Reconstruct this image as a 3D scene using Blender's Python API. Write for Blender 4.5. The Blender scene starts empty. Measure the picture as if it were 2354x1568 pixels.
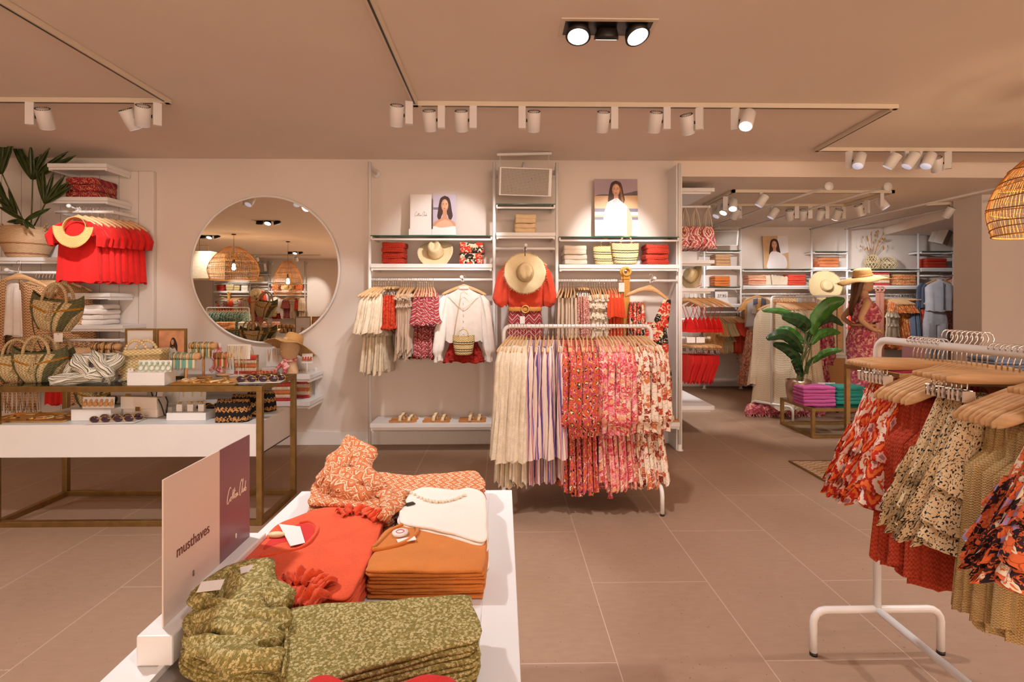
import bpy, math, random
from math import sin, cos, pi, radians, sqrt, atan2
from mathutils import Vector, Matrix
random.seed(7)
R = random.Random(11)
SC = bpy.context.scene
COL = SC.collection
# ------------------------------------------------------------------ camera
F, CX, HZ, CAMH, YAW = 1205.0, 1177.0, 694.0, 1.45, radians(1.0)
cam = bpy.data.objects.new('camera', bpy.data.cameras.new('camera'))
COL.objects.link(cam); SC.camera = cam
cam.data.sensor_width = 36; cam.data.lens = F / 2354 * 36
cam.data.shift_y = -(784 - HZ) / 2354
cam.data.clip_start = .02
cam.location = (0, 0, CAMH); cam.rotation_euler = (pi / 2, 0, -YAW)
# ------------------------------------------------------------------ world, exposure
w = bpy.data.worlds.new('world'); SC.world = w; w.use_nodes = True
w.node_tree.nodes['Background'].inputs[0].default_value = (1.0, .71, .52, 1)
w.node_tree.nodes['Background'].inputs[1].default_value = 4.3  # warm fill for the room, entering through the gap added in the front wall
SC.cycles.max_bounces = 6; SC.cycles.diffuse_bounces = 3; SC.cycles.adaptive_threshold = .025; SC.cycles.glossy_bounces = 3; SC.cycles.transmission_bounces = 4; SC.cycles.sample_clamp_indirect = 6
SC.view_settings.view_transform = 'Standard'; SC.view_settings.look = 'None'
SC.view_settings.exposure = 0.23; SC.view_settings.gamma = 1; SC.view_settings.use_curve_mapping = False
LP = 1.0         # overall lamp power
SPOTCOL = (1.0, .97, .96)
WALL_FILL = (1.0, .74, .55)
def spot(loc, aim, power, ang=40, blend=.6, col=SPOTCOL, r=.04):
    l = bpy.data.lights.new('spot_light', 'SPOT'); l.energy = power * LP; l.color = col
    l.spot_size = radians(ang); l.spot_blend = blend; l.shadow_soft_size = r
    o = bpy.data.objects.new('spot_light', l); COL.objects.link(o); o.location = loc
    o.rotation_euler = (Vector(aim) - Vector(loc)).to_track_quat('-Z', 'Y').to_euler()
    return o
# ------------------------------------------------------------------ pixel <-> place
def XZ(px, py, Y):
    u = (px - CX) / F; v = (HZ - py) / F
    dx = u * cos(YAW) + sin(YAW); dy = cos(YAW) - u * sin(YAW)
    return (Y * dx / dy, CAMH + Y * v / dy)
def PX(px, Y): return XZ(px, HZ, Y)[0]
def PZ(py, Y, px=1177): return XZ(px, py, Y)[1]
def G(px, py, z):
    u = (px - CX) / F; v = (HZ - py) / F
    dx = u * cos(YAW) + sin(YAW); dy = cos(YAW) - u * sin(YAW)
    Y = (z - CAMH) * dy / v
    return (Y * dx / dy, Y)
# ------------------------------------------------------------------ mesh builder
class MB:
    def __init__(s): s.v = []; s.f = []; s.uv = []; s.mi = []; s.sm = []; s.m = 0; s.M = None
    def add(s, vs, fs, uvs=None, smooth=True, fuv=None):
        b = len(s.v)
        for p in vs:
            p = Vector(p)
            s.v.append(s.M @ p if s.M else p)
        for k, f in enumerate(fs):
            s.f.append([b + i for i in f]); s.mi.append(s.m); s.sm.append(smooth)
            if fuv: s.uv.append(fuv[k])
            elif uvs: s.uv.append([uvs[i] for i in f])
            else:
                P = [Vector(vs[i]) for i in f]; n = (P[1] - P[0]).cross(P[-1] - P[0])
                a = max(range(3), key=lambda i: abs(n[i]))
                s.uv.append([((p[1], p[2]), (p[0], p[2]), (p[0], p[1]))[a] for p in P])
        return s
    def box(s, c, d, rz=0, rx=0, ry=0):
        m = Matrix.Translation(c) @ Matrix.Rotation(rz, 4, 'Z') @ Matrix.Rotation(ry, 4, 'Y') @ Matrix.Rotation(rx, 4, 'X')
        h = [x / 2 for x in d]
        vs = [m @ Vector((x * h[0], y * h[1], z * h[2])) for x in (-1, 1) for y in (-1, 1) for z in (-1, 1)]
        return s.add(vs, [(0, 1, 3, 2), (4, 6, 7, 5), (0, 4, 5, 1), (2, 3, 7, 6), (0, 2, 6, 4), (1, 5, 7, 3)], smooth=False)
    def bb(s, x0, x1, y0, y1, z0, z1):
        return s.box(((x0 + x1) / 2, (y0 + y1) / 2, (z0 + z1) / 2), (abs(x1 - x0), abs(y1 - y0), abs(z1 - z0)))
    def tube(s, pts, r, n=8, closed=False, cap=True, flat=1.0, up=None):
        P = [Vector(p) for p in pts]; m = len(P)
        rr = r if isinstance(r, (list, tuple)) else [r] * m
        rings = []; nrm = None
        for i in range(m):
            if closed: t = P[(i + 1) % m] - P[i - 1]
            else: t = P[min(i + 1, m - 1)] - P[max(i - 1, 0)]
            if t.length < 1e-9: t = Vector((0, 0, 1))
            t.normalize()
            if up is not None: nrm = Vector(up)
            if nrm is None:
                nrm = Vector((0, 0, 1)) if abs(t.z) < .9 else Vector((1, 0, 0))
            nrm = nrm - t * nrm.dot(t)
            if nrm.length < 1e-6: nrm = t.orthogonal()
            nrm.normalize(); b = t.cross(nrm)
            rings.append([P[i] + (nrm * cos(2 * pi * k / n) * flat + b * sin(2 * pi * k / n)) * rr[i] for k in range(n)])
        return s.loft(rings, cap0=cap and not closed, cap1=cap and not closed, loop=closed)
    def loft(s, rings, cap0=False, cap1=False, loop=False, smooth=True, ring_closed=True):
        m = len(rings); n = len(rings[0]); vs = [p for r in rings for p in r]; fs = []; fuv = []
        V = [Vector(p) for p in vs]; nn = n if ring_closed else n - 1
        u = [0]; st = max(1, m // 6)
        for k in range(n): u.append(u[-1] + sum((V[i * n + (k + 1) % n] - V[i * n + k]).length for i in range(0, m, st)) / len(range(0, m, st)))
        us = [u] * m
        vv = [0]
        for i in range(m): vv.append(vv[-1] + sum((V[((i + 1) % m) * n + k] - V[i * n + k]).length for k in range(0, n, max(1, n // 4))) / len(range(0, n, max(1, n // 4))))
        for i in range(m if loop else m - 1):
            j = (i + 1) % m
            for k in range(nn):
                l = (k + 1) % n
                fs.append((i * n + k, i * n + l, j * n + l, j * n + k))
                fuv.append([(us[i][k], -vv[i]), (us[i][k + 1], -vv[i]), (us[j][k + 1], -vv[i + 1]), (us[j][k], -vv[i + 1])])
        if cap0: fs.append(tuple(range(n))[::-1]); fuv.append([(V[k][0], V[k][1] + V[k][2]) for k in range(n)][::-1])
        if cap1: fs.append(tuple(range((m - 1) * n, m * n))); fuv.append([(V[k][0], V[k][1] + V[k][2]) for k in range((m - 1) * n, m * n)])
        return s.add(vs, fs, fuv=fuv, smooth=smooth)
    def lathe(s, prof, n=24, c=(0, 0, 0), sy=1.0, fn=None):
        rings = []
        for r, z in prof:
            rg = []
            for k in range(n):
                a = 2 * pi * k / n; q = r * (fn(a, z) if fn else 1)
                rg.append((c[0] + q * cos(a), c[1] + q * sin(a) * sy, c[2] + z))
            rings.append(rg)
        return s.loft(rings, cap0=prof[0][0] > 1e-5, cap1=prof[-1][0] > 1e-5)
    def cyl(s, p0, p1, r, n=16, r1=None):
        return s.tube([p0, p1], [r, r if r1 is None else r1], n)
    def ball(s, c, r, n=12, sx=1, sy=1, sz=1):
        rings = [[(c[0] + r * sx * sin(t) * cos(2 * pi * k / n), c[1] + r * sy * sin(t) * sin(2 * pi * k / n), c[2] + r * sz * cos(t)) for k in range(n)] for t in [pi * (i + .001) / (n // 2 * 1.0002) for i in range(n // 2 + 1)]]
        return s.loft(rings)
    def grid(s, fn, nu, nv, uv=None, thick=0):
        vs = []; us = []
        for j in range(nv + 1):
            for i in range(nu + 1):
                p = Vector(fn(i / nu, j / nv)); vs.append(p); us.append(uv(i / nu, j / nv) if uv else (p.x, p.y + p.z))
        fs = [(j * (nu + 1) + i, j * (nu + 1) + i + 1, (j + 1) * (nu + 1) + i + 1, (j + 1) * (nu + 1) + i) for j in range(nv) for i in range(nu)]
        s.add(vs, fs, uvs=us)
        if thick:
            s.add([v - Vector((0, 0, thick)) for v in vs], [f[::-1] for f in fs], uvs=us)
            e = [i for i in range(nu + 1)] + [(j + 1) * (nu + 1) - 1 for j in range(1, nv + 1)] + [nv * (nu + 1) + i for i in range(nu - 1, -1, -1)] + [j * (nu + 1) for j in range(nv - 1, 0, -1)]
            n = len(e); s.add([vs[i] for i in e] + [vs[i] - Vector((0, 0, thick)) for i in e], [(k, n + k, n + (k + 1) % n, (k + 1) % n) for k in range(n)])
        return s
    def prism(s, o, z0, z1):
        n = len(o)
        s.add([(x, y, z0) for x, y in o] + [(x, y, z1) for x, y in o], [tuple(range(n))[::-1], tuple(range(n, 2 * n))] + [(k, (k + 1) % n, n + (k + 1) % n, n + k) for k in range(n)], smooth=False)
        return s
    def mesh(s, name, mats):
        me = bpy.data.meshes.new(name)
        me.from_pydata([tuple(v) for v in s.v], [], s.f)
        for m in (mats if isinstance(mats, (list, tuple)) else [mats]): me.materials.append(m)
        me.polygons.foreach_set('use_smooth', s.sm); me.polygons.foreach_set('material_index', s.mi)
        ul = me.uv_layers.new(name='UVMap'); flat = []
        for u in s.uv:
            for a in u: flat += [a[0], a[1]]
        ul.data.foreach_set('uv', flat); me.update(); return me
    def build(s, name, mats, parent=None, loc=None, rz=0, bev=0, sub=0, sol=0):
        o = bpy.data.objects.new(name, s.mesh(name, mats)); COL.objects.link(o)
        if parent: o.parent = parent
        if loc is not None: o.location = loc
        if rz: o.rotation_euler[2] = rz
        if bev:
            b = o.modifiers.new('bevel', 'BEVEL'); b.width = bev; b.segments = 2; b.limit_method = 'ANGLE'; b.harden_normals = False
        if sub:
            b = o.modifiers.new('sub', 'SUBSURF'); b.levels = sub; b.render_levels = sub
        if sol:
            b = o.modifiers.new('sol', 'SOLIDIFY'); b.thickness = sol
        return o
def tag(o, label, cat, group=None, kind=None):
    if label: o['label'] = label
    if cat: o['category'] = cat
    if group: o['group'] = group
    if kind: o['kind'] = kind
    return o
def thing(name, label, cat, loc=(0, 0, 0), rz=0, group=None):
    o = bpy.data.objects.new(name, None); COL.objects.link(o); o.empty_display_size = .05
    o.location = loc; o.rotation_euler = (0, 0, rz)
    return tag(o, label, cat, group)
def struct(o): o['kind'] = 'structure'; return o
KIDS = {}
def dup(src, label=None, loc=None, rot=None, group=None, scale=None):
    def cp(o, par):
        c = o.copy(); COL.objects.link(c)
        if par: c.parent = par
        for ch in o.children: cp(ch, c)
        return c
    c = cp(src, None)
    if label: c['label'] = label
    if group: c['group'] = group
    if loc is not None: c.location = loc
    if rot is not None: c.rotation_euler = rot
    if scale is not None: c.scale = scale
    return c
class Proto:
    """first use returns the source itself, later uses return copies"""
    def __init__(s, make): s.make = make; s.o = None
    def __call__(s, label, loc, rot=(0, 0, 0), group=None, scale=None):
        if s.o is None:
            o = s.make(); s.o = o; o['label'] = label
            if group: o['group'] = group
            o.location = loc; o.rotation_euler = rot
            if scale is not None: o.scale = scale
            return o
        return dup(s.o, label, loc, rot, group, scale if scale is not None else (1, 1, 1))
ORD = ['first', 'second', 'third', 'fourth', 'fifth', 'sixth', 'seventh', 'eighth', 'ninth', 'tenth', 'eleventh', 'twelfth', 'thirteenth', 'fourteenth', 'fifteenth', 'sixteenth']
def ordn(i, n):
    return ORD[i] if i < n - 1 or n == 1 else 'last'
def crom(P, k, closed=False):
    P = [Vector(p) for p in P]; n = len(P); out = []
    for i in range(n if closed else n - 1):
        a, b, c, d = (P[i - 1], P[i], P[(i + 1) % n], P[(i + 2) % n]) if closed else (P[max(i - 1, 0)], P[i], P[i + 1], P[min(i + 2, n - 1)])
        for j in range(k):
            t = j / k
            out.append(.5 * ((2 * b) + (c - a) * t + (2 * a - 5 * b + 4 * c - d) * t * t + (3 * b - a - 3 * c + d) * t ** 3))
    if not closed: out.append(P[-1])
    return out
# ------------------------------------------------------------------ materials
class NT:
    def __init__(s, name):
        s.m = bpy.data.materials.new(name); s.m.use_nodes = True; s.t = s.m.node_tree
        s.b = s.t.nodes['Principled BSDF']
    def n(s, ty, props=None, **inp):
        k = s.t.nodes.new(ty)
        for a, v in (props or {}).items(): setattr(k, a, v)
        for a, v in inp.items():
            key = int(a[1:]) if a[0] == 'i' and a[1:].isdigit() else a.replace('_', ' ')
            s.set(k.inputs[key], v)
        return k
    def set(s, sock, v):
        if isinstance(v, bpy.types.NodeSocket): s.t.links.new(v, sock)
        else:
            if hasattr(sock.default_value, '__len__') and not isinstance(v, (float, int)) and len(v) == 3 and len(sock.default_value) == 4: v = (*v, 1)
            sock.default_value = v
    def math(s, op, a, b=0, c=None):
        k = s.n('ShaderNodeMath', {'operation': op}); s.set(k.inputs[0], a); s.set(k.inputs[1], b)
        if c is not None: s.set(k.inputs[2], c)
        return k.outputs[0]
    def uv(s, sx=1, sy=1, rnd=True, warp=0, wscale=20, obj=False):
        tc = s.n('ShaderNodeTexCoord'); v = tc.outputs['Object' if obj else 'UV']
        if rnd:
            oi = s.n('ShaderNodeObjectInfo')
            r = s.n('ShaderNodeVectorMath', {'operation': 'SCALE'}, i0=(3.1, 5.7, 0)); s.set(r.inputs['Scale'], oi.outputs['Random'])
            v = s.n('ShaderNodeVectorMath', {'operation': 'ADD'}, i0=v, i1=r.outputs[0]).outputs[0]
        if warp:
            nz = s.n('ShaderNodeTexNoise', Vector=v, Scale=wscale, Detail=2.0)
            d = s.n('ShaderNodeVectorMath', {'operation': 'SUBTRACT'}, i0=nz.outputs['Color'], i1=(.5, .5, .5))
            d2 = s.n('ShaderNodeVectorMath', {'operation': 'SCALE'}, i0=d.outputs[0]); d2.inputs['Scale'].default_value = warp
            v = s.n('ShaderNodeVectorMath', {'operation': 'ADD'}, i0=v, i1=d2.outputs[0]).outputs[0]
        m = s.n('ShaderNodeMapping', Vector=v); m.inputs['Scale'].default_value = (sx, sy, 1 if not obj else sx)
        return m.outputs[0]
    def sep(s, v):
        k = s.n('ShaderNodeSeparateXYZ', i0=v); return k.outputs[0], k.outputs[1], k.outputs[2]
    def ramp(s, fac, stops, const=False):
        k = s.n('ShaderNodeValToRGB', i0=fac); cr = k.color_ramp
        cr.interpolation = 'CONSTANT' if const else 'LINEAR'
        while len(cr.elements) < len(stops): cr.elements.new(.5)
        for e, (p, c) in zip(cr.elements, stops): e.position = p; e.color = (*c, 1)
        return k.outputs[0]
    def mix(s, f, a, b, mode='MIX'):
        k = s.n('ShaderNodeMix', {'data_type': 'RGBA', 'blend_type': mode}); s.set(k.inputs[0], f); s.set(k.inputs[6], a); s.set(k.inputs[7], b); return k.outputs[2]
    def bump(s, h, st=.3, dist=.005):
        k = s.n('ShaderNodeBump', Height=h); k.inputs['Strength'].default_value = st; k.inputs['Distance'].default_value = dist
        s.t.links.new(k.outputs[0], s.b.inputs['Normal'])
    def fin(s, col, rough=.7, metal=0, spec=None, sheen=0):
        s.set(s.b.inputs['Base Color'], col); s.set(s.b.inputs['Roughness'], rough); s.b.inputs['Metallic'].default_value = metal
        if spec is not None: s.b.inputs['Specular IOR Level'].default_value = spec
        if sheen: s.b.inputs['Sheen Weight'].default_value = sheen
        return s.m
def srgb(*c):
    if len(c) == 1: c = [int(c[0][i:i + 2], 16) for i in (0, 2, 4)]
    return tuple(((x / 255) / 12.92 if x / 255 <= .04045 else ((x / 255 + .055) / 1.055) ** 2.4) for x in c)
def dk(c, f): return tuple(x * f for x in c)
def plain(name, c, rough=.6, metal=0, var=.06, scale=30, bump=.05, spec=None):
    k = NT(name); v = k.uv(obj=True, rnd=False)
    nz = k.n('ShaderNodeTexNoise', Vector=v, Scale=float(scale), Detail=3.0).outputs['Fac']
    col = k.ramp(nz, [(.3, dk(c, 1 - var)), (.7, tuple(min(1, x * (1 + var)) for x in c))])
    if bump: k.bump(nz, bump, .002)
    return k.fin(col, rough, metal, spec)
def cloth(name, c, var=.12, weave=260, bumpst=.35, c2=None, crinkle=22, rough=.85):
    k = NT(name); v = k.uv()
    n1 = k.n('ShaderNodeTexNoise', Vector=v, Scale=float(crinkle), Detail=4.0).outputs['Fac']
    n2 = k.n('ShaderNodeTexNoise', Vector=v, Scale=float(weave), Detail=1.0).outputs['Fac']
    f = k.math('ADD', k.math('MULTIPLY', n1, .5), k.math('MULTIPLY', n2, .5))
    col = k.ramp(f, [(.35, dk(c, 1 - var) if c2 is None else c2), (.65, tuple(min(1, x * (1 + var)) for x in c))])
    k.bump(f, bumpst, .006)
    return k.fin(col, rough, sheen=.15)
def knit(name, c, c2, su=150, sv=110, holes=.0, st=.8, dist=.004, rough=.85):
    k = NT(name); x, y, _ = k.sep(k.uv(warp=.004, wscale=60))
    a = k.math('SINE', k.math('MULTIPLY', x, su)); b = k.math('SINE', k.math('ADD', k.math('MULTIPLY', y, sv), k.math('MULTIPLY', a, .8)))
    f = k.math('ADD', k.math('MULTIPLY', k.math('MULTIPLY', a, b), .5), .5)
    stops = [(0, dk(c2, .35) if holes else c2), (.25 if holes else .3, c2), (.6, c)]
    k.bump(f, st, dist)
    return k.fin(k.ramp(f, stops), rough)
def floral(name, base, cols, scale=26, warp=.03, thr=.34, sparse=.0, st=.25):
    """scattered blossoms: rings round each cell centre, petals notched by a finer noise, colour per cell"""
    k = NT(name); v = k.uv(warp=warp, wscale=scale * 1.6)
    vo = k.n('ShaderNodeTexVoronoi', {'voronoi_dimensions': '2D'}, Vector=v, Scale=float(scale))
    nz = k.n('ShaderNodeTexNoise', Vector=v, Scale=float(scale * 3.2), Detail=2.0).outputs['Fac']
    d = k.math('ADD', vo.outputs['Distance'], k.math('MULTIPLY', k.math('SUBTRACT', nz, .5), .9))
    rnd, r2, r3 = k.sep(vo.outputs['Color'])
    n = len(cols); pet = k.ramp(rnd, [(i / n, c) for i, c in enumerate(cols)], True)
    dark = dk(cols[-1], .55)
    m = k.ramp(d, [(0, (1, 1, 1)), (thr * .25, (0, 0, 0)), (thr * .4, (1, 1, 1)), (thr, (0, 0, 0))], True)
    msk = k.math('MULTIPLY', k.n('ShaderNodeRGBToBW', i0=m).outputs[0], k.math('GREATER_THAN', r2, sparse))
    v2 = k.n('ShaderNodeTexVoronoi', {'voronoi_dimensions': '2D', 'feature': 'DISTANCE_TO_EDGE'}, Vector=v, Scale=float(scale * 1.7)).outputs['Distance']
    vein = k.math('LESS_THAN', v2, .035 if sparse else .05)
    col = k.mix(vein, base, k.mix(.5, base, dark)); col = k.mix(msk, col, pet)
    n2 = k.n('ShaderNodeTexNoise', Vector=v, Scale=40.0, Detail=3.0).outputs['Fac']; k.bump(n2, st, .006)
    return k.fin(col, .85)
def ikat(name, stops, sx=9, sy=6, warp=.02, st=.25, streak=.5):
    k = NT(name); v = k.uv(warp=warp, wscale=34)
    m = k.n('ShaderNodeMapping', Vector=v); m.inputs['Scale'].default_value = (sx, sy, 1); x, y, _ = k.sep(m.outputs[0])
    fx = k.math('ABSOLUTE', k.math('SUBTRACT', k.math('FRACT', x), .5)); row = k.math('MULTIPLY', k.math('FLOOR', k.math('MULTIPLY', x, 1)), .5)
    fy = k.math('ABSOLUTE', k.math('SUBTRACT', k.math('FRACT', k.math('ADD', y, row)), .5))
    nz = k.n('ShaderNodeTexNoise', Vector=v, Scale=90.0, Detail=2.0).outputs['Fac']
    d = k.math('ADD', k.math('ADD', fx, fy), k.math('MULTIPLY', k.math('SUBTRACT', nz, .5), streak))
    n2 = k.n('ShaderNodeTexNoise', Vector=v, Scale=30.0, Detail=3.0).outputs['Fac']; k.bump(n2, st, .006)
    return k.fin(k.ramp(d, stops, True), .85)
def stripes(name, stops, period=.1, vert=True, warp=.006, zig=0, zigp=.06, st=.25, const=True, dots=0):
    k = NT(name); x, y, _ = k.sep(k.uv(warp=warp, wscale=14))
    a, b = (x, y) if vert else (y, x)
    if zig: a = k.math('ADD', a, k.math('MULTIPLY', k.math('PINGPONG', b, zigp / 2), zig))
    f = k.math('FRACT', k.math('DIVIDE', a, period))
    col = k.ramp(f, stops, const)
    if dots:
        q = k.math('MULTIPLY', k.math('SINE', k.math('MULTIPLY', x, dots)), k.math('SINE', k.math('MULTIPLY', y, dots)))
        col = k.mix(k.math('GREATER_THAN', q, .45), col, (.75, .68, .6))
    n2 = k.n('ShaderNodeTexNoise', Vector=k.uv(), Scale=45.0, Detail=3.0).outputs['Fac']; k.bump(n2, st, .006)
    return k.fin(col, .85)
def speckle(name, base, spot_, sx=60, sy=38, thr=.56, spot2=None, st=.2):
    k = NT(name); v = k.uv(sx, sy)
    nz = k.n('ShaderNodeTexNoise', Vector=v, Scale=1.6, Detail=2.5, Distortion=.6).outputs['Fac']
    col = k.mix(k.math('GREATER_THAN', nz, thr), base, spot_)
    if spot2:
        n3 = k.n('ShaderNodeTexNoise', Vector=v, Scale=.8, Detail=2.0, Distortion=1.5).outputs['Fac']
        col = k.mix(k.math('GREATER_THAN', n3, .6), col, spot2)
    k.bump(k.n('ShaderNodeTexNoise', Vector=k.uv(), Scale=30.0, Detail=3.0).outputs['Fac'], st, .006)
    return k.fin(col, .8)
def straw(name, c, c2, su=160, sv=240, band=None, st=1.0, rough=.7):
    """woven straw; band = list of (v position, half width, colour)"""
    k = NT(name); x, y, _ = k.sep(k.uv(rnd=False, warp=.003, wscale=40))
    a = k.math('SINE', k.math('MULTIPLY', x, su)); b = k.math('SINE', k.math('ADD', k.math('MULTIPLY', y, sv), k.math('MULTIPLY', k.math('SIGN', a), 1.57)))
    f = k.math('ADD', k.math('MULTIPLY', b, .5), .5)
    col = k.ramp(f, [(0, c2), (.55, c)])
    nz = k.n('ShaderNodeTexNoise', Vector=k.uv(rnd=False), Scale=70.0).outputs['Fac']
    col = k.mix(k.math('MULTIPLY', nz, .35), col, dk(c, 1.25))
    for (p, h, cc) in band or []:
        col = k.mix(k.math('LESS_THAN', k.math('ABSOLUTE', k.math('SUBTRACT', y, p)), h), col, cc)
    k.bump(f, st, .003)
    return k.fin(col, rough)
def emis(name, c, st):
    k = NT(name); k.b.inputs['Emission Color'].default_value = (*c, 1); k.b.inputs['Emission Strength'].default_value = st
    return k.fin(c, .5)
def glassm(name, c=(.85, .93, .9), rough=.02):
    m = bpy.data.materials.new(name); m.use_nodes = True; t = m.node_tree; t.nodes.clear()
    o = t.nodes.new('ShaderNodeOutputMaterial'); mx = t.nodes.new('ShaderNodeMixShader'); tr = t.nodes.new('ShaderNodeBsdfTransparent'); gl = t.nodes.new('ShaderNodeBsdfGlossy'); fr = t.nodes.new('ShaderNodeFresnel')
    tr.inputs[0].default_value = (*c, 1); gl.inputs['Roughness'].default_value = rough; fr.inputs[0].default_value = 1.45
    t.links.new(fr.outputs[0], mx.inputs[0]); t.links.new(tr.outputs[0], mx.inputs[1]); t.links.new(gl.outputs[0], mx.inputs[2]); t.links.new(mx.outputs[0], o.inputs[0])
    return m
PAINT = plain('wall_paint', (.80, .715, .655), .85, var=.012, scale=3, bump=.02)
CEILP = plain('ceiling_paint', (.88, .765, .665), .9, var=.012, scale=3, bump=.02)
WHITE = plain('white_lacquer', (.85, .84, .84), .4, var=.01, scale=8, bump=0)
WHITEM = plain('white_metal', (.85, .83, .82), .35, var=.01, scale=8, bump=0)
CARD = plain('white_card', (.88, .84, .82), .6, var=.01, bump=0)
BRASS = plain('brushed_brass', (.36, .24, .095), .42, 1.0, var=.15, scale=18, bump=.03)
GOLD = plain('gold_metal', (.75, .50, .18), .3, 1.0, var=.1)
CHROME = plain('chrome_wire', (.75, .73, .72), .2, 1.0, var=.03, bump=0)
BLACK = plain('black_plastic', (.015, .013, .012), .4, var=.05)
WOOD = None
def mk_wood():
    k = NT('beech_wood'); v = k.uv(2, 40, obj=True, rnd=False)
    m = k.n('ShaderNodeMapping', Vector=k.n('ShaderNodeTexCoord').outputs['Object']); m.inputs['Scale'].default_value = (6, 60, 60)
    nz = k.n('ShaderNodeTexNoise', Vector=m.outputs[0], Scale=1.5, Detail=4.0).outputs['Fac']
    oi = k.n('ShaderNodeObjectInfo').outputs['Random']
    c = k.ramp(nz, [(.3, srgb(202, 150, 98)), (.7, srgb(232, 188, 136))])
    c = k.mix(k.math('MULTIPLY', oi, .35), c, srgb(240, 205, 160))
    return k.fin(c, .45)
WOOD = mk_wood()
def mk_floor():
    k = NT('floor_tiles'); g = k.n('ShaderNodeNewGeometry'); x, y, z = k.sep(g.outputs['Position'])
    W, L, gw = .6, 1.2, .0035
    cx = k.math('DIVIDE', k.math('SUBTRACT', x, TX), W); col_i = k.math('FLOOR', cx); fx = k.math('FRACT', cx)
    off = k.math('MULTIPLY', k.math('PINGPONG', col_i, 1), .5)
    cy = k.math('ADD', k.math('DIVIDE', k.math('SUBTRACT', y, TY), L), off); row = k.math('FLOOR', cy); fy = k.math('FRACT', cy)
    ex = k.math('MINIMUM', fx, k.math('SUBTRACT', 1, fx)); ey = k.math('MINIMUM', fy, k.math('SUBTRACT', 1, fy))
    gr = k.math('MAXIMUM', k.math('LESS_THAN', ex, gw / W / 2), k.math('LESS_THAN', ey, gw / L / 2))
    n1 = k.n('ShaderNodeTexNoise', Vector=g.outputs['Position'], Scale=1.6, Detail=5.0).outputs['Fac']
    m = k.n('ShaderNodeMapping', Vector=g.outputs['Position']); m.inputs['Scale'].default_value = (14, 40, 1)
    n2 = k.n('ShaderNodeTexNoise', Vector=m.outputs[0], Scale=1.0, Detail=5.0).outputs['Fac']
    n3 = k.n('ShaderNodeTexNoise', Vector=g.outputs['Position'], Scale=55.0, Detail=3.0).outputs['Fac']
    tn = k.n('ShaderNodeTexWhiteNoise', {'noise_dimensions': '2D'}, Vector=k.n('ShaderNodeCombineXYZ', i0=col_i, i1=row).outputs[0]).outputs['Value']
    f = k.math('ADD', k.math('MULTIPLY', n1, .6), k.math('MULTIPLY', n2, .4))
    c = k.ramp(f, [(.3, (.310, .190, .122)), (.72, (.40, .255, .17))])
    c = k.mix(k.math('MULTIPLY', tn, .14), c, (.34, .23, .16))
    c = k.mix(k.math('GREATER_THAN', n3, .70), c, (.20, .12, .08))
    c = k.mix(gr, c, (.56, .42, .32)); k.bump(n3, .08, .001)
    return k.fin(c, .55, spec=.35)
TX = G(1360.5, 1339.6, 0)[0]; TY = G(1360.5, 1339.6, 0)[1]
FLOORM = mk_floor()
def mk_plank():
    k = NT('white_planks'); x, y, z = k.sep(k.n('ShaderNodeTexCoord').outputs['Object'])
    f = k.math('FRACT', k.math('DIVIDE', k.math('ADD', x, 10.0), .1925))
    g = k.math('LESS_THAN', f, .022)
    return k.fin(k.mix(g, (.80, .735, .69), (.28, .22, .2)), .5)
PLANK = mk_plank()
# ------------------------------------------------------------------ structure
ZC, ZC2, YW, YD = 2.90, 2.74, 5.36, 8.95         # ceilings, near back wall, deep back wall
XW = PX(1569, 5.09)                               # end of the near back wall
XL, XR, YB = -10.5, 8.2, -7.2
def sb(name, m, x0, x1, y0, y1, z0, z1, bev=0):
    return struct(MB().bb(x0, x1, y0, y1, z0, z1).build(name, m, bev=bev))
sb('floor', FLOORM, XL, XR, YB, YD + .1, -.1, 0)
sb('ceiling', CEILP, XL, XR, YB, YW, ZC, ZC + .1)
sb('ceiling_lower', CEILP, XW - .1, XR, YW + .001, YD, ZC2, ZC2 + .3)
sb('wall_back', PAINT, XL, XW, YW, YW + .12, 0, ZC)
sb('wall_side', PAINT, XW - .12, XW, YW + .121, YD, 0, ZC2)
sb('wall_rear_room', PAINT, XW - .1, XR, YD, YD + .1, 0, ZC2)
sb('wall_front', PAINT, XL, -3.6, YB - .1, YB, 0, ZC)      # right of this an opening is added to let the warm world in as fill
sb('wall_left', PAINT, XL - .1, XL, YB, YW, 0, ZC)
sb('wall_right', PAINT, XR, XR + .1, YB, YD, 0, ZC)
XP = PX(2257, 6.2)
sb('wall_pillar', PAINT, XP, XR, 6.2, 6.6, 0, ZC2)
sb('baseboard_back', WHITE, -3.6, XW, YW - .018, YW, 0, .135, .003)
sb('baseboard_rear_room', WHITE, XW, XR, YD - .018, YD, 0, .10, .003)
sb('baseboard_side', WHITE, XW, XW + .015, YW + .12, YD - .02, 0, .12, .003)
sb('trim_1', WHITE, PX(1556, 5.08), XW, 5.10, YW - .001, 0, PZ(375, 5.09), .002)   # upright end panel of the wall unit
# soffit in the rear room: runs diagonally above the shelves
m = MB(); zz = ZC2 - .14
m.prism([(PX(2030, YD), YD - .01), (PX(2270, 6.3), 6.25), (XR - .01, 6.25), (XR - .01, YD - .01)], zz, ZC2 - .001)
struct(m.build('ceiling_soffit', CEILP))
# plank panel at left
pz = PZ(393, 5.3, 350)
XPL = PX(351, 5.30)
m = MB().bb(-6.6, XPL, YW - .05, YW - .001, .02, pz); o = struct(m.build('trim_2', PLANK, bev=.006))
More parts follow.
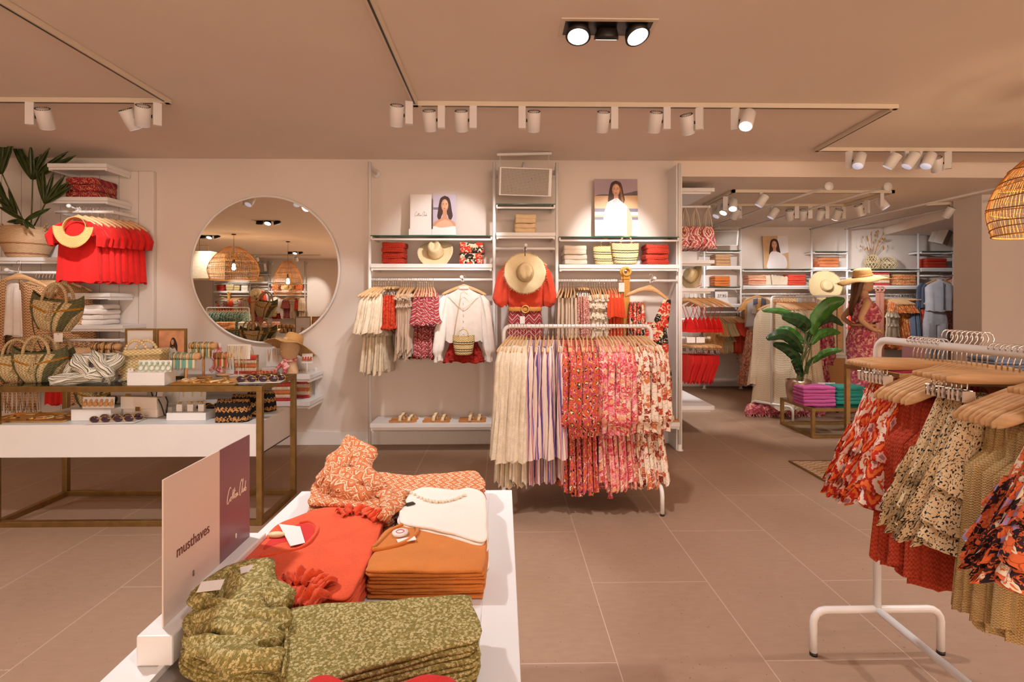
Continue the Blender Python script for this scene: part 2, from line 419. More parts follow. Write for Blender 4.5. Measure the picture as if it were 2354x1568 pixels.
# ------------------------------------------------------------------ ceiling tracks, spotlights, downlights
TRACKM = plain('track_metal', (.80, .70, .56), .45, var=.01, bump=0)
LENS = emis('lit_lens', (1, .96, .93), 3.0)
LENSD = emis('dim_lens', (.8, .82, 1.0), .35)
def track(pts, z, label):
    t = thing('lighting_track', label, 'light track', (pts[0][0], pts[0][1], z))
    for a, b in zip(pts, pts[1:]):
        A = Vector((a[0] - pts[0][0], a[1] - pts[0][1], 0)); B = Vector((b[0] - pts[0][0], b[1] - pts[0][1], 0)); d = B - A; L = d.length + .034
        rz = atan2(d.y, d.x); c = (A + B) / 2
        m = MB().box((c.x, c.y, -.018), (L, .034, .034), rz); s = m.build('track_rail', TRACKM, t)
        MB().box((c.x, c.y, -.0355), (L - .12, .012, .002), rz).build('groove', BLACK, s)
    return t
zt = ZC - .001
track([(-.63, -1.2), (-.63, 3.8), (2.88, 3.8), (2.95, 4.87), (7.5, 4.87)], zt, 'long white lighting track zigzagging over the shop floor')
track([(-7.0, 3.78), (-2.39, 3.78), (-2.39, -1.0)], zt, 'white lighting track corner above the plank wall display')
zt2 = ZC2 - .001
track([(2.65, 5.98), (4.5, 5.98), (4.5, 6.83), (2.65, 6.83), (2.65, 5.98)], zt2, 'rectangular white lighting track on the lower rear ceiling')
track([(5.55, 6.75), (5.95, 6.6)], zt2, 'short white track piece beside the plain pillar')
def mk_spot(lit):
    def f():
        t = thing('track_spotlight', '', 'spotlight')
        MB().bb(-.026, .026, -.018, .018, -.16, 0).build('adapter_box', WHITEM, t, bev=.002)
        # head hangs beside the box at local x -.085, axis toward -y,-z
        h = MB(); ax = Vector((0, .55, -.83)); c = Vector((-.085, 0, -.105))
        h.tube([c - ax * .068, c - ax * .066, c + ax * .066, c + ax * .068], [.046, .048, .048, .046], 24)
        hd = h.build('lamp_head', WHITEM, t)
        MB().tube([c + ax * .0685, c + ax * .071], [.043, .043], 20).build('lens', LENS if lit else LENSD, hd)
        g = MB()
        for k in range(20):
            a = 2 * pi * k / 20; s_ = ax.orthogonal().normalized(); b_ = ax.cross(s_)
            p = c - ax * .069 + (s_ * cos(a) + b_ * sin(a)) * .038; q = c - ax * .069 + (s_ * cos(a) + b_ * sin(a)) * .046
            g.tube([p, q], .003, 4)
        g.build('cooling_slots', BLACK, hd)
        MB().tube([(-.03, 0, -.1), (-.04, 0, -.1)], .012, 10).build('pivot', BLACK, t)
        return t
    return f
SPA = Proto(mk_spot(True)); SPD = Proto(mk_spot(False))
def lamp(x, y, z, head, label, aim=None, power=0, ang=38, grp='white spotlights on the ceiling tracks', flip=False, lit=False):
    """head = rotation about z so that the head points where the photo shows"""
    o = (SPA if lit else SPD)(label, (x, y, z - .034), (0, 0, head), grp, (-1, 1, 1) if flip else None)
    if aim and power:
        M_ = Matrix.Translation((x, y, z - .034)) @ Matrix.Rotation(head, 4, 'Z')
        p = M_ @ (Vector((.085 if flip else -.085, 0, -.105)) + Vector((0, .55, -.83)) * .085)
        spot(p, aim, power, ang)
        if aim[1] > 5.3 or aim[1] < -7: spot(p, (aim[0], aim[1], 1.3), power * (.11 if y < 4.5 else .05), 115, 1.0, WALL_FILL, .06)  # extra wide warm beam added beside the lamp's own, to brighten the walls
    return o
near = [  # px, heading, aim, power, what it is near
    (940, 3.72, 0.25, (-1.9, YW, 1.1), 45, 'before the corner of the long track', True),
    (1015, 3.8, 0, (-1.05, 5.0, 1.2), 60, 'above the hat shelf', False),
    (1088, 3.8, 0, (-.33, 4.95, 1.3), 75, 'right of the fluted lamp above the hat shelf', False),
    (1200, 3.8, 0, (-.6, YW, 2.02), 90, 'above the white speaker, bracket on its left', False),
    (1412, 3.8, 0, (.55, YW, .9), 60, 'above the tall beach poster', False),
    (1532, 3.8, 0, (1.13, YW, 2.0), 120, 'right of the tall beach poster', False),
    (1608, 3.8, -.55, (1.5, YW, 1.2), 60, 'tilted, between two straight lamps on the long track', False),
    (1690, 3.8, 2.4, (-.1, 2.7, .5), 90, 'turned toward the shop floor with a glowing lens', False)]
for px, Y, hd, aim, pw, tx, _ in near:
    lamp(PX(px, Y), Y, zt, hd, 'white track spotlight ' + tx, aim, pw, flip=px == 1200, lit=px == 1690)
for px, hd, aim, pw, tx in [(1952, 2.2, (3.2, 5.9, .4), 90, 'nearest the jog of the long track'), (2052, .9, (1.3, 6.0, 1.0), 60, 'second after the jog, pointing left'),
                        (2082, 1.4, (3.0, 4.2, 0), 40, 'steeply tilted, middle of the far track run'), (2112, 1.9, (2.4, 3.2, 0), 40, 'fourth after the jog with dark lens'), (2180, -.8, (4.0, 5.6, .5), 40, 'last before the rattan pendant')]:
    lamp(PX(px, 4.87), 4.87, zt, hd, 'white track spotlight ' + tx, aim, pw)
for px, hd, aim, pw, tx in [(70, .3, (-4.3, YW, 1.6), 75, 'above the palm plant'), (320, -.35, (-3.9, YW, .9), 42, 'left of the track corner by the mirror wall'), (362, .6, (-2.4, YW, .8), 38, 'at the track corner by the mirror wall')]:
    lamp(PX(px, 3.78), 3.78, zt, hd, 'white track spotlight ' + tx, aim, pw, flip=px == 70)
for px, Y, hd, aim, pw, tx in [(1668, 6.2, 2.6, (3.6, 6.4, .6), 60, 'brightest cylinder on the rear rectangle'), (1655, 6.5, 2.0, (2.3, 6.6, 0), 110, 'behind the brightest cylinder'), (1642, 6.75, 1.8, (2.5, 7.6, 0), 110, 'at the inner corner of the rear rectangle'),
        (1750, 5.98, 1.2, (3.4, 5.7, .3), 50, 'alone on the front side of the rear rectangle'), (1700, 6.83, .5, (2.9, YD, 1.7), 90, 'first on the back side of the rear rectangle'), (1775, 6.83, 1.3, (3.9, YD, 1.85), 110, 'with dark lens above the mannequin aisle'),
        (1832, 6.83, -.5, (5.1, YD, 1.6), 90, 'third from the wall on the back run'), (1862, 6.83, -.3, (5.6, YD, 1.2), 60, 'fourth from the wall on the back run'), (1900, 6.83, 0, (6.4, YD, 1.8), 110, 'fifth from the wall on the back run'),
        (1938, 6.83, .1, (6.9, YD, 1.5), 90, 'with white glow at the end of the back run'), (2000, 6.4, -1.2, (4.39, 6.2, 1.3), 60, 'on the short right side of the rear rectangle'), (2028, 5.98, -2.2, (4.3, 6.3, 1.4), 60, 'at the right front corner of the rear rectangle')]:
    lamp(min(PX(px, Y), 4.5), Y, zt2, hd, 'white track spotlight ' + tx, aim, pw, 42, lit=px in (1668, 1655, 1938))
lamp(5.8, 6.66, zt2, .4, 'white track spotlight half hidden by the plain pillar', (6.2, 8.9, 1.9), 60)
def mk_down():
    t = thing('recessed_downlight', '', 'ceiling light')
    L, D = .50, .19
    f = MB()
    for a in ((-L / 2, L / 2, -D / 2, -D / 2 + .022), (-L / 2, L / 2, D / 2 - .022, D / 2), (-L / 2, -L / 2 + .022, -D / 2 + .022, D / 2 - .022), (L / 2 - .022, L / 2, -D / 2 + .022, D / 2 - .022)):
        f.bb(a[0], a[1], a[2], a[3], -.006, 0)
    f.build('frame', TRACKM, t)
    MB().bb(-L / 2 + .02, L / 2 - .02, -D / 2 + .02, D / 2 - .02, -.003, -.001).build('dark_recess', BLACK, t)
    for k, (x, ax) in enumerate(((-.15, (-.1, -.3, -1)), (0, (0, .5, -1)), (.15, (.25, -.35, -1)))):
        ax = Vector(ax).normalized(); c = Vector((x, 0, -.012))
        h = MB(); h.tube([c - ax * .01, c + ax * .02, c + ax * .045], [.05, .062, .066], 24); hd = h.build('gimbal_lamp', BLACK, t)
        MB().tube([c + ax * .0455, c + ax * .047], [.055, .055], 24).build('lens', LENS, hd)
    return t
DWN = Proto(mk_down)
def down(x, y, rz, label, pw=120, ang=95, z=ZC):
    DWN(label, (x, y, z), (0, 0, rz), 'recessed triple downlights')
    spot((x, y, z - .1), (x + .05, y - .05, 0), pw, ang, .9, r=.06)
dx, dy = G(1395, 64, ZC)
down(dx, dy, 0, 'recessed triple downlight with black lamps on the open ceiling', 100, 110)
for x, y, t in [(-1.7, 1.9, 'over the brass table aisle'), (-4.2, 1.2, 'far side by the brass table'), (3.4, 2.2, 'over the clothes rack aisle'), (.4, .2, 'over the folded clothes table'), (-3.4, -1.6, 'over the bracelet table reflected in the mirror'),
                (-6.4, -.9, 'by the rattan pendants in the mirror'), (-8.2, -3.0, 'deep in the mirror reflection'), (-6.0, -4.6, 'by the mirror reflected shelves'), (3.0, -1.5, 'behind the viewer'), (6.0, 1.5, 'beyond the rattan pendant'), (5.6, 4.0, 'in front of the plain pillar'), (-.8, -3.6, 'over the rear aisle'), (2.8, -4.6, 'over the far rear aisle')]:
    down(x, y, 0, 'recessed triple downlight ' + t, {.2: 44, 1.9: 150, 4.0: 30}.get(y, 120), 125)
# ------------------------------------------------------------------ fabrics
FAB = dict(
    cream=cloth('cream_lace', srgb(236, 222, 198), .10, 200, .5, c2=srgb(214, 196, 168)),
    lilac=stripes('lilac_stripes', [(0, srgb(236, 214, 200)), (.2, srgb(100, 76, 140)), (.34, srgb(222, 176, 180)), (.45, srgb(236, 222, 205)), (.6, srgb(190, 96, 90)), (.65, srgb(214, 160, 172)), (.76, srgb(92, 82, 150)), (.86, srgb(232, 205, 195))], .075),
    mixed=ikat('orange_purple_ikat', [(0, srgb(245, 225, 190)), (.1, srgb(30, 18, 30)), (.2, srgb(225, 105, 45)), (.42, srgb(190, 70, 120)), (.55, srgb(222, 96, 48)), (.68, srgb(246, 214, 170)), (.76, srgb(160, 50, 90)), (.86, srgb(40, 20, 35))], 16, 11, .03, streak=.7),
    pink=floral('pink_floral', srgb(246, 222, 198), [srgb(222, 60, 90), srgb(240, 130, 150), srgb(214, 70, 80), srgb(235, 160, 120)], 34, .03, .62),
    rust=floral('rust_paisley', srgb(246, 228, 208), [srgb(190, 70, 38), srgb(214, 120, 70), srgb(150, 50, 30)], 20, .035, .46, .25),
    zigzag=stripes('zigzag_knit', [(0, srgb(140, 30, 36)), (.2, srgb(225, 180, 165)), (.27, srgb(96, 44, 56)), (.42, srgb(190, 70, 76)), (.62, srgb(232, 200, 184)), (.70, srgb(80, 70, 90)), (.8, srgb(160, 44, 48))], .075, False, .004, 1.0, .11),
    zigred=speckle('red_cream_speckle', srgb(180, 60, 60), srgb(236, 206, 186), 90, 60, .5, srgb(120, 46, 60)),
    orange=cloth('orange_cotton', srgb(226, 74, 32), .14, 240, .4),
    lacered=floral('orange_lace', srgb(220, 70, 35), [srgb(228, 84, 45), srgb(160, 38, 18)], 60, .02, .4),
    lacedark=floral('dark_red_lace', srgb(168, 30, 18), [srgb(190, 45, 28), srgb(110, 15, 10)], 55, .02, .4),
    blouse=cloth('rust_crepe', srgb(218, 70, 38), .16, 320, .6),
    beige=cloth('beige_linen', srgb(214, 190, 168), .10, 180, .45),
    white=cloth('white_linen', srgb(238, 230, 224), .06, 220, .5),
    offw=cloth('off_white_ruffle', srgb(240, 226, 205), .08, 160, .6),
    red=cloth('bright_red_linen', srgb(226, 22, 18), .12, 200, .5),
    redplain=cloth('red_jersey', srgb(214, 30, 26), .08, 300, .2),
    crochet=knit('tan_crochet', srgb(214, 170, 124), srgb(150, 104, 68), 300, 260, .1, 1.0),
    creamknit=knit('cream_openwork', srgb(238, 224, 196), srgb(222, 202, 170), 420, 300, 0, .8),
    bold=floral('bold_leaf_print', srgb(232, 214, 180), [srgb(206, 48, 30), srgb(28, 22, 20), srgb(206, 48, 30)], 13, .07, .58, .0),
    coral=cloth('coral_cotton', srgb(228, 80, 56), .12, 240, .4),
    yellow=cloth('apricot_cotton', srgb(238, 184, 120), .10, 240, .4),
    sage=cloth('pale_green_cotton', srgb(208, 192, 150), .10, 240, .4),
    denim=cloth('pale_denim', srgb(222, 222, 228), .06, 380, .35, c2=srgb(198, 202, 216), crinkle=9),
    denim2=cloth('mid_denim', srgb(110, 124, 150), .14, 380, .35),
    ditsy=floral('ditsy_peach', srgb(236, 205, 180), [srgb(190, 90, 60), srgb(222, 140, 120), srgb(200, 80, 60)], 48, .03, .45),
    amber=floral('amber_floral', srgb(226, 150, 80), [srgb(196, 70, 30), srgb(236, 190, 110), srgb(220, 100, 50)], 34, .03, .5),
    wine=floral('wine_paisley', srgb(226, 124, 130), [srgb(150, 44, 76), srgb(240, 196, 176), srgb(186, 70, 110)], 40, .035, .5),
    ikat=ikat('red_orange_ikat', [(0, srgb(176, 120, 140)), (.1, srgb(236, 190, 170)), (.2, srgb(206, 44, 22)), (.34, srgb(240, 120, 50)), (.48, srgb(186, 36, 22)), (.6, srgb(243, 222, 205)), (.8, srgb(228, 92, 40)), (.9, srgb(246, 226, 210))], 11, 7.5, .014, streak=.28),
    coralknit=knit('coral_glitter_knit', srgb(206, 74, 38), srgb(172, 54, 28), 800, 340, 0, .8),
    leopard=speckle('leopard_viscose', srgb(232, 204, 160), srgb(24, 18, 16), 105, 75, .57),
    gold=knit('gold_lurex_knit', srgb(226, 194, 132), srgb(190, 156, 100), 900, 700, 0, .8, rough=.5),
    orflor=floral('orange_night_floral', srgb(228, 108, 56), [srgb(36, 16, 30), srgb(240, 226, 200), srgb(60, 26, 30), srgb(170, 150, 200), srgb(30, 14, 26)], 24, .02, .48, .1),
    olive=floral('olive_vine_print', srgb(128, 116, 52), [srgb(206, 190, 132), srgb(170, 154, 92), srgb(214, 200, 146)], 165, .012, .42, .1, .4),
    tee=cloth('orange_red_jersey', srgb(234, 84, 38), .12, 200, .3, crinkle=16),
    ochre=cloth('ochre_jersey', srgb(212, 124, 44), .14, 420, .5, crinkle=10),
    whitetee=cloth('white_jersey', srgb(242, 234, 224), .04, 300, .2, crinkle=12),
    brownik=ikat('terracotta_diamond', [(0, srgb(180, 90, 50)), (.1, srgb(245, 226, 200)), (.17, srgb(214, 130, 78)), (.4, srgb(196, 106, 60)), (.6, srgb(240, 214, 184)), (.72, srgb(206, 128, 80)), (.9, srgb(240, 214, 184))], 26, 22, .008, streak=.2),
    redik=ikat('wine_ikat_knit', [(0, srgb(170, 14, 24)), (.2, srgb(214, 150, 110)), (.35, srgb(120, 14, 30)), (.5, srgb(190, 20, 30)), (.65, srgb(90, 50, 80)), (.8, srgb(206, 130, 90))], 22, 16, .05, streak=.8),
    towel=cloth('sand_towelling', srgb(232, 205, 164), .08, 500, .5),
    camel=cloth('camel_towelling', srgb(206, 160, 116), .10, 500, .5),
    creamt=cloth('ivory_waffle', srgb(236, 222, 204), .06, 500, .6),
    rustknit=knit('rust_bobble_knit', srgb(214, 66, 40), srgb(150, 34, 20), 330, 330, 0, 1.0),
    tangerine=cloth('tangerine_cotton', srgb(224, 128, 60), .10, 400, .4),
    stripeF=stripes('coral_mustard_stripe', [(0, srgb(222, 96, 70)), (.35, srgb(240, 220, 190)), (.5, srgb(206, 130, 60)), (.75, srgb(240, 220, 190))], .032, False),
    stripeP=stripes('pink_stripe', [(0, srgb(232, 120, 100)), (.4, srgb(244, 220, 200)), (.6, srgb(236, 140, 120)), (.8, srgb(240, 224, 205))], .036, False),
    stripeR=stripes('rust_candy_stripe', [(0, srgb(200, 104, 60)), (.5, srgb(222, 150, 100))], .012, True),
    ditsyO=floral('orange_ditsy', srgb(240, 186, 130), [srgb(206, 90, 50), srgb(226, 150, 90)], 44, .03, .45),
    scarf=stripes('green_scarf_stripe', [(0, srgb(240, 236, 222)), (.35, srgb(96, 108, 78)), (.5, srgb(236, 230, 214)), (.65, srgb(120, 128, 100)), (.72, srgb(242, 238, 226)), (.9, srgb(40, 40, 60))], .03, warp=.02),
    scarfr=floral('pink_bandana', srgb(236, 150, 150), [srgb(206, 50, 60), srgb(246, 214, 205)], 40, .03, .5),
    magenta=cloth('magenta_sweat', srgb(196, 84, 158), .08, 400, .3),
    teal=cloth('teal_sweat', srgb(14, 132, 120), .08, 400, .3),
    hotpink=cloth('hot_pink_sweat', srgb(214, 50, 90), .08, 400, .3),
    creamth=cloth('cream_woven', srgb(232, 216, 190), .10, 260, .7),
)
# ------------------------------------------------------------------ hangers
def smooth01(t): t = max(0, min(1, t)); return t * t * (3 - 2 * t)
def hook_pts(h, r=.016):
    """wire from z=0 up to a loop whose inner top rests on a rail whose centre is at z=h"""
    pts = [(0, 0, -.01), (0, 0, h - r - .025), (.004, 0, h - r - .008)]
    return pts + [(r * cos(a) , 0, h + r * sin(a)) for a in [radians(d) for d in (-60, -30, 0, 40, 80, 110, 140, 170, 195)]]
def mk_hanger(W=.42, drop=.075, h=.09, wood=None, light=False):
    wood = wood or WOOD
    def f():
        t = thing('wooden_hanger', '', 'hanger')
        rings = []
        for i in range(21):
            u = -1 + 2 * i / 20; x = u * W / 2; a = abs(u)
            z = -drop * (a ** 1.5) * (1.05 if a < .9 else 1.02); hgt = .017 - .004 * a + (.008 * math.exp(-(a / .12) ** 2)); th = .0065 + .001 * a
            if i in (0, 20): hgt *= .55; th *= .7
            y = .018 * a * a
            rings.append([(x, y + th * cos(q) * (1 if abs(cos(q)) < .5 else 1), z + hgt * sin(q)) for q in [2 * pi * k / 10 + .3 for k in range(10)]])
        m = MB(); m.loft(rings, True, True); m.build('hanger_bar', wood, t)
        # hook in a plane across the bar (x is along the bar, the rail runs along y)
        MB().tube([(p[0], 0, p[2] + .01) for p in hook_pts(h - .01)], .0021, 6).build('hook', CHROME, t)
        return t
    return f
def mk_cliphanger(W=.36, h=.07):
    def f():
        t = thing('clip_hanger', '', 'hanger')
        rings = []
        for i in range(13):
            u = -1 + 2 * i / 12; a = abs(u); hg = .0165 * (1 if a < .8 else (.9 if a < .99 else .5)); th = .0065
            rings.append([(u * W / 2, th * cos(q), -.012 - .008 * a * a + hg * sin(q)) for q in [2 * pi * k / 10 + .3 for k in range(10)]])
        m = MB(); m.loft(rings, True, True); m.build('hanger_bar', WOOD, t)
        MB().tube([(p[0], 0, p[2] + .01) for p in hook_pts(h - .01)], .0021, 6).build('hook', CHROME, t)
        for sx in (-1, 1):
            c = MB(); c.tube([(sx * W * .38, 0, -.02), (sx * W * .38, .004, -.045), (sx * W * .38, 0, -.06)], .002, 6)
            c.box((sx * W * .38, .009, -.07), (.026, .003, .034), rx=-.12); c.box((sx * W * .38, -.009, -.07), (.026, .003, .034), rx=.12)
            c.tube([(sx * W * .38 - .013, 0, -.068), (sx * W * .38 + .013, 0, -.068)], .006, 8)
            c.build('clip', CHROME, t)
        return t
    return f
HANG = Proto(mk_hanger()); CLIP = Proto(mk_cliphanger())
# ------------------------------------------------------------------ garments: profile rows (z, half width, half thickness, fold amplitude)
def garment(prof, seed=0, folds=7, hem=.012, sleeves=None, asym=0, straps=False, n=52, m=30, neck=None, lean=0.0, ruf=None, twist=0):
    r = random.Random(seed); ph = [r.uniform(0, 6.3) for _ in range(6)]
    mb = MB(); rings = []; P = prof; seglen = [abs(P[i + 1][0] - P[i][0]) + .6 * abs(P[i + 1][1] - P[i][1]) + 1e-4 for i in range(len(P) - 1)]; tot = sum(seglen)
    rows = []
    for i in range(len(P) - 1):
        c = max(1, round(m * seglen[i] / tot))
        for j in range(c):
            t = j / c; rows.append([P[i][q] + (P[i + 1][q] - P[i][q]) * t for q in range(4)])
    rows.append(list(P[-1])); zb = P[-1][0]
    for z, hw, ht, am in rows:
        ring = []
        for k in range(n):
            a = 2 * pi * k / n; c, s_ = cos(a), sin(a)
            x = hw * math.copysign(abs(c) ** .85, c); y = ht * math.copysign(abs(s_) ** .8, s_)
            fo = sin(folds * a + ph[0] + 1.4 * z) + .5 * sin((folds * 2 + 1) * a + ph[1] - 3 * z) + .3 * sin((folds * 3 + 2) * a + ph[2])
            y += am * fo * (.35 + abs(s_)); x += am * .7 * sin(folds * a + ph[3] + 2 * z) * (.3 + abs(c))
            zz = z + (hem * (sin(3 * a + ph[4]) + .6 * sin(folds * a + ph[5])) * smooth01((z - P[0][0]) / (zb - P[0][0] + 1e-6) * 1.4 - .4))
            x += lean * (z - P[0][0]); y += twist * x * (z - P[0][0])
            if asym: zz += asym * x * smooth01((P[0][0] - z) / .1)
            ring.append((x, y, zz))
        rings.append(ring)
    mb.loft(rings)
    for sl in sleeves or []:
        # sl: list of (x, y, z, rx(half width along x-ish), ry) rows mirrored for both sides
        for sg in sl.get('sides', (-1, 1)):
            rg = []; pp = [r.uniform(0, 6.3) for _ in range(3)]; rowsS = []
            S = sl['rows']
            for i in range(len(S) - 1):
                for j in range(4): rowsS.append([S[i][q] + (S[i + 1][q] - S[i][q]) * j / 4 for q in range(5)])
            rowsS.append(list(S[-1]))
            N2 = 22
            for (x, y, z, rx, ry) in rowsS:
                am = sl.get('amp', .006) * min(1, abs(S[0][2] - z) / .12)
                rg.append([(sg * x + sg * rx * cos(2 * pi * k / N2) + am * sin(5 * 2 * pi * k / N2 + pp[0] + 9 * z), y + ry * sin(2 * pi * k / N2) + am * sin(4 * 2 * pi * k / N2 + pp[1] + 7 * z), z + rx * .25 * (-cos(2 * pi * k / N2)) + sl.get('hem', .006) * sin(3 * 2 * pi * k / N2 + pp[2])) for k in range(N2)])
            mb.loft(rg if sg > 0 else [x[::-1] for x in rg], cap0=True)
    for (zr, hw, ht, amp, hgt) in ruf or []:
        g = []
        for j in range(4):
            q = j / 3; g.append([((hw + amp * q * 1.2) * cos(a) + amp * q * .5 * sin(13 * a), (ht + amp * q) * sin(a) + amp * q * .6 * sin(11 * a + 1), zr - hgt * q + amp * q * .5 * sin(9 * a)) for a in [2 * pi * k / 72 for k in range(72)]])
        mb.loft(g)
    if straps:
        for sg in (-1, 1):
            x1 = P[0][1] * .72
            mb.tube([(sg * .085, .0, -.015), (sg * .088, .012, -.03), (sg * x1, P[0][2] + .001, P[0][0])], .003, 5)
            mb.tube([(sg * .085, .0, -.015), (sg * .088, -.012, -.03), (sg * x1, -P[0][2] - .001, P[0][0])], .003, 5)
    return mb
def SL(length, flare=.05, r0=.045, x0=.185, cuff=None, z0=-.075, lean=.03, thick=.028):
    """a hanging sleeve from the shoulder"""
    rows = [(x0 - .02, 0, z0 + .03, .012, .014), (x0 + .0, 0, z0 - .01, r0 * .7, thick * .8), (x0 + .012, .002, z0 - .06, r0, thick), (x0 + .015 + lean * .5, .004, z0 - length * .6, r0 * 1.05, thick * 1.05), (x0 + .02 + lean, .004, z0 - length * .93, flare, thick * 1.3)]
    if cuff: rows += [(x0 + .02 + lean, .004, z0 - length, cuff, cuff * .7), (x0 + .02 + lean, .004, z0 - length - .05, cuff * 1.05, cuff * .75)]
    else: rows += [(x0 + .022 + lean, .004, z0 - length, flare * 1.05, thick * 1.4)]
    return rows
SHO = [(-.005, .05, .016, 0), (-.022, .09, .02, 0), (-.055, .15, .022, .001), (-.088, .19, .024, .001), (-.14, .195, .026, .003)]
STY = dict(
    # (profile, kwargs) ; z measured from the hanger's neck
    maxi=(SHO + [(-.40, .18, .024, .005), (-.56, .185, .03, .007), (-.57, .175, .022, .006), (-.80, .22, .028, .010), (-1.0, .265, .034, .014)], dict(folds=9, sleeves=[dict(rows=SL(.50, .055, .05, cuff=.03), amp=.009)], hem=.02)),
    kaftan=(SHO + [(-.40, .20, .022, .004), (-.7, .24, .024, .008), (-.98, .27, .028, .012)], dict(folds=7, sleeves=[dict(rows=SL(.72, .06, .05, lean=.05), amp=.008)], hem=.025)),
    tunic=(SHO + [(-.30, .18, .022, .004), (-.42, .20, .028, .007), (-.43, .17, .02, .006), (-.62, .20, .026, .012), (-.80, .235, .032, .016)], dict(folds=8, sleeves=[dict(rows=SL(.33, .075, .05, lean=.05), amp=.01)], hem=.02, ruf=[(-.40, .19, .024, .025, .05)])),
    camisole=([(-.16, .15, .018, .003), (-.2, .165, .022, .005), (-.34, .155, .022, .006), (-.5, .19, .028, .01)], dict(folds=9, straps=True, ruf=[(-.165, .15, .02, .02, .06), (-.30, .155, .022, .012, .05)])),
    ruffletop=([(-.05, .16, .02, .003), (-.10, .17, .03, .006), (-.22, .155, .03, .006), (-.42, .17, .032, .012), (-.60, .19, .034, .014)], dict(folds=9, ruf=[(-.045, .17, .024, .03, .05), (-.10, .165, .026, .035, .06), (-.2, .16, .026, .03, .06), (-.3, .16, .026, .028, .06)])),
    ties=([(-.05, .16, .02, .003), (-.12, .165, .03, .006), (-.3, .15, .026, .009), (-.58, .19, .03, .02)], dict(folds=10, hem=.04, ruf=[(-.045, .17, .022, .03, .05), (-.12, .165, .026, .02, .05)])),
    pants=([(-.075, .15, .014, .003), (-.10, .155, .02, .004), (-.3, .18, .022, .007), (-.55, .19, .026, .012)], dict(folds=8, hem=.02)),
    shorts=([(-.075, .15, .014, .003), (-.12, .165, .022, .005), (-.36, .20, .026, .008)], dict(folds=7, hem=.012, ruf=[(-.33, .19, .022, .02, .05)])),
    skirt=([(-.075, .13, .012, .003), (-.10, .135, .022, .005), (-.24, .175, .026, .010), (-.37, .215, .03, .012), (-.375, .23, .042, .010), (-.50, .265, .05, .018)], dict(folds=8, hem=.018, ruf=[(-.30, .2, .028, .026, .09), (-.41, .235, .04, .028, .09)])),
    tank=([(-.06, .035, .01, 0), (-.075, .11, .014, 0), (-.11, .12, .02, .001), (-.20, .125, .022, .003), (-.26, .165, .024, .004), (-.45, .17, .026, .006), (-.78, .185, .03, .009)], dict(folds=8, hem=.012)),
    tee=(SHO + [(-.30, .18, .022, .004), (-.48, .19, .026, .006)], dict(folds=6, sleeves=[dict(rows=SL(.17, .06, .05), amp=.006)])),
    ruftee=(SHO + [(-.25, .17, .03, .006), (-.27, .165, .022, .006), (-.44, .18, .03, .012)], dict(folds=9, sleeves=[dict(rows=SL(.13, .08, .05, lean=.05), amp=.012)], ruf=[(-.24, .175, .028, .03, .05)])),
    sleeveless=([(-.005, .05, .016, 0), (-.022, .09, .02, 0), (-.05, .13, .022, .001), (-.10, .145, .03, .004), (-.3, .16, .032, .007), (-.5, .185, .036, .012)], dict(folds=10, hem=.01)),
    pjacket=(SHO + [(-.30, .20, .03, .004), (-.42, .205, .03, .004)], dict(folds=4, hem=.006)),
    bra=([(-.245, .14, .012, .001), (-.27, .14, .012, .001)], dict(folds=2, hem=.002, m=4)),
    brief=([(-.075, .14, .012, .002), (-.12, .145, .018, .004), (-.2, .09, .018, .004), (-.27, .05, .014, .002)], dict(folds=6, hem=.01, m=12)),
    dress=(SHO + [(-.34, .15, .024, .004), (-.50, .18, .03, .008), (-.85, .25, .036, .016)], dict(folds=9, sleeves=[dict(rows=SL(.14, .07, .05), amp=.008)], hem=.02)),
)
GC = {}
def gmesh(style, fab, var=0):
    k = (style, fab, var)
    if k not in GC:
        P, kw = STY[style]
        g_ = garment(P, seed=len(style) * 7 + var * 13, **kw)
        if style == 'bra':
            for s_ in (-1, 1):
                g_.loft([[(s_ * .065 + s_ * .03 * q * 0 + w_ * cos(a), .012 + (.035 * sin(pi * min(1, q * .9 + .1)) if sin(a) > 0 else .004) * abs(sin(a)), -.15 - .105 * q) for a in [2 * pi * j / 20 for j in range(20)]] for q, w_ in [(0, .006), (.25, .025), (.5, .045), (.75, .058), (.92, .06), (1, .052)]], True, True)
                g_.tube([(s_ * .12, .0, -.05), (s_ * .115, .012, -.07), (s_ * .065, .012, -.152)], .003, 5)
        GC[k] = g_.mesh(style, FAB[fab] if isinstance(fab, str) else fab)
    return GC[k]
def gob(name, style, fab, loc, rot, label, cat, group, var=0, sc=1.0):
    o = bpy.data.objects.new(name, gmesh(style, fab, var)); COL.objects.link(o)
    o.location = loc; o.rotation_euler = rot; o.scale = (sc, 1, sc) if not isinstance(sc, tuple) else sc
    return tag(o, label, cat, group)
def row(p0, p1, n, rz, style, fab, name, cat, desc, place, group, clip=False, i0=0, ntot=None, jit=.05, rails=None, vars_=3, sc=1.0, hgt=None, rzf=None, rank='from the left', wood='wooden'):
    """n garments on hangers along a rail from p0 to p1 (rail centre); rz = heading of the hanger bar"""
    for i in range(n):
        t = (i + .5) / n; x, y, z = [p0[q] + (p1[q] - p0[q]) * t for q in range(3)]
        a = (rzf(t) if rzf else rz) + R.uniform(-jit, jit); h = (.07 if clip else .09); tilt = R.uniform(-.03, .03)
        P_ = CLIP if clip else HANG
        w_ = '' if n == 1 else (ordn(i, n) + ' ' + rank + ' ')
        P_('%s%s hanger, in the row of %s' % (w_, 'clip' if clip else 'wooden', group), (x, y, z - h + .0), (0, 0, a), 'hangers of the ' + group)
        gob(name, style, fab, (x, y, z - h), (0, tilt, a), ('%s%s %s' % (w_, desc, place)), cat, group, var=R.randrange(vars_), sc=tuple(q * R.uniform(.98, 1.02) for q in (sc if isinstance(sc, tuple) else (sc, 1, sc))))
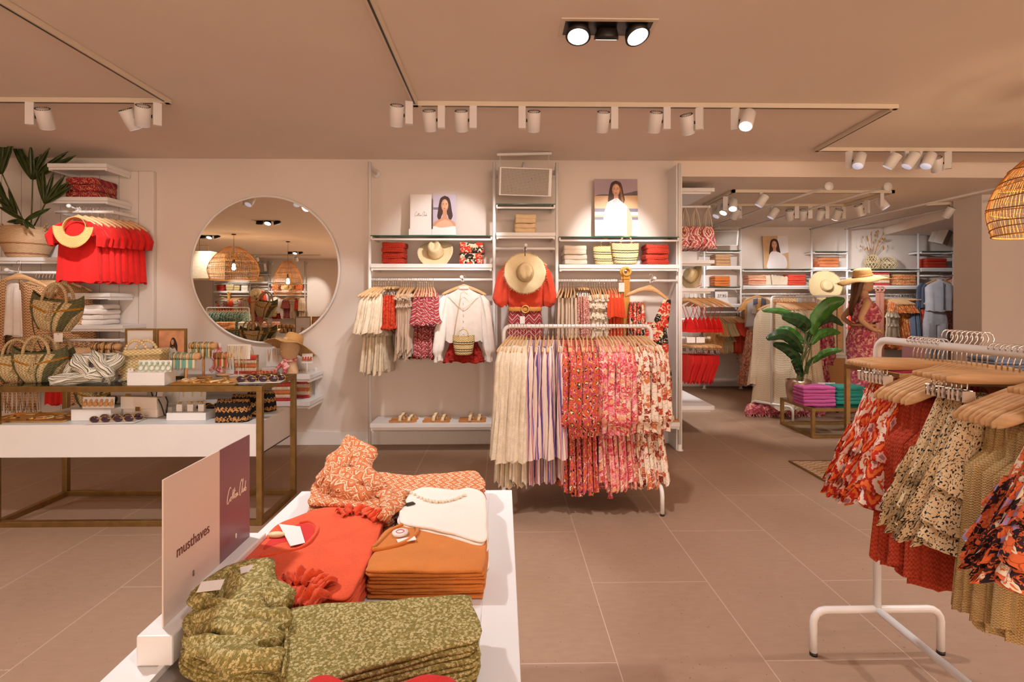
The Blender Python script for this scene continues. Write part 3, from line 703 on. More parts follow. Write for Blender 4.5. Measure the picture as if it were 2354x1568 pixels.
# ------------------------------------------------------------------ folded things
def slab(w, d, t, seed=0, mats=None, corner=.02, wav=.004, out=None, roll=True, n=60, bow=0):
    """a folded garment: soft slab with rounded edges; front edge (-y) at y=0"""
    r = random.Random(seed); ph = [r.uniform(0, 6.3) for _ in range(6)]
    if out is None:
        c = corner; out = [(-w / 2, c), (-w / 2 + c * .3, c * .3), (-w / 2 + c, 0), (0, -.003), (w / 2 - c, 0), (w / 2 - c * .3, c * .3), (w / 2, c), (w / 2 + .002, d / 2), (w / 2, d - c), (w / 2 - c, d), (0, d + .002), (-w / 2 + c, d), (-w / 2, d - c), (-w / 2 - .002, d / 2)]
        lens = 8
    P = crom([(x, y, 0) for x, y in out], max(2, n // len(out)), True); N = len(P)
    cx = sum(p.x for p in P) / N; cy = sum(p.y for p in P) / N
    def wz(x, y): return wav * (sin(x * 17 + ph[0]) * .6 + sin(y * 21 + ph[1]) * .6 + .5 * sin(x * 38 + y * 25 + ph[2]) + .25 * sin(x * 80 - y * 60 + ph[3]))
    rings = []
    prof = [(.0, 0), (.55, .0), (.93, .02), (.985, .12), (1.0, .32), (1.003, .5), (1.0, .68), (.985, .88), (.93, .98), (.75, 1), (.5, 1.0), (.25, 1), (0.001, 1)]
    for q, h in prof:
        ring = []
        for i, p in enumerate(P):
            ew = 1 + .006 * sin(i * .9 + ph[4]) * (q > .9)
            x = cx + (p.x - cx) * q * ew; y = cy + (p.y - cy) * q * ew
            ring.append((x, y, h * t + wz(x, y) * (.6 + .4 * h) + bow * (1 - q) * h))
        rings.append(ring)
    mb = MB(); V = [p for g in rings for p in g]; fs = []; us = []
    for i in range(len(rings) - 1):
        for k in range(N):
            l = (k + 1) % N; f = (i * N + k, i * N + l, (i + 1) * N + l, (i + 1) * N + k); fs.append(f)
            us.append([(V[j][0], V[j][1] + V[j][2] * 1.0) for j in f])
    mb.add(V, fs, fuv=us); return mb
SLC = {}
def stack(x, y, z, n, w, d, t, fab, what, where, group, rz=0, cat='folded clothes', name='folded_garment', jit=.006, tilt=0):
    """n folded garments, front edge centre at x,y, standing on z"""
    for i in range(n):
        k = (round(w, 3), round(d, 3), round(t, 4), fab, i % 3)
        if k not in SLC: SLC[k] = slab(w, d, t, seed=i % 3 + 5).mesh(name, FAB[fab])
        o = bpy.data.objects.new(name, SLC[k]); COL.objects.link(o)
        o.location = (x + R.uniform(-jit, jit), y + R.uniform(-jit, jit) * .6, z + i * t * .97 + .001); o.rotation_euler = (0, 0, rz + R.uniform(-.03, .03))
        pos = 'only' if n == 1 else ('topmost' if i == n - 1 else ('lowest' if i == 0 else (['second', 'third', 'fourth', 'fifth', 'sixth', 'seventh', 'eighth'][n - 2 - i] + ' from the top')))
        tag(o, '%s, %s %s' % (what, pos + ' of the stack' if n > 1 else 'folded', where), cat, group)

# ------------------------------------------------------------------ shop fixtures
GLASS = glassm('shelf_glass'); GEDGE = plain('glass_edge', (.02, .12, .075), .15, var=0, bump=0)
def upright(x, y, zt_, label, grp='white shelving uprights', foot=True, arm=True, yw=YW):
    t = thing('shelf_upright', label, 'shelving post', (x, y, 0), 0, grp)
    m = MB(); m.cyl((0, 0, .012), (0, 0, zt_), .0165, 14); 
    m.build('post', WHITEM, t)
    if foot: MB().lathe([(.036, .0), (.036, .005), (.02, .012), (.017, .06)], 16).build('floor_foot', WHITEM, t)
    if arm:
        a = MB(); a.tube([(0, 0, zt_ - .004), (.0, .05, zt_ - .02), (.0, yw - y - .012, zt_ - .05)], .013, 10); a.build('wall_arm', WHITEM, t)
        MB().tube([(0, yw - y - .014, zt_ - .05), (0, yw - y - .002, zt_ - .05)], .045, 20).build('wall_flange', WHITEM, t)
    return t
def shelf(x0, x1, y0, y1, z, th, label, grp='white shelf boards', brk=True):
    t = thing('wall_shelf', label, 'shelf', ((x0 + x1) / 2, y0, z), 0, grp); h = (x1 - x0) / 2
    MB().bb(-h, h, 0, y1 - y0, -th, 0).build('board', WHITE, t, bev=.0025)
    if brk:
        b = MB(); b.bb(-h + .004, h - .004, .012, .034, -th - .022, -th - .001); b.build('support_bar', WHITEM, t)
        for s_ in (-1, 1):
            MB().bb(s_ * h - s_ * .022, s_ * h - s_ * .006, .01, y1 - y0 - .01, -th - .03, -th - .0005).build('bracket', WHITEM, t)
    return t
def gshelf(x0, x1, y0, y1, z, label):
    t = thing('glass_shelf', label, 'shelf', ((x0 + x1) / 2, y0, z), 0, 'glass shelves on the wall units'); h = (x1 - x0) / 2
    MB().bb(-h, h, .0025, y1 - y0, -.008, 0).build('glass_pane', GLASS, t)
    MB().bb(-h, h, 0, .0022, -.008, 0).build('green_edge', GEDGE, t)
    MB().bb(-h + .01, h - .01, .015, .035, -.045, -.028).build('support_bar', WHITEM, t)
    for s_ in (-1, 1): MB().bb(s_ * h - s_ * .016, s_ * h - s_ * .001, .01, y1 - y0 - .01, -.04, -.0085).build('bracket', WHITEM, t)
    return t
def rail(x0, x1, y, z, label, yw=YW, grp='white hanging rails'):
    t = thing('hanging_rail', label, 'clothes rail', ((x0 + x1) / 2, y, z), 0, grp); h = (x1 - x0) / 2
    MB().cyl((-h, 0, 0), (h, 0, 0), .0135, 14).build('rail_tube', WHITEM, t)
    for s_ in (-1, 1): MB().bb(s_ * h - s_ * .012, s_ * h - s_ * .001, -.005, yw - y - .02, -.012, .012).build('bracket', WHITEM, t)
    return t
def hookarm(x, y, z, L, label):
    """a straight arm reaching forward from a rail, with a ball end"""
    t = thing('face_out_arm', label, 'display arm', (x, y, z), 0, 'white display arms')
    MB().tube([(0, .0, 0), (0, -L, .015)], .009, 10).build('arm_tube', WHITEM, t)
    MB().ball((0, -L - .008, .016), .02).build('ball_end', WHITEM, t)
    MB().box((0, 0, 0), (.03, .034, .034)).build('clamp', WHITEM, t)
    return t
def text_mesh(s, size, mat, parent, M_, name='lettering', ext=.0004, align='CENTER', sx=1.0):
    c = bpy.data.curves.new('lettering', 'FONT'); c.body = s; c.size = size; c.extrude = ext; c.align_x = align; c.align_y = 'CENTER'
    tmp = bpy.data.objects.new('tmp', c); COL.objects.link(tmp)
    me = bpy.data.meshes.new_from_object(tmp.evaluated_get(bpy.context.evaluated_depsgraph_get()))
    bpy.data.objects.remove(tmp); me.transform(M_ @ Matrix.Diagonal((sx, 1, 1, 1))); me.materials.clear(); me.materials.append(mat)
    o = bpy.data.objects.new(name, me); COL.objects.link(o); o.parent = parent; return o
SCRIPT = [[(1.0, 1.55), (.85, 1.75), (.55, 1.45), (.25, .8), (.12, .15), (.25, -.1), (.5, .05), (.75, .35)], [(.98, .5), (.85, .35), (.85, .08), (1.0, .02), (1.15, .25), (1.1, .5), (.98, .5), (1.05, .38), (1.3, .5)],
          [(1.3, .5), (1.55, 1.25), (1.4, .5), (1.42, .1), (1.6, .4)], [(1.6, .4), (1.9, 1.35), (1.72, .5), (1.74, .1), (1.9, .3)], [(1.25, .75), (2.1, .95)],
          [(2.1, .5), (1.97, .35), (1.98, .1), (2.12, .05), (2.25, .3), (2.18, .5), (2.1, .5)], [(2.25, .42), (2.4, .5), (2.38, .05), (2.45, .3), (2.6, .5), (2.62, .1), (2.75, .2)],
          [(3.75, 1.5), (3.65, 1.8), (3.4, 1.5), (3.15, .85), (3.05, .2), (3.2, -.1), (3.4, .05), (3.6, .35)], [(3.6, .3), (3.95, 1.5), (4.0, 1.75), (3.85, 1.2), (3.75, .15), (3.9, .1), (4.0, .5)],
          [(4.0, .5), (3.98, .15), (4.1, .08), (4.25, .5), (4.25, .1), (4.4, .3)], [(4.4, .3), (4.65, 1.3), (4.5, .6), (4.48, .08), (4.65, .02), (4.78, .3), (4.65, .45), (4.5, .3)]]
def script_mark(u, mat, parent, M_, r=.04, name='script_lettering'):
    m = MB(); m.M = M_
    for st in SCRIPT: m.tube([(p[0] * u - 2.4 * u, p[1] * u - .7 * u, 0) for p in crom([(a, b, 0) for a, b in st], 5)], r * u, 5)
    return m.build(name, mat, parent)
UPR = Matrix.Rotation(pi / 2, 4, 'X')     # text plane facing -y
INK = plain('print_ink', (.16, .11, .10), .6, var=0, bump=0)
SKIN = plain('print_skin', srgb(206, 150, 118), .5, var=.03); HAIRP = plain('print_hair', srgb(64, 38, 28), .5, var=.2, scale=60); 
def ell(cx, cy, rx, ry, n=28, a0=0, a1=2 * pi): return [(cx + rx * cos(a0 + (a1 - a0) * k / n), cy + ry * sin(a0 + (a1 - a0) * k / n)) for k in range(n)]
def printed(w, h, layers, name, parent, base, th=.004):
    """a flat print in its x-z plane facing -y, origin at bottom centre; layers = [(material, outline in 0..1)]"""
    m = MB(); m.bb(-w / 2, w / 2, 0, th, 0, h); mats = [base]
    for i, (mt, o) in enumerate(layers):
        if mt not in mats: mats.append(mt)
        m.m = mats.index(mt); y = -.0003 * (i + 1)
        o = [(min(1, max(0, a)), min(1, max(0, b))) for a, b in o]
        m.add([((a - .5) * w, y, b * h) for a, b in o], [tuple(range(len(o)))[::-1] if sum((o[k][0] * o[(k + 1) % len(o)][1] - o[(k + 1) % len(o)][0] * o[k][1]) for k in range(len(o))) < 0 else tuple(range(len(o)))], smooth=False)
    return m.build(name, mats, parent)
LIP = plain('print_lip', srgb(170, 84, 76), .5, var=0); SKIN2 = plain('print_skin_light', srgb(226, 176, 146), .5, var=.03)
HAIRL = plain('print_hair_light', srgb(150, 100, 60), .5, var=.2, scale=60)
def face(cx, cy, s, asp=1.0, hair=HAIRP, long=1.0, light=None):
    """asp = width/height correction so that shapes stay round"""
    S = lambda o: [(cx + a * s * asp, cy + b * s) for a, b in o]
    L = [(hair, S(crom2([(-.1, 1.28), (-.62, 1.0), (-.85, .3), (-1.0, -.6 * long), (-1.1, -1.5 * long), (-.7, -1.9 * long), (-.4, -1.2), (0, -1.0), (.4, -1.2), (.7, -2.0 * long), (1.15, -1.4 * long), (1.0, -.5), (.85, .4), (.6, 1.05), (.1, 1.28)]))),
         (SKIN, S([(-.28, -.6), (.28, -.6), (.34, -1.6), (-.34, -1.6)])), (SKIN, S(ell(0, .05, .52, .82))), (SKIN2, S(ell(.08, .12, .36, .6)))]
    if light: L.append((light, S(crom2([(.3, 1.15), (.62, .6), (.8, -.4), (1.0, -1.4), (.8, -1.8), (.6, -.8), (.5, .2)]))))
    for sx in (-1, 1):
        L += [(HAIRP, S(ell(sx * .21, .16, .11, .035, 12))), (HAIRP, S(ell(sx * .22, .30, .15, .025, 12)))]
    L += [(SKIN, S([(-.05, .15), (.04, .15), (.09, -.14), (-.09, -.14)])), (LIP, S(ell(0, -.36, .15, .055, 14))), (hair, S(crom2([(0, 1.2), (-.5, .9), (-.62, .1), (-.5, .55), (-.1, .85), (.1, .86), (.5, .5), (.62, .1), (.5, .9)])))]
    return L
def crom2(P, k=4): return [(p.x, p.y) for p in crom([(a, b, 0) for a, b in P], k, True)]
# ------------------------------------------------------------------ hats
STRAWL = straw('pale_straw', srgb(240, 224, 184), srgb(206, 180, 132), 300, 500, st=.5)
STRAWT = straw('tan_raffia', srgb(222, 176, 110), srgb(170, 120, 66), 260, 420, st=.6)
STRAWC = straw('coarse_cream_raffia', srgb(232, 210, 164), srgb(180, 148, 96), 220, 360, st=.8)
BAND = plain('hat_band', srgb(206, 176, 120), .7)
def hat(name, label, cat, grp, M_, rb=.19, rc=.085, hc=.115, mat=None, western=True, fringe=0, droop=.0, n=56, curl=.03, seed=1):
    """axis +z = crown top; M_ places it"""
    mat = mat or STRAWL; r = random.Random(seed)
    t = thing(name, label, cat, (0, 0, 0), 0, grp); t.matrix_world = M_
    m = MB(); rings = []
    prof = [(rc * 1.02, 0), (rc * 1.0, hc * .35), (rc * .93, hc * .75), (rc * .82, hc * .95), (rc * .55, hc * 1.0), (.004, hc * .98)]
    for q, z in prof:
        rg = []
        for k in range(n):
            a = 2 * pi * k / n; x = q * cos(a) * (.88 if western else 1); y = q * sin(a) * 1.08; zz = z
            if western and z > hc * .7:
                zz -= .028 * math.exp(-(x / .022) ** 2) * smooth01((y + rc) / rc) ; x *= 1 - .22 * smooth01(y / rc) * (z > hc * .7)
            rg.append((x, y, zz))
        rings.append(rg)
    m.loft(rings, cap1=True); m.build('crown', mat, t)
    b = MB(); rings = []
    for i in range(9):
        q = i / 8; rg = []
        for k in range(n):
            a = 2 * pi * k / n; rr = rc * 1.0 + (rb - rc) * q; fr = (1 + (fringe * r.uniform(-1, 1) if q == 1 else 0))
            x = rr * cos(a) * fr * (1 - .12 * (1 - q)); y = rr * sin(a) * fr * (1 + .08 * (1 - q))
            zz = -.002 - droop * q * q * (1 + .35 * sin(2 * a + 1) + .2 * sin(5 * a)) + curl * q * q * cos(2 * a) * (1 if western else .4) + .004 * sin(7 * a) * q
            rg.append((x, y, zz))
        rings.append(rg)
    b.loft(rings); br = b.build('brim', mat, t, sol=.003)
    bd = MB(); bd.lathe([(rc * 1.05, .004), (rc * 1.045, .022)], 40, sy=1.08); bd.build('hat_band', BAND if mat != STRAWT else mat, t)
    if fringe:
        f = MB()
        for k in range(170):
            a = 2 * pi * k / 170 + r.uniform(-.01, .01); z = -.002 - droop * (1 + .35 * sin(2 * a + 1) + .2 * sin(5 * a)) + curl * cos(2 * a) * .4
            p = Vector((rb * .97 * cos(a), rb * .97 * sin(a), z)); e = p + Vector((cos(a + r.uniform(-.5, .5)), sin(a + r.uniform(-.5, .5)), r.uniform(-.5, .2))) * r.uniform(.012, .03)
            f.tube([p, e], [.0016, .0006], 3)
        f.build('frayed_edge', mat, t)
    return t
def look(loc, axis, spin=0):
    """matrix with local z along axis"""
    q = Vector(axis).to_track_quat('Z', 'Y'); return Matrix.Translation(loc) @ q.to_matrix().to_4x4() @ Matrix.Rotation(spin, 4, 'Z')
# ------------------------------------------------------------------ bags
BLK = srgb(36, 30, 28)
def basket_tote(label, grp, loc, rz=0, sc=1.0, wide=.135, cat='straw bag', strap=False):
    t = thing('straw_bag', label, cat, loc, rz, grp); t.scale = (sc, sc, sc)
    hgt = .2
    k = straw('striped_basket', srgb(226, 204, 150), srgb(150, 122, 70), 230, 330, [(-hgt * .35, .004, BLK), (-hgt * .46, .004, BLK), (-hgt * .72, .004, BLK), (-hgt * .83, .004, BLK)], st=1.0) if 'tote' not in GC else GC['tote']
    GC['tote'] = k
    rings = []
    for i in range(11):
        q = i / 10; z = hgt * (1 - q); w_ = wide * (1 - .22 * q ** 2.2); d_ = .035 + .025 * q
        rings.append([(w_ * math.copysign(abs(cos(a)) ** .7, cos(a)), d_ * math.copysign(abs(sin(a)) ** .8, sin(a)), z + .004 * cos(2 * a)) for a in [2 * pi * j / 40 for j in range(40)]])
    m = MB(); m.loft(rings, cap1=True); m.build('basket_body', k, t)
    for s_ in (-1, 1):
        b = MB()
        for j in range(20):
            a = 2 * pi * j / 20; b.ball((.052 * cos(a), s_ * .045 - s_ * .012 * (sin(a) < -.2), hgt + .012 + .055 * sin(a)), .0085, 8)
        b.build('bead_handle', BEAD, t)
    if strap: MB().tube([(-wide * .9, 0, hgt - .01), (-wide * .75, 0, hgt + .14), (-.03, .0, hgt + .44), (.0, .0, hgt + .465), (.04, 0, hgt + .43)], .003, 6).build('shoulder_strap', BEAD, t)
    return t
BEAD = plain('wood_bead', srgb(236, 208, 158), .4, var=.06, bump=0)
# ================================================================== near wall unit
YP = 5.09; Z = lambda py, Y=5.06: PZ(py, Y)
xs = [PX(p, YP) for p in (850, 1136, 1280, 1562)]
zt4 = Z(374, YP)
for x, l in zip(xs, ('outer upright of the first shelving bay, by the mirror', 'upright between the hat shelf and the speaker bay', 'upright between the speaker bay and the tall poster bay', 'outer upright at the end of the near wall')):
    upright(x, YP, zt4, 'white ' + l)
e = .018
xa, xb, xc, xd = xs
y0, y1 = 5.04, YW - .004
COPY0 = len(bpy.data.objects)
UNIT0 = set(o.name for o in COL.objects if o.get('category') != 'shelving post')
gshelf(xa + e, xb - e, y0, y1, Z(542), 'glass shelf holding the script card and portrait')
gshelf(xb + e, xc - e, y0, y1, Z(469), 'small glass shelf beneath the white speaker')
gshelf(xc + e, xd - e, y0, y1, Z(544), 'glass shelf holding the tall beach poster')
shelf(xa + e, xb - e, y0, y1, Z(607), .038, 'white shelf with red knits, hat and bold printed stack')
shelf(xb + e, xc - e, y0, y1, Z(535), .034, 'short white shelf with sand coloured towelling stack')
shelf(xc + e, xd - e, y0, y1, Z(608), .038, 'white shelf with two striped baskets between stacks')
shelf(xa + e, xb - e, y0 - .02, y1, Z(973, 5.02), .04, 'low white shelf carrying three pairs of sandals')
shelf(xc + e, xd - e, y0 - .02, y1, Z(973, 5.02), .04, 'low white shelf behind the floral dresses')
shelf(xb + e, xc - e, y0 - .02, y1, Z(973, 5.02), .04, 'low white shelf behind the cream dresses')
rail(xa + e, xb - e, YP, Z(643), 'white rail with cream, lace and zigzag garments')
rail(xb + e, xc - e, YP, Z(571), 'short white rail with the rust blouse outfit')
rail(xc + e, xd - e, YP, Z(645), 'white rail with linen trousers and ruffled tops')
# cards and posters
def stand_card(px0, px1, pyt, pyb, Y, layers, base, label, cat, holder=.0, name='poster', lean=.03, script=0):
    x0, x1 = PX(px0, Y), PX(px1, Y); zb, zt_ = PZ(pyb, Y), PZ(pyt, Y)
    t = thing(name, label, cat, ((x0 + x1) / 2, Y, zb)); w_ = x1 - x0; h_ = zt_ - zb
    if holder: MB().bb(-w_ / 2 - .008, w_ / 2 + .008, -.02, .03, 0, holder).build('card_holder', WHITE, t, bev=.002)
    p = printed(w_, h_, layers, 'printed_sheet', t, base)
    p.location = (0, .012, .001 + holder * .15); p.rotation_euler = (-lean, 0, 0)
    if script: script_mark(script, INK, p, Matrix.Translation((0, -.0008, h_ * .5)) @ UPR)
    return t
zg = 542
stand_card(942, 991, 449, 541.5, 5.2, [], CARD, 'white card with thin script lettering beside the portrait', 'sign card', .06, 'sign_card', script=.026)
BGP = plain('print_lavender', srgb(196, 186, 206), .5, var=.05, scale=4); WHT = plain('print_white', (.86, .82, .84), .5, var=.02); SANDP = plain('print_sand', srgb(214, 176, 134), .5, var=.1, scale=8)
SKYP = plain('print_sky', srgb(170, 150, 160), .5, var=.06, scale=3); TREEP = plain('print_trees', srgb(98, 86, 92), .5, var=.2, scale=30); BLU = plain('print_grey', srgb(120, 112, 128), .5)
asp = (991 - 942) / (541 - 449)
pl = [(BLU, [(0, .62), (.35, .62), (.35, .68), (0, .68)])] + face(.52, .72, .19, 1 / asp * .85) + [(SKIN, crom2([(.40, .42), (.30, .38), (.05, .30), (0, .1), (0, 0), (1, 0), (1, .22), (.92, .32), (.66, .40), (.62, .44)])), (SKIN2, crom2([(.45, .36), (.2, .28), (.1, .18), (.8, .18), (.85, .28), (.62, .36)])), (WHT, crom2([(0, .2), (.3, .17), (.6, .18), (1, .2), (1, 0), (0, 0)]))]
stand_card(995, 1047, 449, 541.5, 5.2, pl, BGP, 'portrait card of a dark haired woman in off-shoulder top', 'poster', .06)
asp = 102 / 135
PTOP = floral('print_blouse', (.85, .82, .82), [(.5, .48, .5), (.8, .78, .8)], 60, .02, .3)
pl = [(SKYP, [(0, .72), (1, .72), (1, 1), (0, 1)]), (TREEP, crom2([(0, .70), (.2, .73), (.5, .72), (.8, .76), (1, .79), (1, .70), (.5, .69)])), (SANDP, [(0, .45), (1, .45), (1, .71), (0, .70)]), (BLU, [(0, .42), (1, .42), (1, .48), (0, .48)]), (WHT, [(0, .36), (1, .36), (1, .42), (0, .42)]), (BLU, [(0, .28), (1, .28), (1, .33), (0, .33)]), (WHT, [(0, 0), (1, 0), (1, .28), (0, .28)])]
pl += face(.5, .80, .13, 1 / asp, HAIRP, 1.0, HAIRL) + [(PTOP, crom2([(.38, .62), (.28, .55), (.2, .3), (.24, 0), (.8, 0), (.78, .3), (.76, .5), (.62, .60), (.52, .66)])), (SKIN2, crom2([(.76, .50), (.86, .3), (.84, .0), (.74, .0), (.74, .3)]))]
stand_card(1368, 1468, 408, 542, 5.22, pl, SANDP, 'tall poster of a long haired woman on a beach', 'poster', 0, lean=.06)
# speaker
def speaker(x, y, z, w_, rz, label, tilt=.25):
    t = thing('wall_speaker', label, 'loudspeaker', (x, y, z), 0, 'white perforated wall speakers')
    h = w_ * .52; d = w_ * .42; Rm = Matrix.Rotation(rz, 4, 'Z') @ Matrix.Rotation(tilt, 4, 'X')
    m = MB(); m.M = Rm; o = [(-w_ / 2, -d / 2), (w_ / 2, -d / 2), (w_ / 2, d * .1), (w_ * .3, d / 2), (-w_ * .3, d / 2), (-w_ / 2, d * .1)]
    m.prism(o, -h / 2, h / 2); m.build('cabinet', WHITEM, t, bev=.004)
    k = GC.get('grille')
    if not k:
        q = NT('perforated_grille'); x_, y_, _ = q.sep(q.uv(rnd=False)); q_ = 480
        f = q.math('MULTIPLY', q.math('SINE', q.math('MULTIPLY', q.math('ADD', x_, y_), q_ * .7)), q.math('SINE', q.math('MULTIPLY', q.math('SUBTRACT', x_, y_), q_ * .7)))
        k = q.fin(q.mix(q.math('GREATER_THAN', q.math('ABSOLUTE', f), .30), (.70, .62, .54), (.07, .055, .045)), .5); GC['grille'] = k
    g = MB(); g.M = Rm; g.bb(-w_ * .47, w_ * .44, -d / 2 - .004, -d / 2 - .001, -h * .46, h * .46); g.build('grille', k, t)
    b = MB(); b.M = Matrix.Rotation(rz, 4, 'Z'); b.box((0, -.02, h * .5 + .13), (w_ * 1.06, .03, .022), ry=-.06); b.build('hanging_bar', WHITEM, t)
    for s_ in (-1, 1):
        c = MB(); c.M = Matrix.Rotation(rz, 4, 'Z')
        for j in range(5):
            cc = Vector((s_ * w_ * .47, -.03, h * .5 + .105 + s_ * .014 - j * .026)); c.tube([cc + Vector((.007 * cos(a) * (j % 2), .007 * cos(a) * (1 - j % 2), .015 * sin(a))) for a in [2 * pi * q / 10 for q in range(10)]], .0024, 5, closed=True)
        c.build('chain', WHITEM, t)
    MB().tube([(0, 0, h * .3), (0, .12, h * .5 + .08), (0, YW - y if y < YW else YD - y, h * .5 + .08)], .014, 8).build('wall_mount', WHITEM, t)
    return t
speaker(PX(1205, 5.0), 5.04, PZ(416, 5.0), .50, .12, 'white perforated speaker chained above the hat outfit', .22)
# shelf contents
s0 = PX(903, 5.1)
stack(PX(903, 5.08), 5.07, Z(606), 4, .215, .22, .053, 'rustknit', 'rust red bobble knit jumper', 'beside the cream hat', 'rust knits by the hat')
stack(PX(1084, 5.08), 5.07, Z(606), 4, .23, .22, .053, 'bold', 'red, black and cream leaf printed garment', 'beside the cream hat', 'bold print stack')
stack(PX(1208, 5.1), 5.08, Z(534), 4, .205, .2, .046, 'towel', 'sand towelling garment', 'beneath the white speaker', 'sand towelling stack')
stack(PX(1322, 5.1), 5.07, Z(607), 4, .22, .24, .047, 'creamt', 'ivory waffle garment', 'left of the striped baskets', 'ivory waffle stack')
stack(PX(1510, 5.1), 5.07, Z(607), 4, .22, .22, .05, 'rustknit', 'rust red bobble knit jumper', 'right of the striped baskets', 'rust knits by the baskets')
hat('straw_hat', 'cream straw fedora leaning on the shelf between two stacks', 'hat', None, look((PX(1000, 5.1), 5.15, Z(580)), (-.05, -.75, .55), .12), .175, .08, .12)
basket_tote('striped straw bag with bead ring handles, nearer the ivory stack', 'striped straw bags on the shelf', (PX(1393, 5.12), 5.16, Z(606)), 0, .92)
basket_tote('striped straw bag with bead ring handles, overlapping its twin in front', 'striped straw bags on the shelf', (PX(1437, 5.1), 5.095, Z(606)), 0, 1.0)
# garments on the left bay rail; rails run along x so hanger bars point along y
zr = Z(643); A0 = xa + .03
def wr(px0, px1, n, style, fab, name, cat, desc, place, grp, **kw):
    row((PX(px0, YP), YP, zr), (PX(px1, YP), YP, zr), n, kw.pop('rz', pi / 2), style, fab, name, cat, desc, place, grp, **kw)
wr(857, 889, 6, 'tunic', 'cream', 'tunic', 'tunic', 'cream ruffled lace tunic', 'on the rail nearest the mirror', 'cream tunics on the wall rail', rzf=lambda t: pi / 2 - .45 + .35 * t, sc=(.8, 1, 1))
wr(891, 917, 5, 'shorts', 'lacered', 'shorts', 'shorts', 'orange lace shorts', 'beside the cream tunics', 'orange lace shorts', clip=True, sc=1.05)
wr(920, 954, 7, 'ties', 'beige', 'top', 'top', 'beige ruffled tie top', 'between lace shorts and zigzag tops', 'beige tie tops', sc=1.05)
wr(958, 998, 8, 'tunic', 'zigzag', 'tunic', 'tunic', 'wine zigzag tunic', 'beside the white blouse', 'zigzag tunics', rzf=lambda t: pi / 2 + .05 + .3 * t, sc=.8)
# faced-out white blouse outfit
hookarm(PX(1064, YP), YP, zr, .14, 'short white arm holding the white blouse')
bx = PX(1066, 4.93)
HANG('wooden hanger inside the white lace blouse', (bx, 4.95, zr - .07), (0, 0, 0), 'face-out hangers')
def blouse(label, loc, fab, name='blouse', slx=None, prof=None, cuffm=None, seed=3, cat='blouse', **kw):
    t = thing(name, label, cat, loc)
    pr = prof or [(-.004, .055, .02, 0), (-.03, .10, .028, 0), (-.06, .16, .034, .001), (-.10, .19, .045, .002), (-.3, .175, .06, .004), (-.5, .18, .07, .006)]
    garment(pr, seed, 9, .01, sleeves=[dict(rows=slx, amp=.008)] if slx else None).build('body', FAB[fab], t)
    MB().lathe([(.058, -.012), (.05, .008), (.048, .022)], 24, sy=.5).build('collar', FAB[fab], t)
    return t
b = blouse('white lace blouse with long sleeves hung over rust shorts', (bx, 4.95, zr - .09), 'white', slx=[(.165, 0, -.06, .02, .03), (.195, -.005, -.11, .045, .045), (.215, -.01, -.25, .05, .05), (.225, -.02, -.45, .055, .05), (.235, -.03, -.58, .055, .05), (.235, -.035, -.63, .032, .03), (.235, -.035, -.68, .036, .03)])
pb = MB()
for j in range(6): pb.ball((0, -.072, -.12 - j * .06), .006, 8)
pb.build('button_row', CARD, b)
yk = MB(); yk.tube([(-.15, -.04, -.06), (-.06, -.062, -.15), (0, -.075, -.19), (.06, -.062, -.15), (.15, -.04, -.06)], .0028, 6); yk.build('lace_trim', FAB['offw'], b)
gob('shorts', 'skirt', 'lacedark', (bx + .0, 4.97, zr - .42), (0, 0, 0), 'dark rust lace shorts beneath the white blouse', 'shorts', None, sc=.72)
basket_tote('small striped straw bag hanging in front of the white blouse', None, (bx + .005, 4.86, zr - .70), 0, .88, wide=.115, strap=True)
# sandals: three pairs, each shoe a thing
LEA = plain('tan_leather', srgb(196, 132, 72), .5, var=.08); STU = plain('cream_studded', srgb(236, 214, 176), .5, var=.1)
def mk_sandal():
    t = thing('sandal', '', 'sandal')
    o = crom2([(-.13, 0), (-.12, .028), (-.06, .03), (0, .027), (.07, .04), (.12, .03), (.135, 0), (.12, -.03), (.07, -.038), (0, -.025), (-.06, -.03), (-.12, -.028)], 4)
    MB().prism(o, 0, .016).build('sole', LEA, t, bev=.003)
    for x, hh in ((-.01, .055), (.075, .038)):
        m = MB(); m.grid(lambda u, v: (x + (u - .5) * .03 - .012 * cos(pi * v), .036 * -cos(pi * v), .014 + hh * sin(pi * v) ** .8), 3, 14); s_ = m.build('strap', STU, t, sol=.003)
        d = MB()
        for j in range(4):
            v = .2 + j * .2; d.ball((x - .014 - .012 * cos(pi * v), -.037 * cos(pi * v), .016 + hh * sin(pi * v) ** .8), .005, 6)
        d.build('studs', GOLD, s_)
    return t
SAN = Proto(mk_sandal); zs = Z(973, 5.02)
for i, (px, tx) in enumerate([(925, 'nearest the mirror wall'), (1002, 'in the middle'), (1085, 'nearest the cream dresses')]):
    x = PX(px, 5.08)
    SAN('tan sandal with two studded straps, front one of the pair %s' % tx, (x, 5.09, zs), (0, 0, .04), 'studded tan sandals')
    SAN('tan sandal with two studded straps, rear one of the pair %s' % tx, (x + .0, 5.20, zs), (0, 0, .02), 'studded tan sandals')
SAN('tan sandal showing behind the rack of paisley dresses', (PX(1530, 5.08), 5.09, zs), (0, 0, .02), 'studded tan sandals')
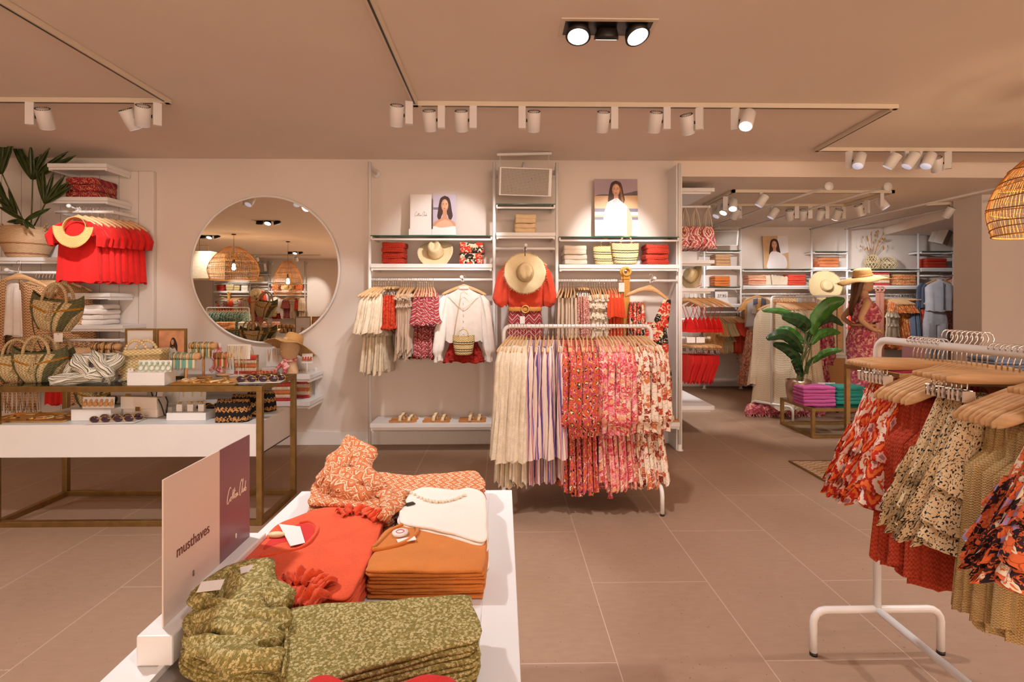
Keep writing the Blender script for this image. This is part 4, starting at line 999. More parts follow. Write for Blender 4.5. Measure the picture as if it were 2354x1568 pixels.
# centre bay outfit
zc_ = Z(571); cx_ = PX(1207, 4.95)
hookarm(PX(1207, YP), YP, zc_, .14, 'short white arm holding the straw hat and rust blouse')
HANG('wooden hanger inside the rust blouse', (cx_, 4.96, zc_ - .09), (0, 0, 0), 'face-out hangers')
b = blouse('rust puff sleeve blouse behind the wide cream straw hat', (cx_, 4.96, zc_ - .11), 'blouse', slx=[(.165, 0, -.05, .02, .03), (.20, -.005, -.12, .05, .05), (.225, -.01, -.25, .055, .055), (.235, -.015, -.36, .07, .06), (.225, -.02, -.41, .06, .055), (.205, -.02, -.45, .03, .03)],
           prof=[(-.004, .09, .03, 0), (-.04, .14, .035, 0), (-.09, .185, .045, .002), (-.3, .175, .06, .006), (-.42, .17, .07, .008), (-.455, .15, .05, .006), (-.47, .148, .05, .004)])
t = thing('belt', 'tan leather belt with round buckle over the rust blouse', 'belt', (cx_, 4.96, zc_ - .585))
BELT = plain('tan_belt', srgb(206, 144, 70), .5, var=.06)
MB().lathe([(.158, -.02), (.16, -.019), (.16, .019), (.158, .02)], 40, sy=.4).build('belt_strap', BELT, t)
MB().tube([(.034 * cos(a), -.07, .034 * sin(a)) for a in [2 * pi * k / 20 for k in range(20)]], .008, 8, closed=True).build('buckle', GOLD, t)
gob('skirt', 'tank', 'zigzag', (cx_, 4.97, zc_ - .36), (0, 0, 0), 'wine and cream zigzag knit skirt under the tan belt', 'skirt', None, sc=1.0).data = garment([(-.22, .15, .045, .002), (-.4, .165, .055, .002), (-.9, .17, .055, .004)], 4, 5, .005).mesh('skirt', FAB['zigzag'])
hat('straw_hat', 'wide cream straw hat hanging on the rust blouse', 'hat', None, look((PX(1207, 4.8), 4.80, PZ(627, 4.8)), (0, -1, .08), pi), .19, .078, .12, fringe=.02)
ht_ = [o for o in COL.objects if o.name.startswith('straw_hat') and o.parent is None][-1]
bpy.context.view_layer.update(); q_ = ht_.matrix_world.inverted(); m = MB(); m.tube([q_ @ Vector((PX(1207, 4.8), 4.81, PZ(588, 4.8))), q_ @ Vector((PX(1207, 4.87), 4.87, PZ(575, 4.87))), q_ @ Vector((PX(1207, 4.95), 4.955, zc_ + .012))], .004, 6); m.build('hanging_clip', BLACK, ht_)
def tag_card(label, loc, w_=.045, h_=.07, rz=0, grp='white swing tags'):
    t = thing('price_tag', label, 'price tag', loc, rz, grp)
    MB().bb(-w_ / 2, w_ / 2, -.0006, .0006, -h_, 0).build('card', CARD, t); MB().ball((0, -.001, -.008), .003, 6).build('eyelet', BLACK, t)
    MB().tube([(0, 0, -.006), (.003, 0, .03), (0, 0, .05)], .0008, 4).build('string', CARD, t)
    return t
tag_card('white price tag hanging from the tan belt outfit', (PX(1201, 4.85), 4.85, PZ(727, 4.85)))
# right bay
zr = Z(645)
wr(1286, 1322, 6, 'pants', 'beige', 'trousers', 'trousers', 'beige linen garment', 'by the speaker bay upright', 'beige linen garments', rzf=lambda t: pi / 2 - .2 + .2 * t, sc=1.05)
wr(1325, 1350, 6, 'pants', 'zigred', 'trousers', 'trousers', 'red flecked trousers', 'between linen and white ruffles', 'red flecked trousers', clip=True)
wr(1353, 1392, 7, 'ruffletop', 'offw', 'top', 'top', 'off-white ruffled top', 'above the pink floral dresses', 'off-white ruffled tops')
wr(1394, 1422, 5, 'tee', 'orange', 't_shirt', 'top', 'orange tee', 'beside the mustard belts', 'orange tees')
for i in range(2):
    x = PX(1436 + i * 3, 4.98); t = thing('belt', ('front' if i else 'rear') + ' mustard suede belt hanging from the rail by its round buckle', 'belt', (x + i * .004, 4.99 - i * .02, PZ(622, 4.98)))
    k = GC.setdefault('mus', plain('mustard_suede', srgb(206, 150, 66), .7, var=.08))
    MB().bb(-.03, .03, -.003, .003, -1.0, -.04).build('belt_strap', k, t)
    MB().tube([(.036 * cos(a), -.004, -.01 + .036 * sin(a)) for a in [2 * pi * q / 24 for q in range(24)]], .012, 8, closed=True).build('buckle', k, t)
    MB().box((0, -.004, -.075), (.066, .012, .012)).build('belt_loop', k, t)
tag_card('white price tag hanging on the mustard belt', (PX(1429, 4.93), 4.93, PZ(650, 4.93)), .055, .085)
hookarm(PX(1496, YP), YP, zr, .12, 'short white arm holding the bold printed dress')
hx = PX(1494, 4.97)
HANG('wooden hanger tilted over the bold printed dress', (hx, 4.98, zr - .075), (0, .12, .15), 'face-out hangers', (1.08, 1, 1.3))
t = thing('dress', 'red, black and cream one-shoulder dress on the tilted hanger', 'dress', (hx + .0, 4.98, zr - .10))
garment([(-.30, .10, .03, 0), (-.36, .135, .04, .003), (-.5, .145, .045, .004), (-.62, .135, .045, .004), (-.8, .15, .045, .006), (-1.05, .13, .04, .01)], 8, 5, .02, lean=-.07).build('bodice', FAB['bold'], t, loc=(.02, 0, 0))
m = MB(); m.grid(lambda u, v: (.16 - .10 * v + (u - .5) * (.07 + .10 * v) + .02 * v, -.03 - .012 * sin(3 * u * pi) * .5, -.085 - .27 * v), 6, 10); m.build('shoulder_strap', FAB['bold'], t, sol=.006)
for i in range(4):
    x = PX(1452 + i * 9, 4.96)
    gob('dress', 'tank', 'bold', (x, 5.0, zr - .16), (0, 0, pi / 2 - .25), '%s strappy bold print dress tucked behind the one-shoulder dress' % ORD[i], 'dress', 'strappy bold dresses', var=i % 3, sc=.8)

UNIT = [o for o in COL.objects if o.parent is None and o.get('category') and o.name not in UNIT0]
# ================================================================== free standing garment racks
def rack(label, loc, rz, L=1.07, h=1.27, W=.53, grp='white tubular garment racks', r=.0145):
    """origin at the middle of the floor footprint, rail along local x"""
    t = thing('garment_rack', label, 'clothes rack', (loc[0], loc[1], 0), rz, grp); a = L / 2; c = .05
    top = [(-a, 0, .185), (-a, 0, h - c)] + [(-a + c - c * cos(q), 0, h - c + c * sin(q)) for q in (.4, .8, 1.2)] + [(-a + c, 0, h), (a - c, 0, h)] + [(a - c + c * sin(q), 0, h - c + c * cos(q)) for q in (.4, .8, 1.2)] + [(a, 0, h - c), (a, 0, .185)]
    MB().tube(top, r, 14).build('rail_frame', WHITEM, t)
    MB().tube([(-a, 0, .185), (a, 0, .185)], r, 12).build('lower_bar', WHITEM, t)
    for s_ in (-1, 1):
        b = W / 2; P = [(0, -b, .012), (0, -b, .185 - c)] + [(0, -b + c - c * cos(q), .185 - c + c * sin(q)) for q in (.4, .8, 1.2)] + [(0, -b + c, .185), (0, b - c, .185)] + [(0, b - c + c * sin(q), .185 - c + c * cos(q)) for q in (.4, .8, 1.2)] + [(0, b, .185 - c), (0, b, .012)]
        f = MB(); f.tube([(s_ * a, y, z) for x, y, z in P], r, 14); fo = f.build('foot', WHITEM, t)
        for q in (-b, b): MB().cyl((s_ * a, q, 0), (s_ * a, q, .014), r * 1.05, 14).build('rubber_cap', BLACK, fo)
    return t
YR = 3.80; ZR = PZ(750, YR); xr0, xr1 = PX(1158, YR), PX(1497, YR)
rack('white tubular rack full of cream, striped and floral dresses', ((xr0 + xr1) / 2, YR), 0, xr1 - xr0, ZR)
def cr(px0, px1, n, style, fab, name, cat, desc, grp, **kw):
    row((PX(px0, YR), YR, ZR), (PX(px1, YR), YR, ZR), n, pi / 2, style, fab, name, cat, desc, 'on the rack before the wall unit', grp, **kw)
cr(1168, 1214, 7, 'kaftan', 'cream', 'dress', 'dress', 'cream lace dress', 'cream lace dresses', rzf=lambda t: pi / 2 - .38 + .3 * t, jit=.04)
cr(1216, 1286, 7, 'kaftan', 'lilac', 'dress', 'dress', 'lilac striped dress', 'lilac striped dresses', rzf=lambda t: pi / 2 - .08, jit=.12, sc=.97)
cr(1290, 1362, 8, 'maxi', 'mixed', 'dress', 'dress', 'orange and purple dress', 'orange and purple dresses', jit=.07, sc=1.02)
cr(1366, 1432, 9, 'maxi', 'pink', 'dress', 'dress', 'pink floral dress', 'pink floral dresses', rzf=lambda t: pi / 2 + .12, jit=.07)
cr(1434, 1486, 7, 'maxi', 'rust', 'dress', 'dress', 'cream dress with rust paisley', 'rust paisley dresses', rzf=lambda t: pi / 2 + .10 + .35 * t, jit=.05, sc=.98)
t = thing('tassel', 'pink tassel dangling below the pink floral dresses', 'tassel', (PX(1403, YR - .1), YR - .1, PZ(1146, YR - .1)), 0)
m = MB(); m.tube([(0, 0, .16), (0, 0, .07)], .002, 5); m.build('cord', FAB['pink'], t)
m = MB(); m.lathe([(.004, .08), (.012, .06), (.016, .02), (.022, 0)], 14, fn=lambda a, z: 1 + .2 * sin(6 * a)); m.build('tassel_skirt', FAB['pink'], t)
# ================================================================== round mirror
mx, mz = PX(609, 5.32), PZ(620, 5.32); mr = 166 / (F / 5.32)
t = thing('round_mirror', 'large round wall mirror with thin pale frame', 'mirror', (mx, YW - .02, mz))
k = NT('mirror_silver'); MIR = k.fin((.92, .88, .80), .0, 1.0)
m = MB(); m.add([(mr * cos(a), -.012, mr * sin(a)) for a in [2 * pi * j / 96 for j in range(96)]], [tuple(range(96))], smooth=False); m.build('mirror_glass', MIR, t)
m = MB(); m.tube([((mr + .006) * cos(a), -.006, (mr + .006) * sin(a)) for a in [2 * pi * j / 96 for j in range(96)]], .013, 8, closed=True); m.build('frame', WHITEM, t)
MB().tube([(0, 0, 0), (0, .0195, 0)], mr * .9, 48).build('backing', WHITEM, t)
# ================================================================== brass table
BX0, BX1, BY0, BY1, BZ = PX(-22, 3.42), PX(603, 3.43), 3.42, 4.0, .905
def frame_table(label, x0, x1, y0, y1, h, tb, lower=0, name='display_table', cat='table', grp=None, glass=True, split=()):
    t = thing(name, label, cat, ((x0 + x1) / 2, (y0 + y1) / 2, 0), 0, grp); a, b = (x1 - x0) / 2, (y1 - y0) / 2
    fr = MB()
    for s_ in (-1, 1):
        fr.bb(-a, a, s_ * b - (s_ > 0) * tb, s_ * b + (s_ < 0) * tb, h - tb, h); fr.bb(s_ * a - (s_ > 0) * tb, s_ * a + (s_ < 0) * tb, -b + tb, b - tb, h - tb, h)
    fr.build('top_frame', BRASS, t, bev=.002)
    fr = MB()
    for s_ in (-1, 1):
        fr.bb(-a, a, s_ * b - (s_ > 0) * tb, s_ * b + (s_ < 0) * tb, lower, lower + tb); fr.bb(s_ * a - (s_ > 0) * tb, s_ * a + (s_ < 0) * tb, -b + tb, b - tb, lower, lower + tb)
    fr.build('floor_frame', BRASS, t, bev=.002)
    for sx in (-1, 1):
        for sy in (-1, 1): MB().bb(sx * a - (sx > 0) * tb, sx * a + (sx < 0) * tb, sy * b - (sy > 0) * tb, sy * b + (sy < 0) * tb, lower + tb, h - tb).build('leg', BRASS, t, bev=.002)
    if glass: MB().bb(-a + tb * .5, a - tb * .5, -b + tb * .5, b - tb * .5, h - .008, h + .001).build('glass_top', GLASS, t)
    return t
bt = frame_table('long brass framed display table with glass top and white shelf box', BX0, BX1, BY0, BY1, BZ, .036)
bcx, bcy = (BX0 + BX1) / 2, (BY0 + BY1) / 2; SZ = PZ(973, BY0)
MB().bb(BX0 + .037 - bcx, BX1 - .037 - bcx, BY0 + .004 - bcy, BY1 - .004 - bcy, PZ(1047, BY0), SZ).build('shelf_box', WHITE, bt, bev=.002)
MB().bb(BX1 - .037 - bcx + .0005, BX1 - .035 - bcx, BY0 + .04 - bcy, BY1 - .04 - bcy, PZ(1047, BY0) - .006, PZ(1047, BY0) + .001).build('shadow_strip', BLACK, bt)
TZ = BZ + .0015
def on(px, py, z): return G(px, py, z)
# --- crochet bags
def seg_mat():
    k = NT('green_cream_crochet'); tc = k.n('ShaderNodeTexCoord'); x, y, z = k.sep(tc.outputs['Object'])
    u = k.math('MULTIPLY', x, 9.0); a = k.math('ARCTAN2', x, k.math('ADD', z, .12))
    nz = k.n('ShaderNodeTexNoise', Vector=tc.outputs['Object'], Scale=45.0).outputs['Fac']
    f = k.math('FRACT', k.math('ADD', k.math('MULTIPLY', a, 1.05), k.math('MULTIPLY', nz, .06)))
    CR, GR = srgb(232, 210, 160), srgb(104, 108, 72)
    col = k.ramp(f, [(0, CR), (.20, GR), (.26, CR), (.36, CR), (.40, GR), (.60, CR), (.98, CR)], True)
    col = k.mix(k.math('GREATER_THAN', z, .175), col, GR)
    bd = k.math('ABSOLUTE', k.math('SUBTRACT', z, k.math('ADD', .11, k.math('MULTIPLY', k.math('ABSOLUTE', x), .25))))
    col = k.mix(k.math('LESS_THAN', bd, .006), col, srgb(200, 140, 30))
    uv = k.uv(rnd=False); x2, y2, _ = k.sep(uv)
    s1 = k.math('SINE', k.math('ADD', k.math('MULTIPLY', x2, 300), k.math('MULTIPLY', k.math('SINE', k.math('MULTIPLY', y2, 330)), 1.5)))
    w_ = k.math('ADD', k.math('MULTIPLY', s1, .5), .5); col = k.mix(k.math('MULTIPLY', k.math('LESS_THAN', w_, .3), .45), col, srgb(110, 84, 50))
    k.bump(w_, 1.0, .005); return k.fin(col, .8)
SEG = seg_mat(); ROPE = knit('cream_rope', srgb(234, 212, 166), srgb(180, 150, 104), 500, 500)
def mk_cbag():
    t = thing('crochet_bag', '', 'crochet bag')
    rings = []
    for i in range(13):
        q = i / 12; z = .2 * (1 - q); w_ = .155 * (1 - .42 * q ** 1.6) * (1 + .12 * sin(pi * q)); d = .03 + .055 * sin(pi * min(1, q * .85))
        rings.append([(w_ * math.copysign(abs(cos(a)) ** .8, cos(a)), d * sin(a) * (1 + .1 * sin(3 * a)), max(0, z + .03 * (abs(cos(a)) ** 3) * (1 - q) - .014 * (1 - q) * abs(sin(a)))) for a in [2 * pi * k / 44 for k in range(44)]])
    MB().loft(rings, cap1=True).build('bag_body', SEG, t)
    for s_ in (-1, 1): MB().tube([(.075 * cos(a), s_ * .035, .17 + .115 * sin(a)) for a in [pi * k / 14 for k in range(15)]], .009, 8).build('rope_handle', ROPE, t)
    ts = MB(); ts.ball((.015, -.075, .165), .014, 8)
    for k in range(14): ts.tube([(.015 + .006 * cos(k), -.078 + .004 * sin(k), .16), (.015 + .022 * cos(k * 1.3), -.092 + .012 * sin(k * 1.7), .065 + .01 * sin(k))], .0025, 4)
    ts.build('tassel', ROPE, t); return t
CB = Proto(mk_cbag)
for px, py, s_, rz, tx in [(12, 880, 1.0, .35, 'cut by the edge of view on the glass top'), (62, 882, 1.08, .1, 'in the middle of the glass top trio'), (108, 872, .98, -.35, 'next to the striped scarf on the glass top')]:
    x, y = on(px, py, TZ); CB('green and cream crochet bag ' + tx, (x, y + .1, TZ), (0, 0, rz), 'green and cream crochet bags', (s_,) * 3)
x, y = on(172, 955, SZ); CB('green and cream crochet bag lying inside the white shelf box', (x + .05, 3.86, SZ + .001), (0, 0, .15), 'green and cream crochet bags', (1.0, 1, 1.0))
x, y = on(235, 950, SZ); CB('green and cream crochet bag behind the round earring display', (x, 3.9, SZ + .001), (0, 0, -.3), 'green and cream crochet bags', (.95, 1, .9))
# hand display with the raised bag
t = thing('hand_display', 'wooden display hand holding up a green crochet bag', 'display hand', (PX(118, 3.80), 3.84, TZ)); hz = PZ(690, 3.8) - TZ
MB().lathe([(.05, 0), (.05, .01), (.018, .02), (.017, hz * .55), (.022, hz * .8), (.030, hz - .02)], 20).build('arm_post', WOOD, t)
hm = MB(); hm.ball((0, -.01, hz + .01), .035, 12, 1, .6, 1.1)
for q in range(4): hm.tube([(-.03 + q * .018, -.015, hz + .02), (-.035 + q * .02, -.035, hz + .05), (-.03 + q * .018, -.055, hz + .045), (-.028 + q * .018, -.06, hz + .02)], [.009, .0085, .008, .006], 8)
hm.tube([(.03, -.01, hz - .01), (.05, -.03, hz + .01), (.045, -.05, hz + .025)], [.011, .009, .007], 8); hm.build('hand', WOOD, t)
CB('green and cream crochet bag held up by the wooden hand', (PX(124, 3.72), 3.72, PZ(765, 3.72) + .02), (0, .12, .1), 'green and cream crochet bags', (1.05, 1, 1.15))
t = thing('bag_strap', 'thin green cord looping below the raised crochet bag', 'bag strap', (PX(124, 3.70), 3.70, PZ(765, 3.70)))
t['category'] = 'strap'; MB().tube(crom([(-.15, 0, .16), (-.13, -.01, .02), (-.07, -.01, -.12), (.0, -.01, -.185), (.07, 0, -.17), (.11, 0, -.11)], 5), .0035, 6).build('cord', plain('green_cord', srgb(80, 84, 56), .8), t)
tag_card('brown swing tag below the raised crochet bag', (PX(134, 3.68), 3.68, PZ(765, 3.68)), .06, .06); 
# --- white risers, cards, frames
def block(x, y, z, w_, d, h, label, grp='white display blocks'):
    t = MB().bb(-w_ / 2, w_ / 2, -d / 2, d / 2, 0, h).build('display_block', WHITE, None, (x, y, z), bev=.002); return tag(t, label, 'display block', grp)
def jcard(x, y, z, w_, h, label, deco, rz=0, lean=.12, name='jewellery_card', grp='white jewellery cards', cat='jewellery card'):
    t = thing(name, label, cat, (x, y, z), rz, grp)
    c = MB().bb(-w_ / 2, w_ / 2, 0, .0018, 0, h).build('card', CARD, t); c.rotation_euler = (-lean, 0, 0)
    deco(c, w_, h); return t
def rings_deco(mat, n, r, top=True, tube=.004, nm='earring'):
    def f(c, w_, h):
        for i in range(n):
            x = -w_ / 2 + w_ * (i + .5) / n + (.006 if i % 2 else -.006) * 0
            m = MB(); m.tube([(x + r * cos(a), -.006 - .003 * (i % 2), h * .36 + r * 1.15 * sin(a)) for a in [2 * pi * k / 18 for k in range(18)]], tube, 6, closed=True)
            if top: m.ball((x, -.006, h * .36 + r * 1.15 + .012), .009, 8)
            m.build(nm, mat, c)
    return f
def disc_deco(mat, n, r):
    def f(c, w_, h):
        for i in range(n):
            x = -w_ / 2 + w_ * (i + .5) / n; m = MB(); m.ball((x, -.008, h * .38), r, 14, 1, .35, 1); m.ball((x + .004, -.006, h * .38 + r * 1.35), r * .55, 10, 1, .4, 1); m.build('earring', mat, c)
    return f
MINT = plain('mint_enamel', srgb(176, 200, 160), .4, bump=0); TANB = plain('tan_bead', srgb(214, 160, 106), .35, bump=0)
x, y = on(353, 886, TZ); block(PX(349, 3.5), 3.50, TZ, .24, .12, .085, 'white block under the mint hoop earrings')
jcard(PX(353, 3.46), 3.47, TZ + .086, .215, .075, 'white card with three pairs of mint hoop earrings', rings_deco(MINT, 6, .017, True, .0035))
block(PX(222, 3.62), 3.62, TZ, .22, .10, .13, 'white block behind the striped scarf')
def framed(x, y, z, w_, h, label, layers, base, txt=None, rz=0):
    t = thing('picture_frame', label, 'picture frame', (x, y, z), rz, 'brass picture frames'); f = MB(); b = .012
    for q in ((-w_ / 2, w_ / 2, h - b, h), (-w_ / 2, w_ / 2, 0, b), (-w_ / 2, -w_ / 2 + b, b, h - b), (w_ / 2 - b, w_ / 2, b, h - b)): f.bb(q[0], q[1], -.008, .012, q[2], q[3])
    f.build('frame', BRASS, t); p = printed(w_ - b * 2, h - b * 2, layers, 'print', t, base); p.location = (0, 0, b)
    MB().box((0, .06, h * .3), (.03, .004, h * .62), rx=.35).build('back_stand', BRASS, t)
    if txt: text_mesh(txt, .05, INK, t, Matrix.Translation((0, -.0012, h * .38)) @ UPR)
    return t
WH2 = plain('print_dress', (.85, .80, .76), .5, var=.03)
fh = PZ(755, 3.78) - TZ; fw = .20
framed(PX(323, 3.80), 3.80, TZ, PX(356, 3.8) - PX(288, 3.8), fh, 'brass frame with blank pale print behind the beaded clutch', [], CARD, 'the collection')
GROUNDP = plain('print_rock', srgb(222, 160, 120), .5, var=.2, scale=14)
framed(PX(395, 3.80), 3.80, TZ, PX(429, 3.8) - PX(362, 3.8), fh, 'brass frame with photo of a woman in a white dress', [(WH2, [(0, 0), (1, 0), (1, .38), (0, .40)]), (SKIN, crom2([(.36, .62), (.32, .4), (.38, .36), (.42, .55), (.7, .6), (.76, .4), (.70, .3), (.66, .62), (.55, .66)])), (WH2, crom2([(.40, .62), (.38, .4), (.36, 0), (.78, 0), (.70, .4), (.66, .6), (.54, .60)])), (HAIRP, crom2([(.5, .82), (.44, .74), (.44, .64), (.52, .64), (.62, .62), (.70, .54), (.72, .66), (.66, .78), (.58, .84)])), (SKIN, ell(.53, .74, .055, .06))], GROUNDP)
# T-bar displays with bracelets
def tbar(px, py, Y, w_, label, bmat, tassels=True, z0=None, n=9, seed=1):
    r = random.Random(seed); z0 = TZ if z0 is None else z0; h = PZ(py, Y) - z0; t = thing('bracelet_stand', label, 'bracelet stand', (PX(px, Y), Y, z0), 0, 'wooden T-bar bracelet stands')
    MB().lathe([(.055, 0), (.055, .008), (.02, .014)], 24, sy=.7).build('base', WOOD, t); MB().cyl((0, 0, .01), (0, 0, h), .009, 12).build('stem', WOOD, t)
    MB().tube([(-w_ / 2, 0, h), (w_ / 2, 0, h)], .023, 18).build('cross_bar', WOOD, t)
    for i in range(n):
        x = -w_ / 2 + .012 + (w_ - .03) * (i + .3 * r.random()) / n; m = MB()
        tl = r.uniform(-.15, .15)
        m.tube([(x + .028 * sin(a) * tl, .0262 * cos(a), h + .0275 * sin(a)) for a in [2 * pi * k / 18 for k in range(18)]], .0028, 5, closed=True)
        if tassels:
            m.bb(x - .004, x + .010, -.030, -.0285, h - .075, h - .02)
            for q in range(3): m.tube([(x + q * .003, -.028, h - .03), (x + q * .004 - .004, -.03, h - .085 - .01 * r.random())], .0012, 4)
        m.build('bracelet', bmat[i % len(bmat)], t)
    return t
TURQ = plain('turquoise_bead', srgb(120, 176, 160), .4, bump=0); CRB = plain('cream_bead', srgb(238, 216, 170), .45, bump=0); BLB = plain('dark_bead', srgb(70, 50, 34), .4, bump=0); REDB = plain('coral_bead', srgb(220, 96, 70), .4, bump=0)
tbar(245, 796, 3.78, .20, 'upper T-bar stand with gold and dark bracelets', [GOLD, CRB, BLB], True, n=10, seed=2)
tbar(203, 822, 3.66, .19, 'lower T-bar stand with gold and dark bangles', [GOLD, BLB, GOLD], False, n=12, seed=3)
tbar(428, 818, 3.62, .19, 'front T-bar stand with turquoise bracelets and cream tassels', [TURQ, CRB, TURQ], True, n=11, seed=4)
tbar(468, 794, 3.80, .19, 'rear T-bar stand with pale bracelets beside the frames', [CRB, GOLD, TURQ], True, n=11, seed=5)
tbar(515, 817, 3.92, .14, 'short T-bar stand with coral bracelets at the table back', [REDB, CRB, GOLD], True, n=8, seed=6)
# straw clutch boxes with bead handles
CLU = straw('clutch_straw', srgb(236, 216, 164), srgb(180, 148, 92), 190, 300, [(-.10, .003, BLK), (-.13, .003, BLK), (-.17, .003, BLK)])
t = thing('straw_clutch', 'pale straw box bag with wooden bead handles', 'straw bag', (PX(338, 3.68), 3.68, TZ))
MB().bb(-.15, .12, -.045, .045, 0, .20).build('box_body', CLU, t, bev=.012); MB().box((.02, -.03, .20), (.26, .10, .045), ry=-.05).build('flap_lid', CLU, t, bev=.012)
for dx_, ph in ((-.04, 0), (.03, .3)):
    m = MB()
    for j in range(17):
        a = pi * 1.25 * j / 16 - .3; m.ball((dx_ + .085 * cos(a), -.05 - .02 * sin(j * .4 + ph), .205 + .075 * sin(a)), .0105, 8)
    m.build('bead_handle', BEAD, t)
tag_card('white price tag on the front of the straw box bag', (PX(300, 3.5), 3.5, TZ + .105), .036, .075)
# striped scarf heaped on the glass
t = thing('scarf', 'knotted green and white striped scarf heaped on the glass', 'scarf', (PX(180, 3.5), 3.5, TZ))
def cloth_rope(pts, wd, th, seed=0, N=10):
    r = random.Random(seed); P = crom(pts, 6); m = MB(); rings = []
    for i, p in enumerate(P):
        q = i / (len(P) - 1); t_ = (P[min(i + 1, len(P) - 1)] - P[max(i - 1, 0)]).normalized(); n_ = t_.cross(Vector((0, -.3, 1))); n_ = n_.normalized() if n_.length > .01 else Vector((1, 0, 0)); b_ = t_.cross(n_)
        w_ = wd * (.7 + .5 * sin(q * 7 + seed) ** 2) * (.35 + .65 * sin(pi * min(1, max(0, q * .94 + .03))))
        rings.append([p + n_ * (w_ * cos(a) * (1 + .2 * sin(5 * a + q * 9))) + b_ * (th * sin(a) * (1 + .35 * sin(4 * a + q * 12))) for a in [2 * pi * k / 18 for k in range(18)]])
    m.loft(rings, True, True); return m
cloth_rope([(-.17, 0, .015), (-.08, -.01, .03), (.02, 0, .05), (.12, .02, .08), (.20, .05, .13), (.22, .08, .18)], .05, .035, 1).build('scarf_tail', FAB['scarf'], t)
cloth_rope([(-.06, .06, .15), (-.02, .02, .16), (.03, -.01, .12), (.08, -.01, .07), (.16, .0, .04)], .045, .035, 2).build('scarf_fold', FAB['scarf'], t)
cloth_rope([(.04, .08, .19), (.10, .03, .17), (.15, .0, .12), (.19, .02, .06), (.16, .04, .02)], .045, .03, 3).build('scarf_fold', FAB['scarf'], t)
cloth_rope([(-.1, .05, .05), (-.06, .05, .13), (.0, .06, .17), (.1, .08, .16), (.2, .1, .17)], .045, .03, 4).build('scarf_knot', FAB['scarf'], t)
# trays, sunglasses, dish
LENSG = plain('dark_lens', srgb(60, 36, 52), .12, bump=0, spec=.8)
def sunglasses(x, y, z, label, rz=0, rows_=(3, 3), grp='sunglasses display cards'):
    t = thing('sunglasses_card', label, 'sunglasses', (x, y, z), rz, grp)
    MB().box((0, 0, .004), (.30, .13, .003)).build('card', CARD, t); k = 0
    for j in range(2):
        for i in range(2):
            m = MB(); cx, cy = -.075 + i * .14 + j * .03, -.03 + j * .055
            for s_ in (-1, 1):
                m.ball((cx + s_ * .033, cy, .026), .030, 14, 1, .22, .72)
            m.build('lens_pair', LENSG, t)
            f = MB(); f.tube([(cx - .012, cy - .004, .034), (cx, cy - .007, .037), (cx + .012, cy - .004, .034)], .0025, 5)
            for s_ in (-1, 1): f.tube([(cx + s_ * .033 + .031 * cos(a), cy - .004, .026 + .0225 * sin(a)) for a in [2 * pi * q / 16 for q in range(16)]], .0018, 5, closed=True); f.tube([(cx + s_ * .064, cy, .03), (cx + s_ * .066, cy + .05, .024)], .002, 5)
            f.build('spectacle_frame', GOLD, t)
    return t
x, y = on(594, 882, TZ); sunglasses(PX(594, 3.56), 3.58, TZ, 'card of dark sunglasses on the glass table corner', .12)
x, y = on(268, 968, SZ); sunglasses(PX(266, 3.50), 3.50, SZ + .001, 'card of dark sunglasses in the white shelf box', .12)
sunglasses(PX(502, 3.88), 3.88, SZ + .001, 'card of rosy sunglasses behind the crochet purses', .12)
def jtray(label, x, y, z, w_, d, n, grp='brass jewellery trays', rz=0, seed=1, lip=.012):
    r = random.Random(seed); t = thing('jewellery_tray', label, 'tray', (x, y, z), rz, grp); m = MB(); m.bb(-w_ / 2, w_ / 2, -d / 2, d / 2, 0, .004); m.build('tray_base', GOLD, t)
    m = MB()
    for s_ in (-1, 1): m.bb(-w_ / 2, w_ / 2, s_ * d / 2 - .003, s_ * d / 2 + .003, .004, lip); m.bb(s_ * w_ / 2 - .003, s_ * w_ / 2 + .003, -d / 2 + .003, d / 2 - .003, .004, lip)
    m.build('tray_rim', GOLD, t); mats = [GOLD, CRB, TANB, GOLD]
    for i in range(n):
        cx, cy = r.uniform(-.42, .42) * w_, r.uniform(-.36, .36) * d; R_ = r.uniform(.02, .034); a0 = r.random() * 3; m = MB()
        m.tube([(cx + R_ * cos(a), cy + R_ * .75 * sin(a), .009 + .006 * (i % 3) + .003 * sin(a + a0)) for a in [2 * pi * k / 14 for k in range(14)]], .0036, 5, closed=True); m.build('bracelet', mats[i % 4], t)
    return t
jtray('brass tray heaped with gold and bead bracelets on the glass', PX(478, 3.53), 3.56, TZ, .42, .20, 34, seed=3)
jtray('wide brass tray of gold hair clips in the white shelf box', PX(85, 3.6), 3.62, SZ + .001, .52, .26, 16, seed=5)
t = thing('round_dish', 'round hammered brass dish on the low wall shelf', 'dish', (PX(602, 5.05), 5.06, .758)); MB().lathe([(.08, 0), (.14, .022), (.145, .024), (.138, .02), (.078, .005), (.001, .004)], 32).build('dish_bowl', GOLD, t)
m = MB()
for k in range(24): m.ball((.1 * cos(k * 2.4) * sqrt(k / 24), .1 * sin(k * 2.4) * sqrt(k / 24), .018), .011, 6)
m.build('coral_beads', REDB, t)
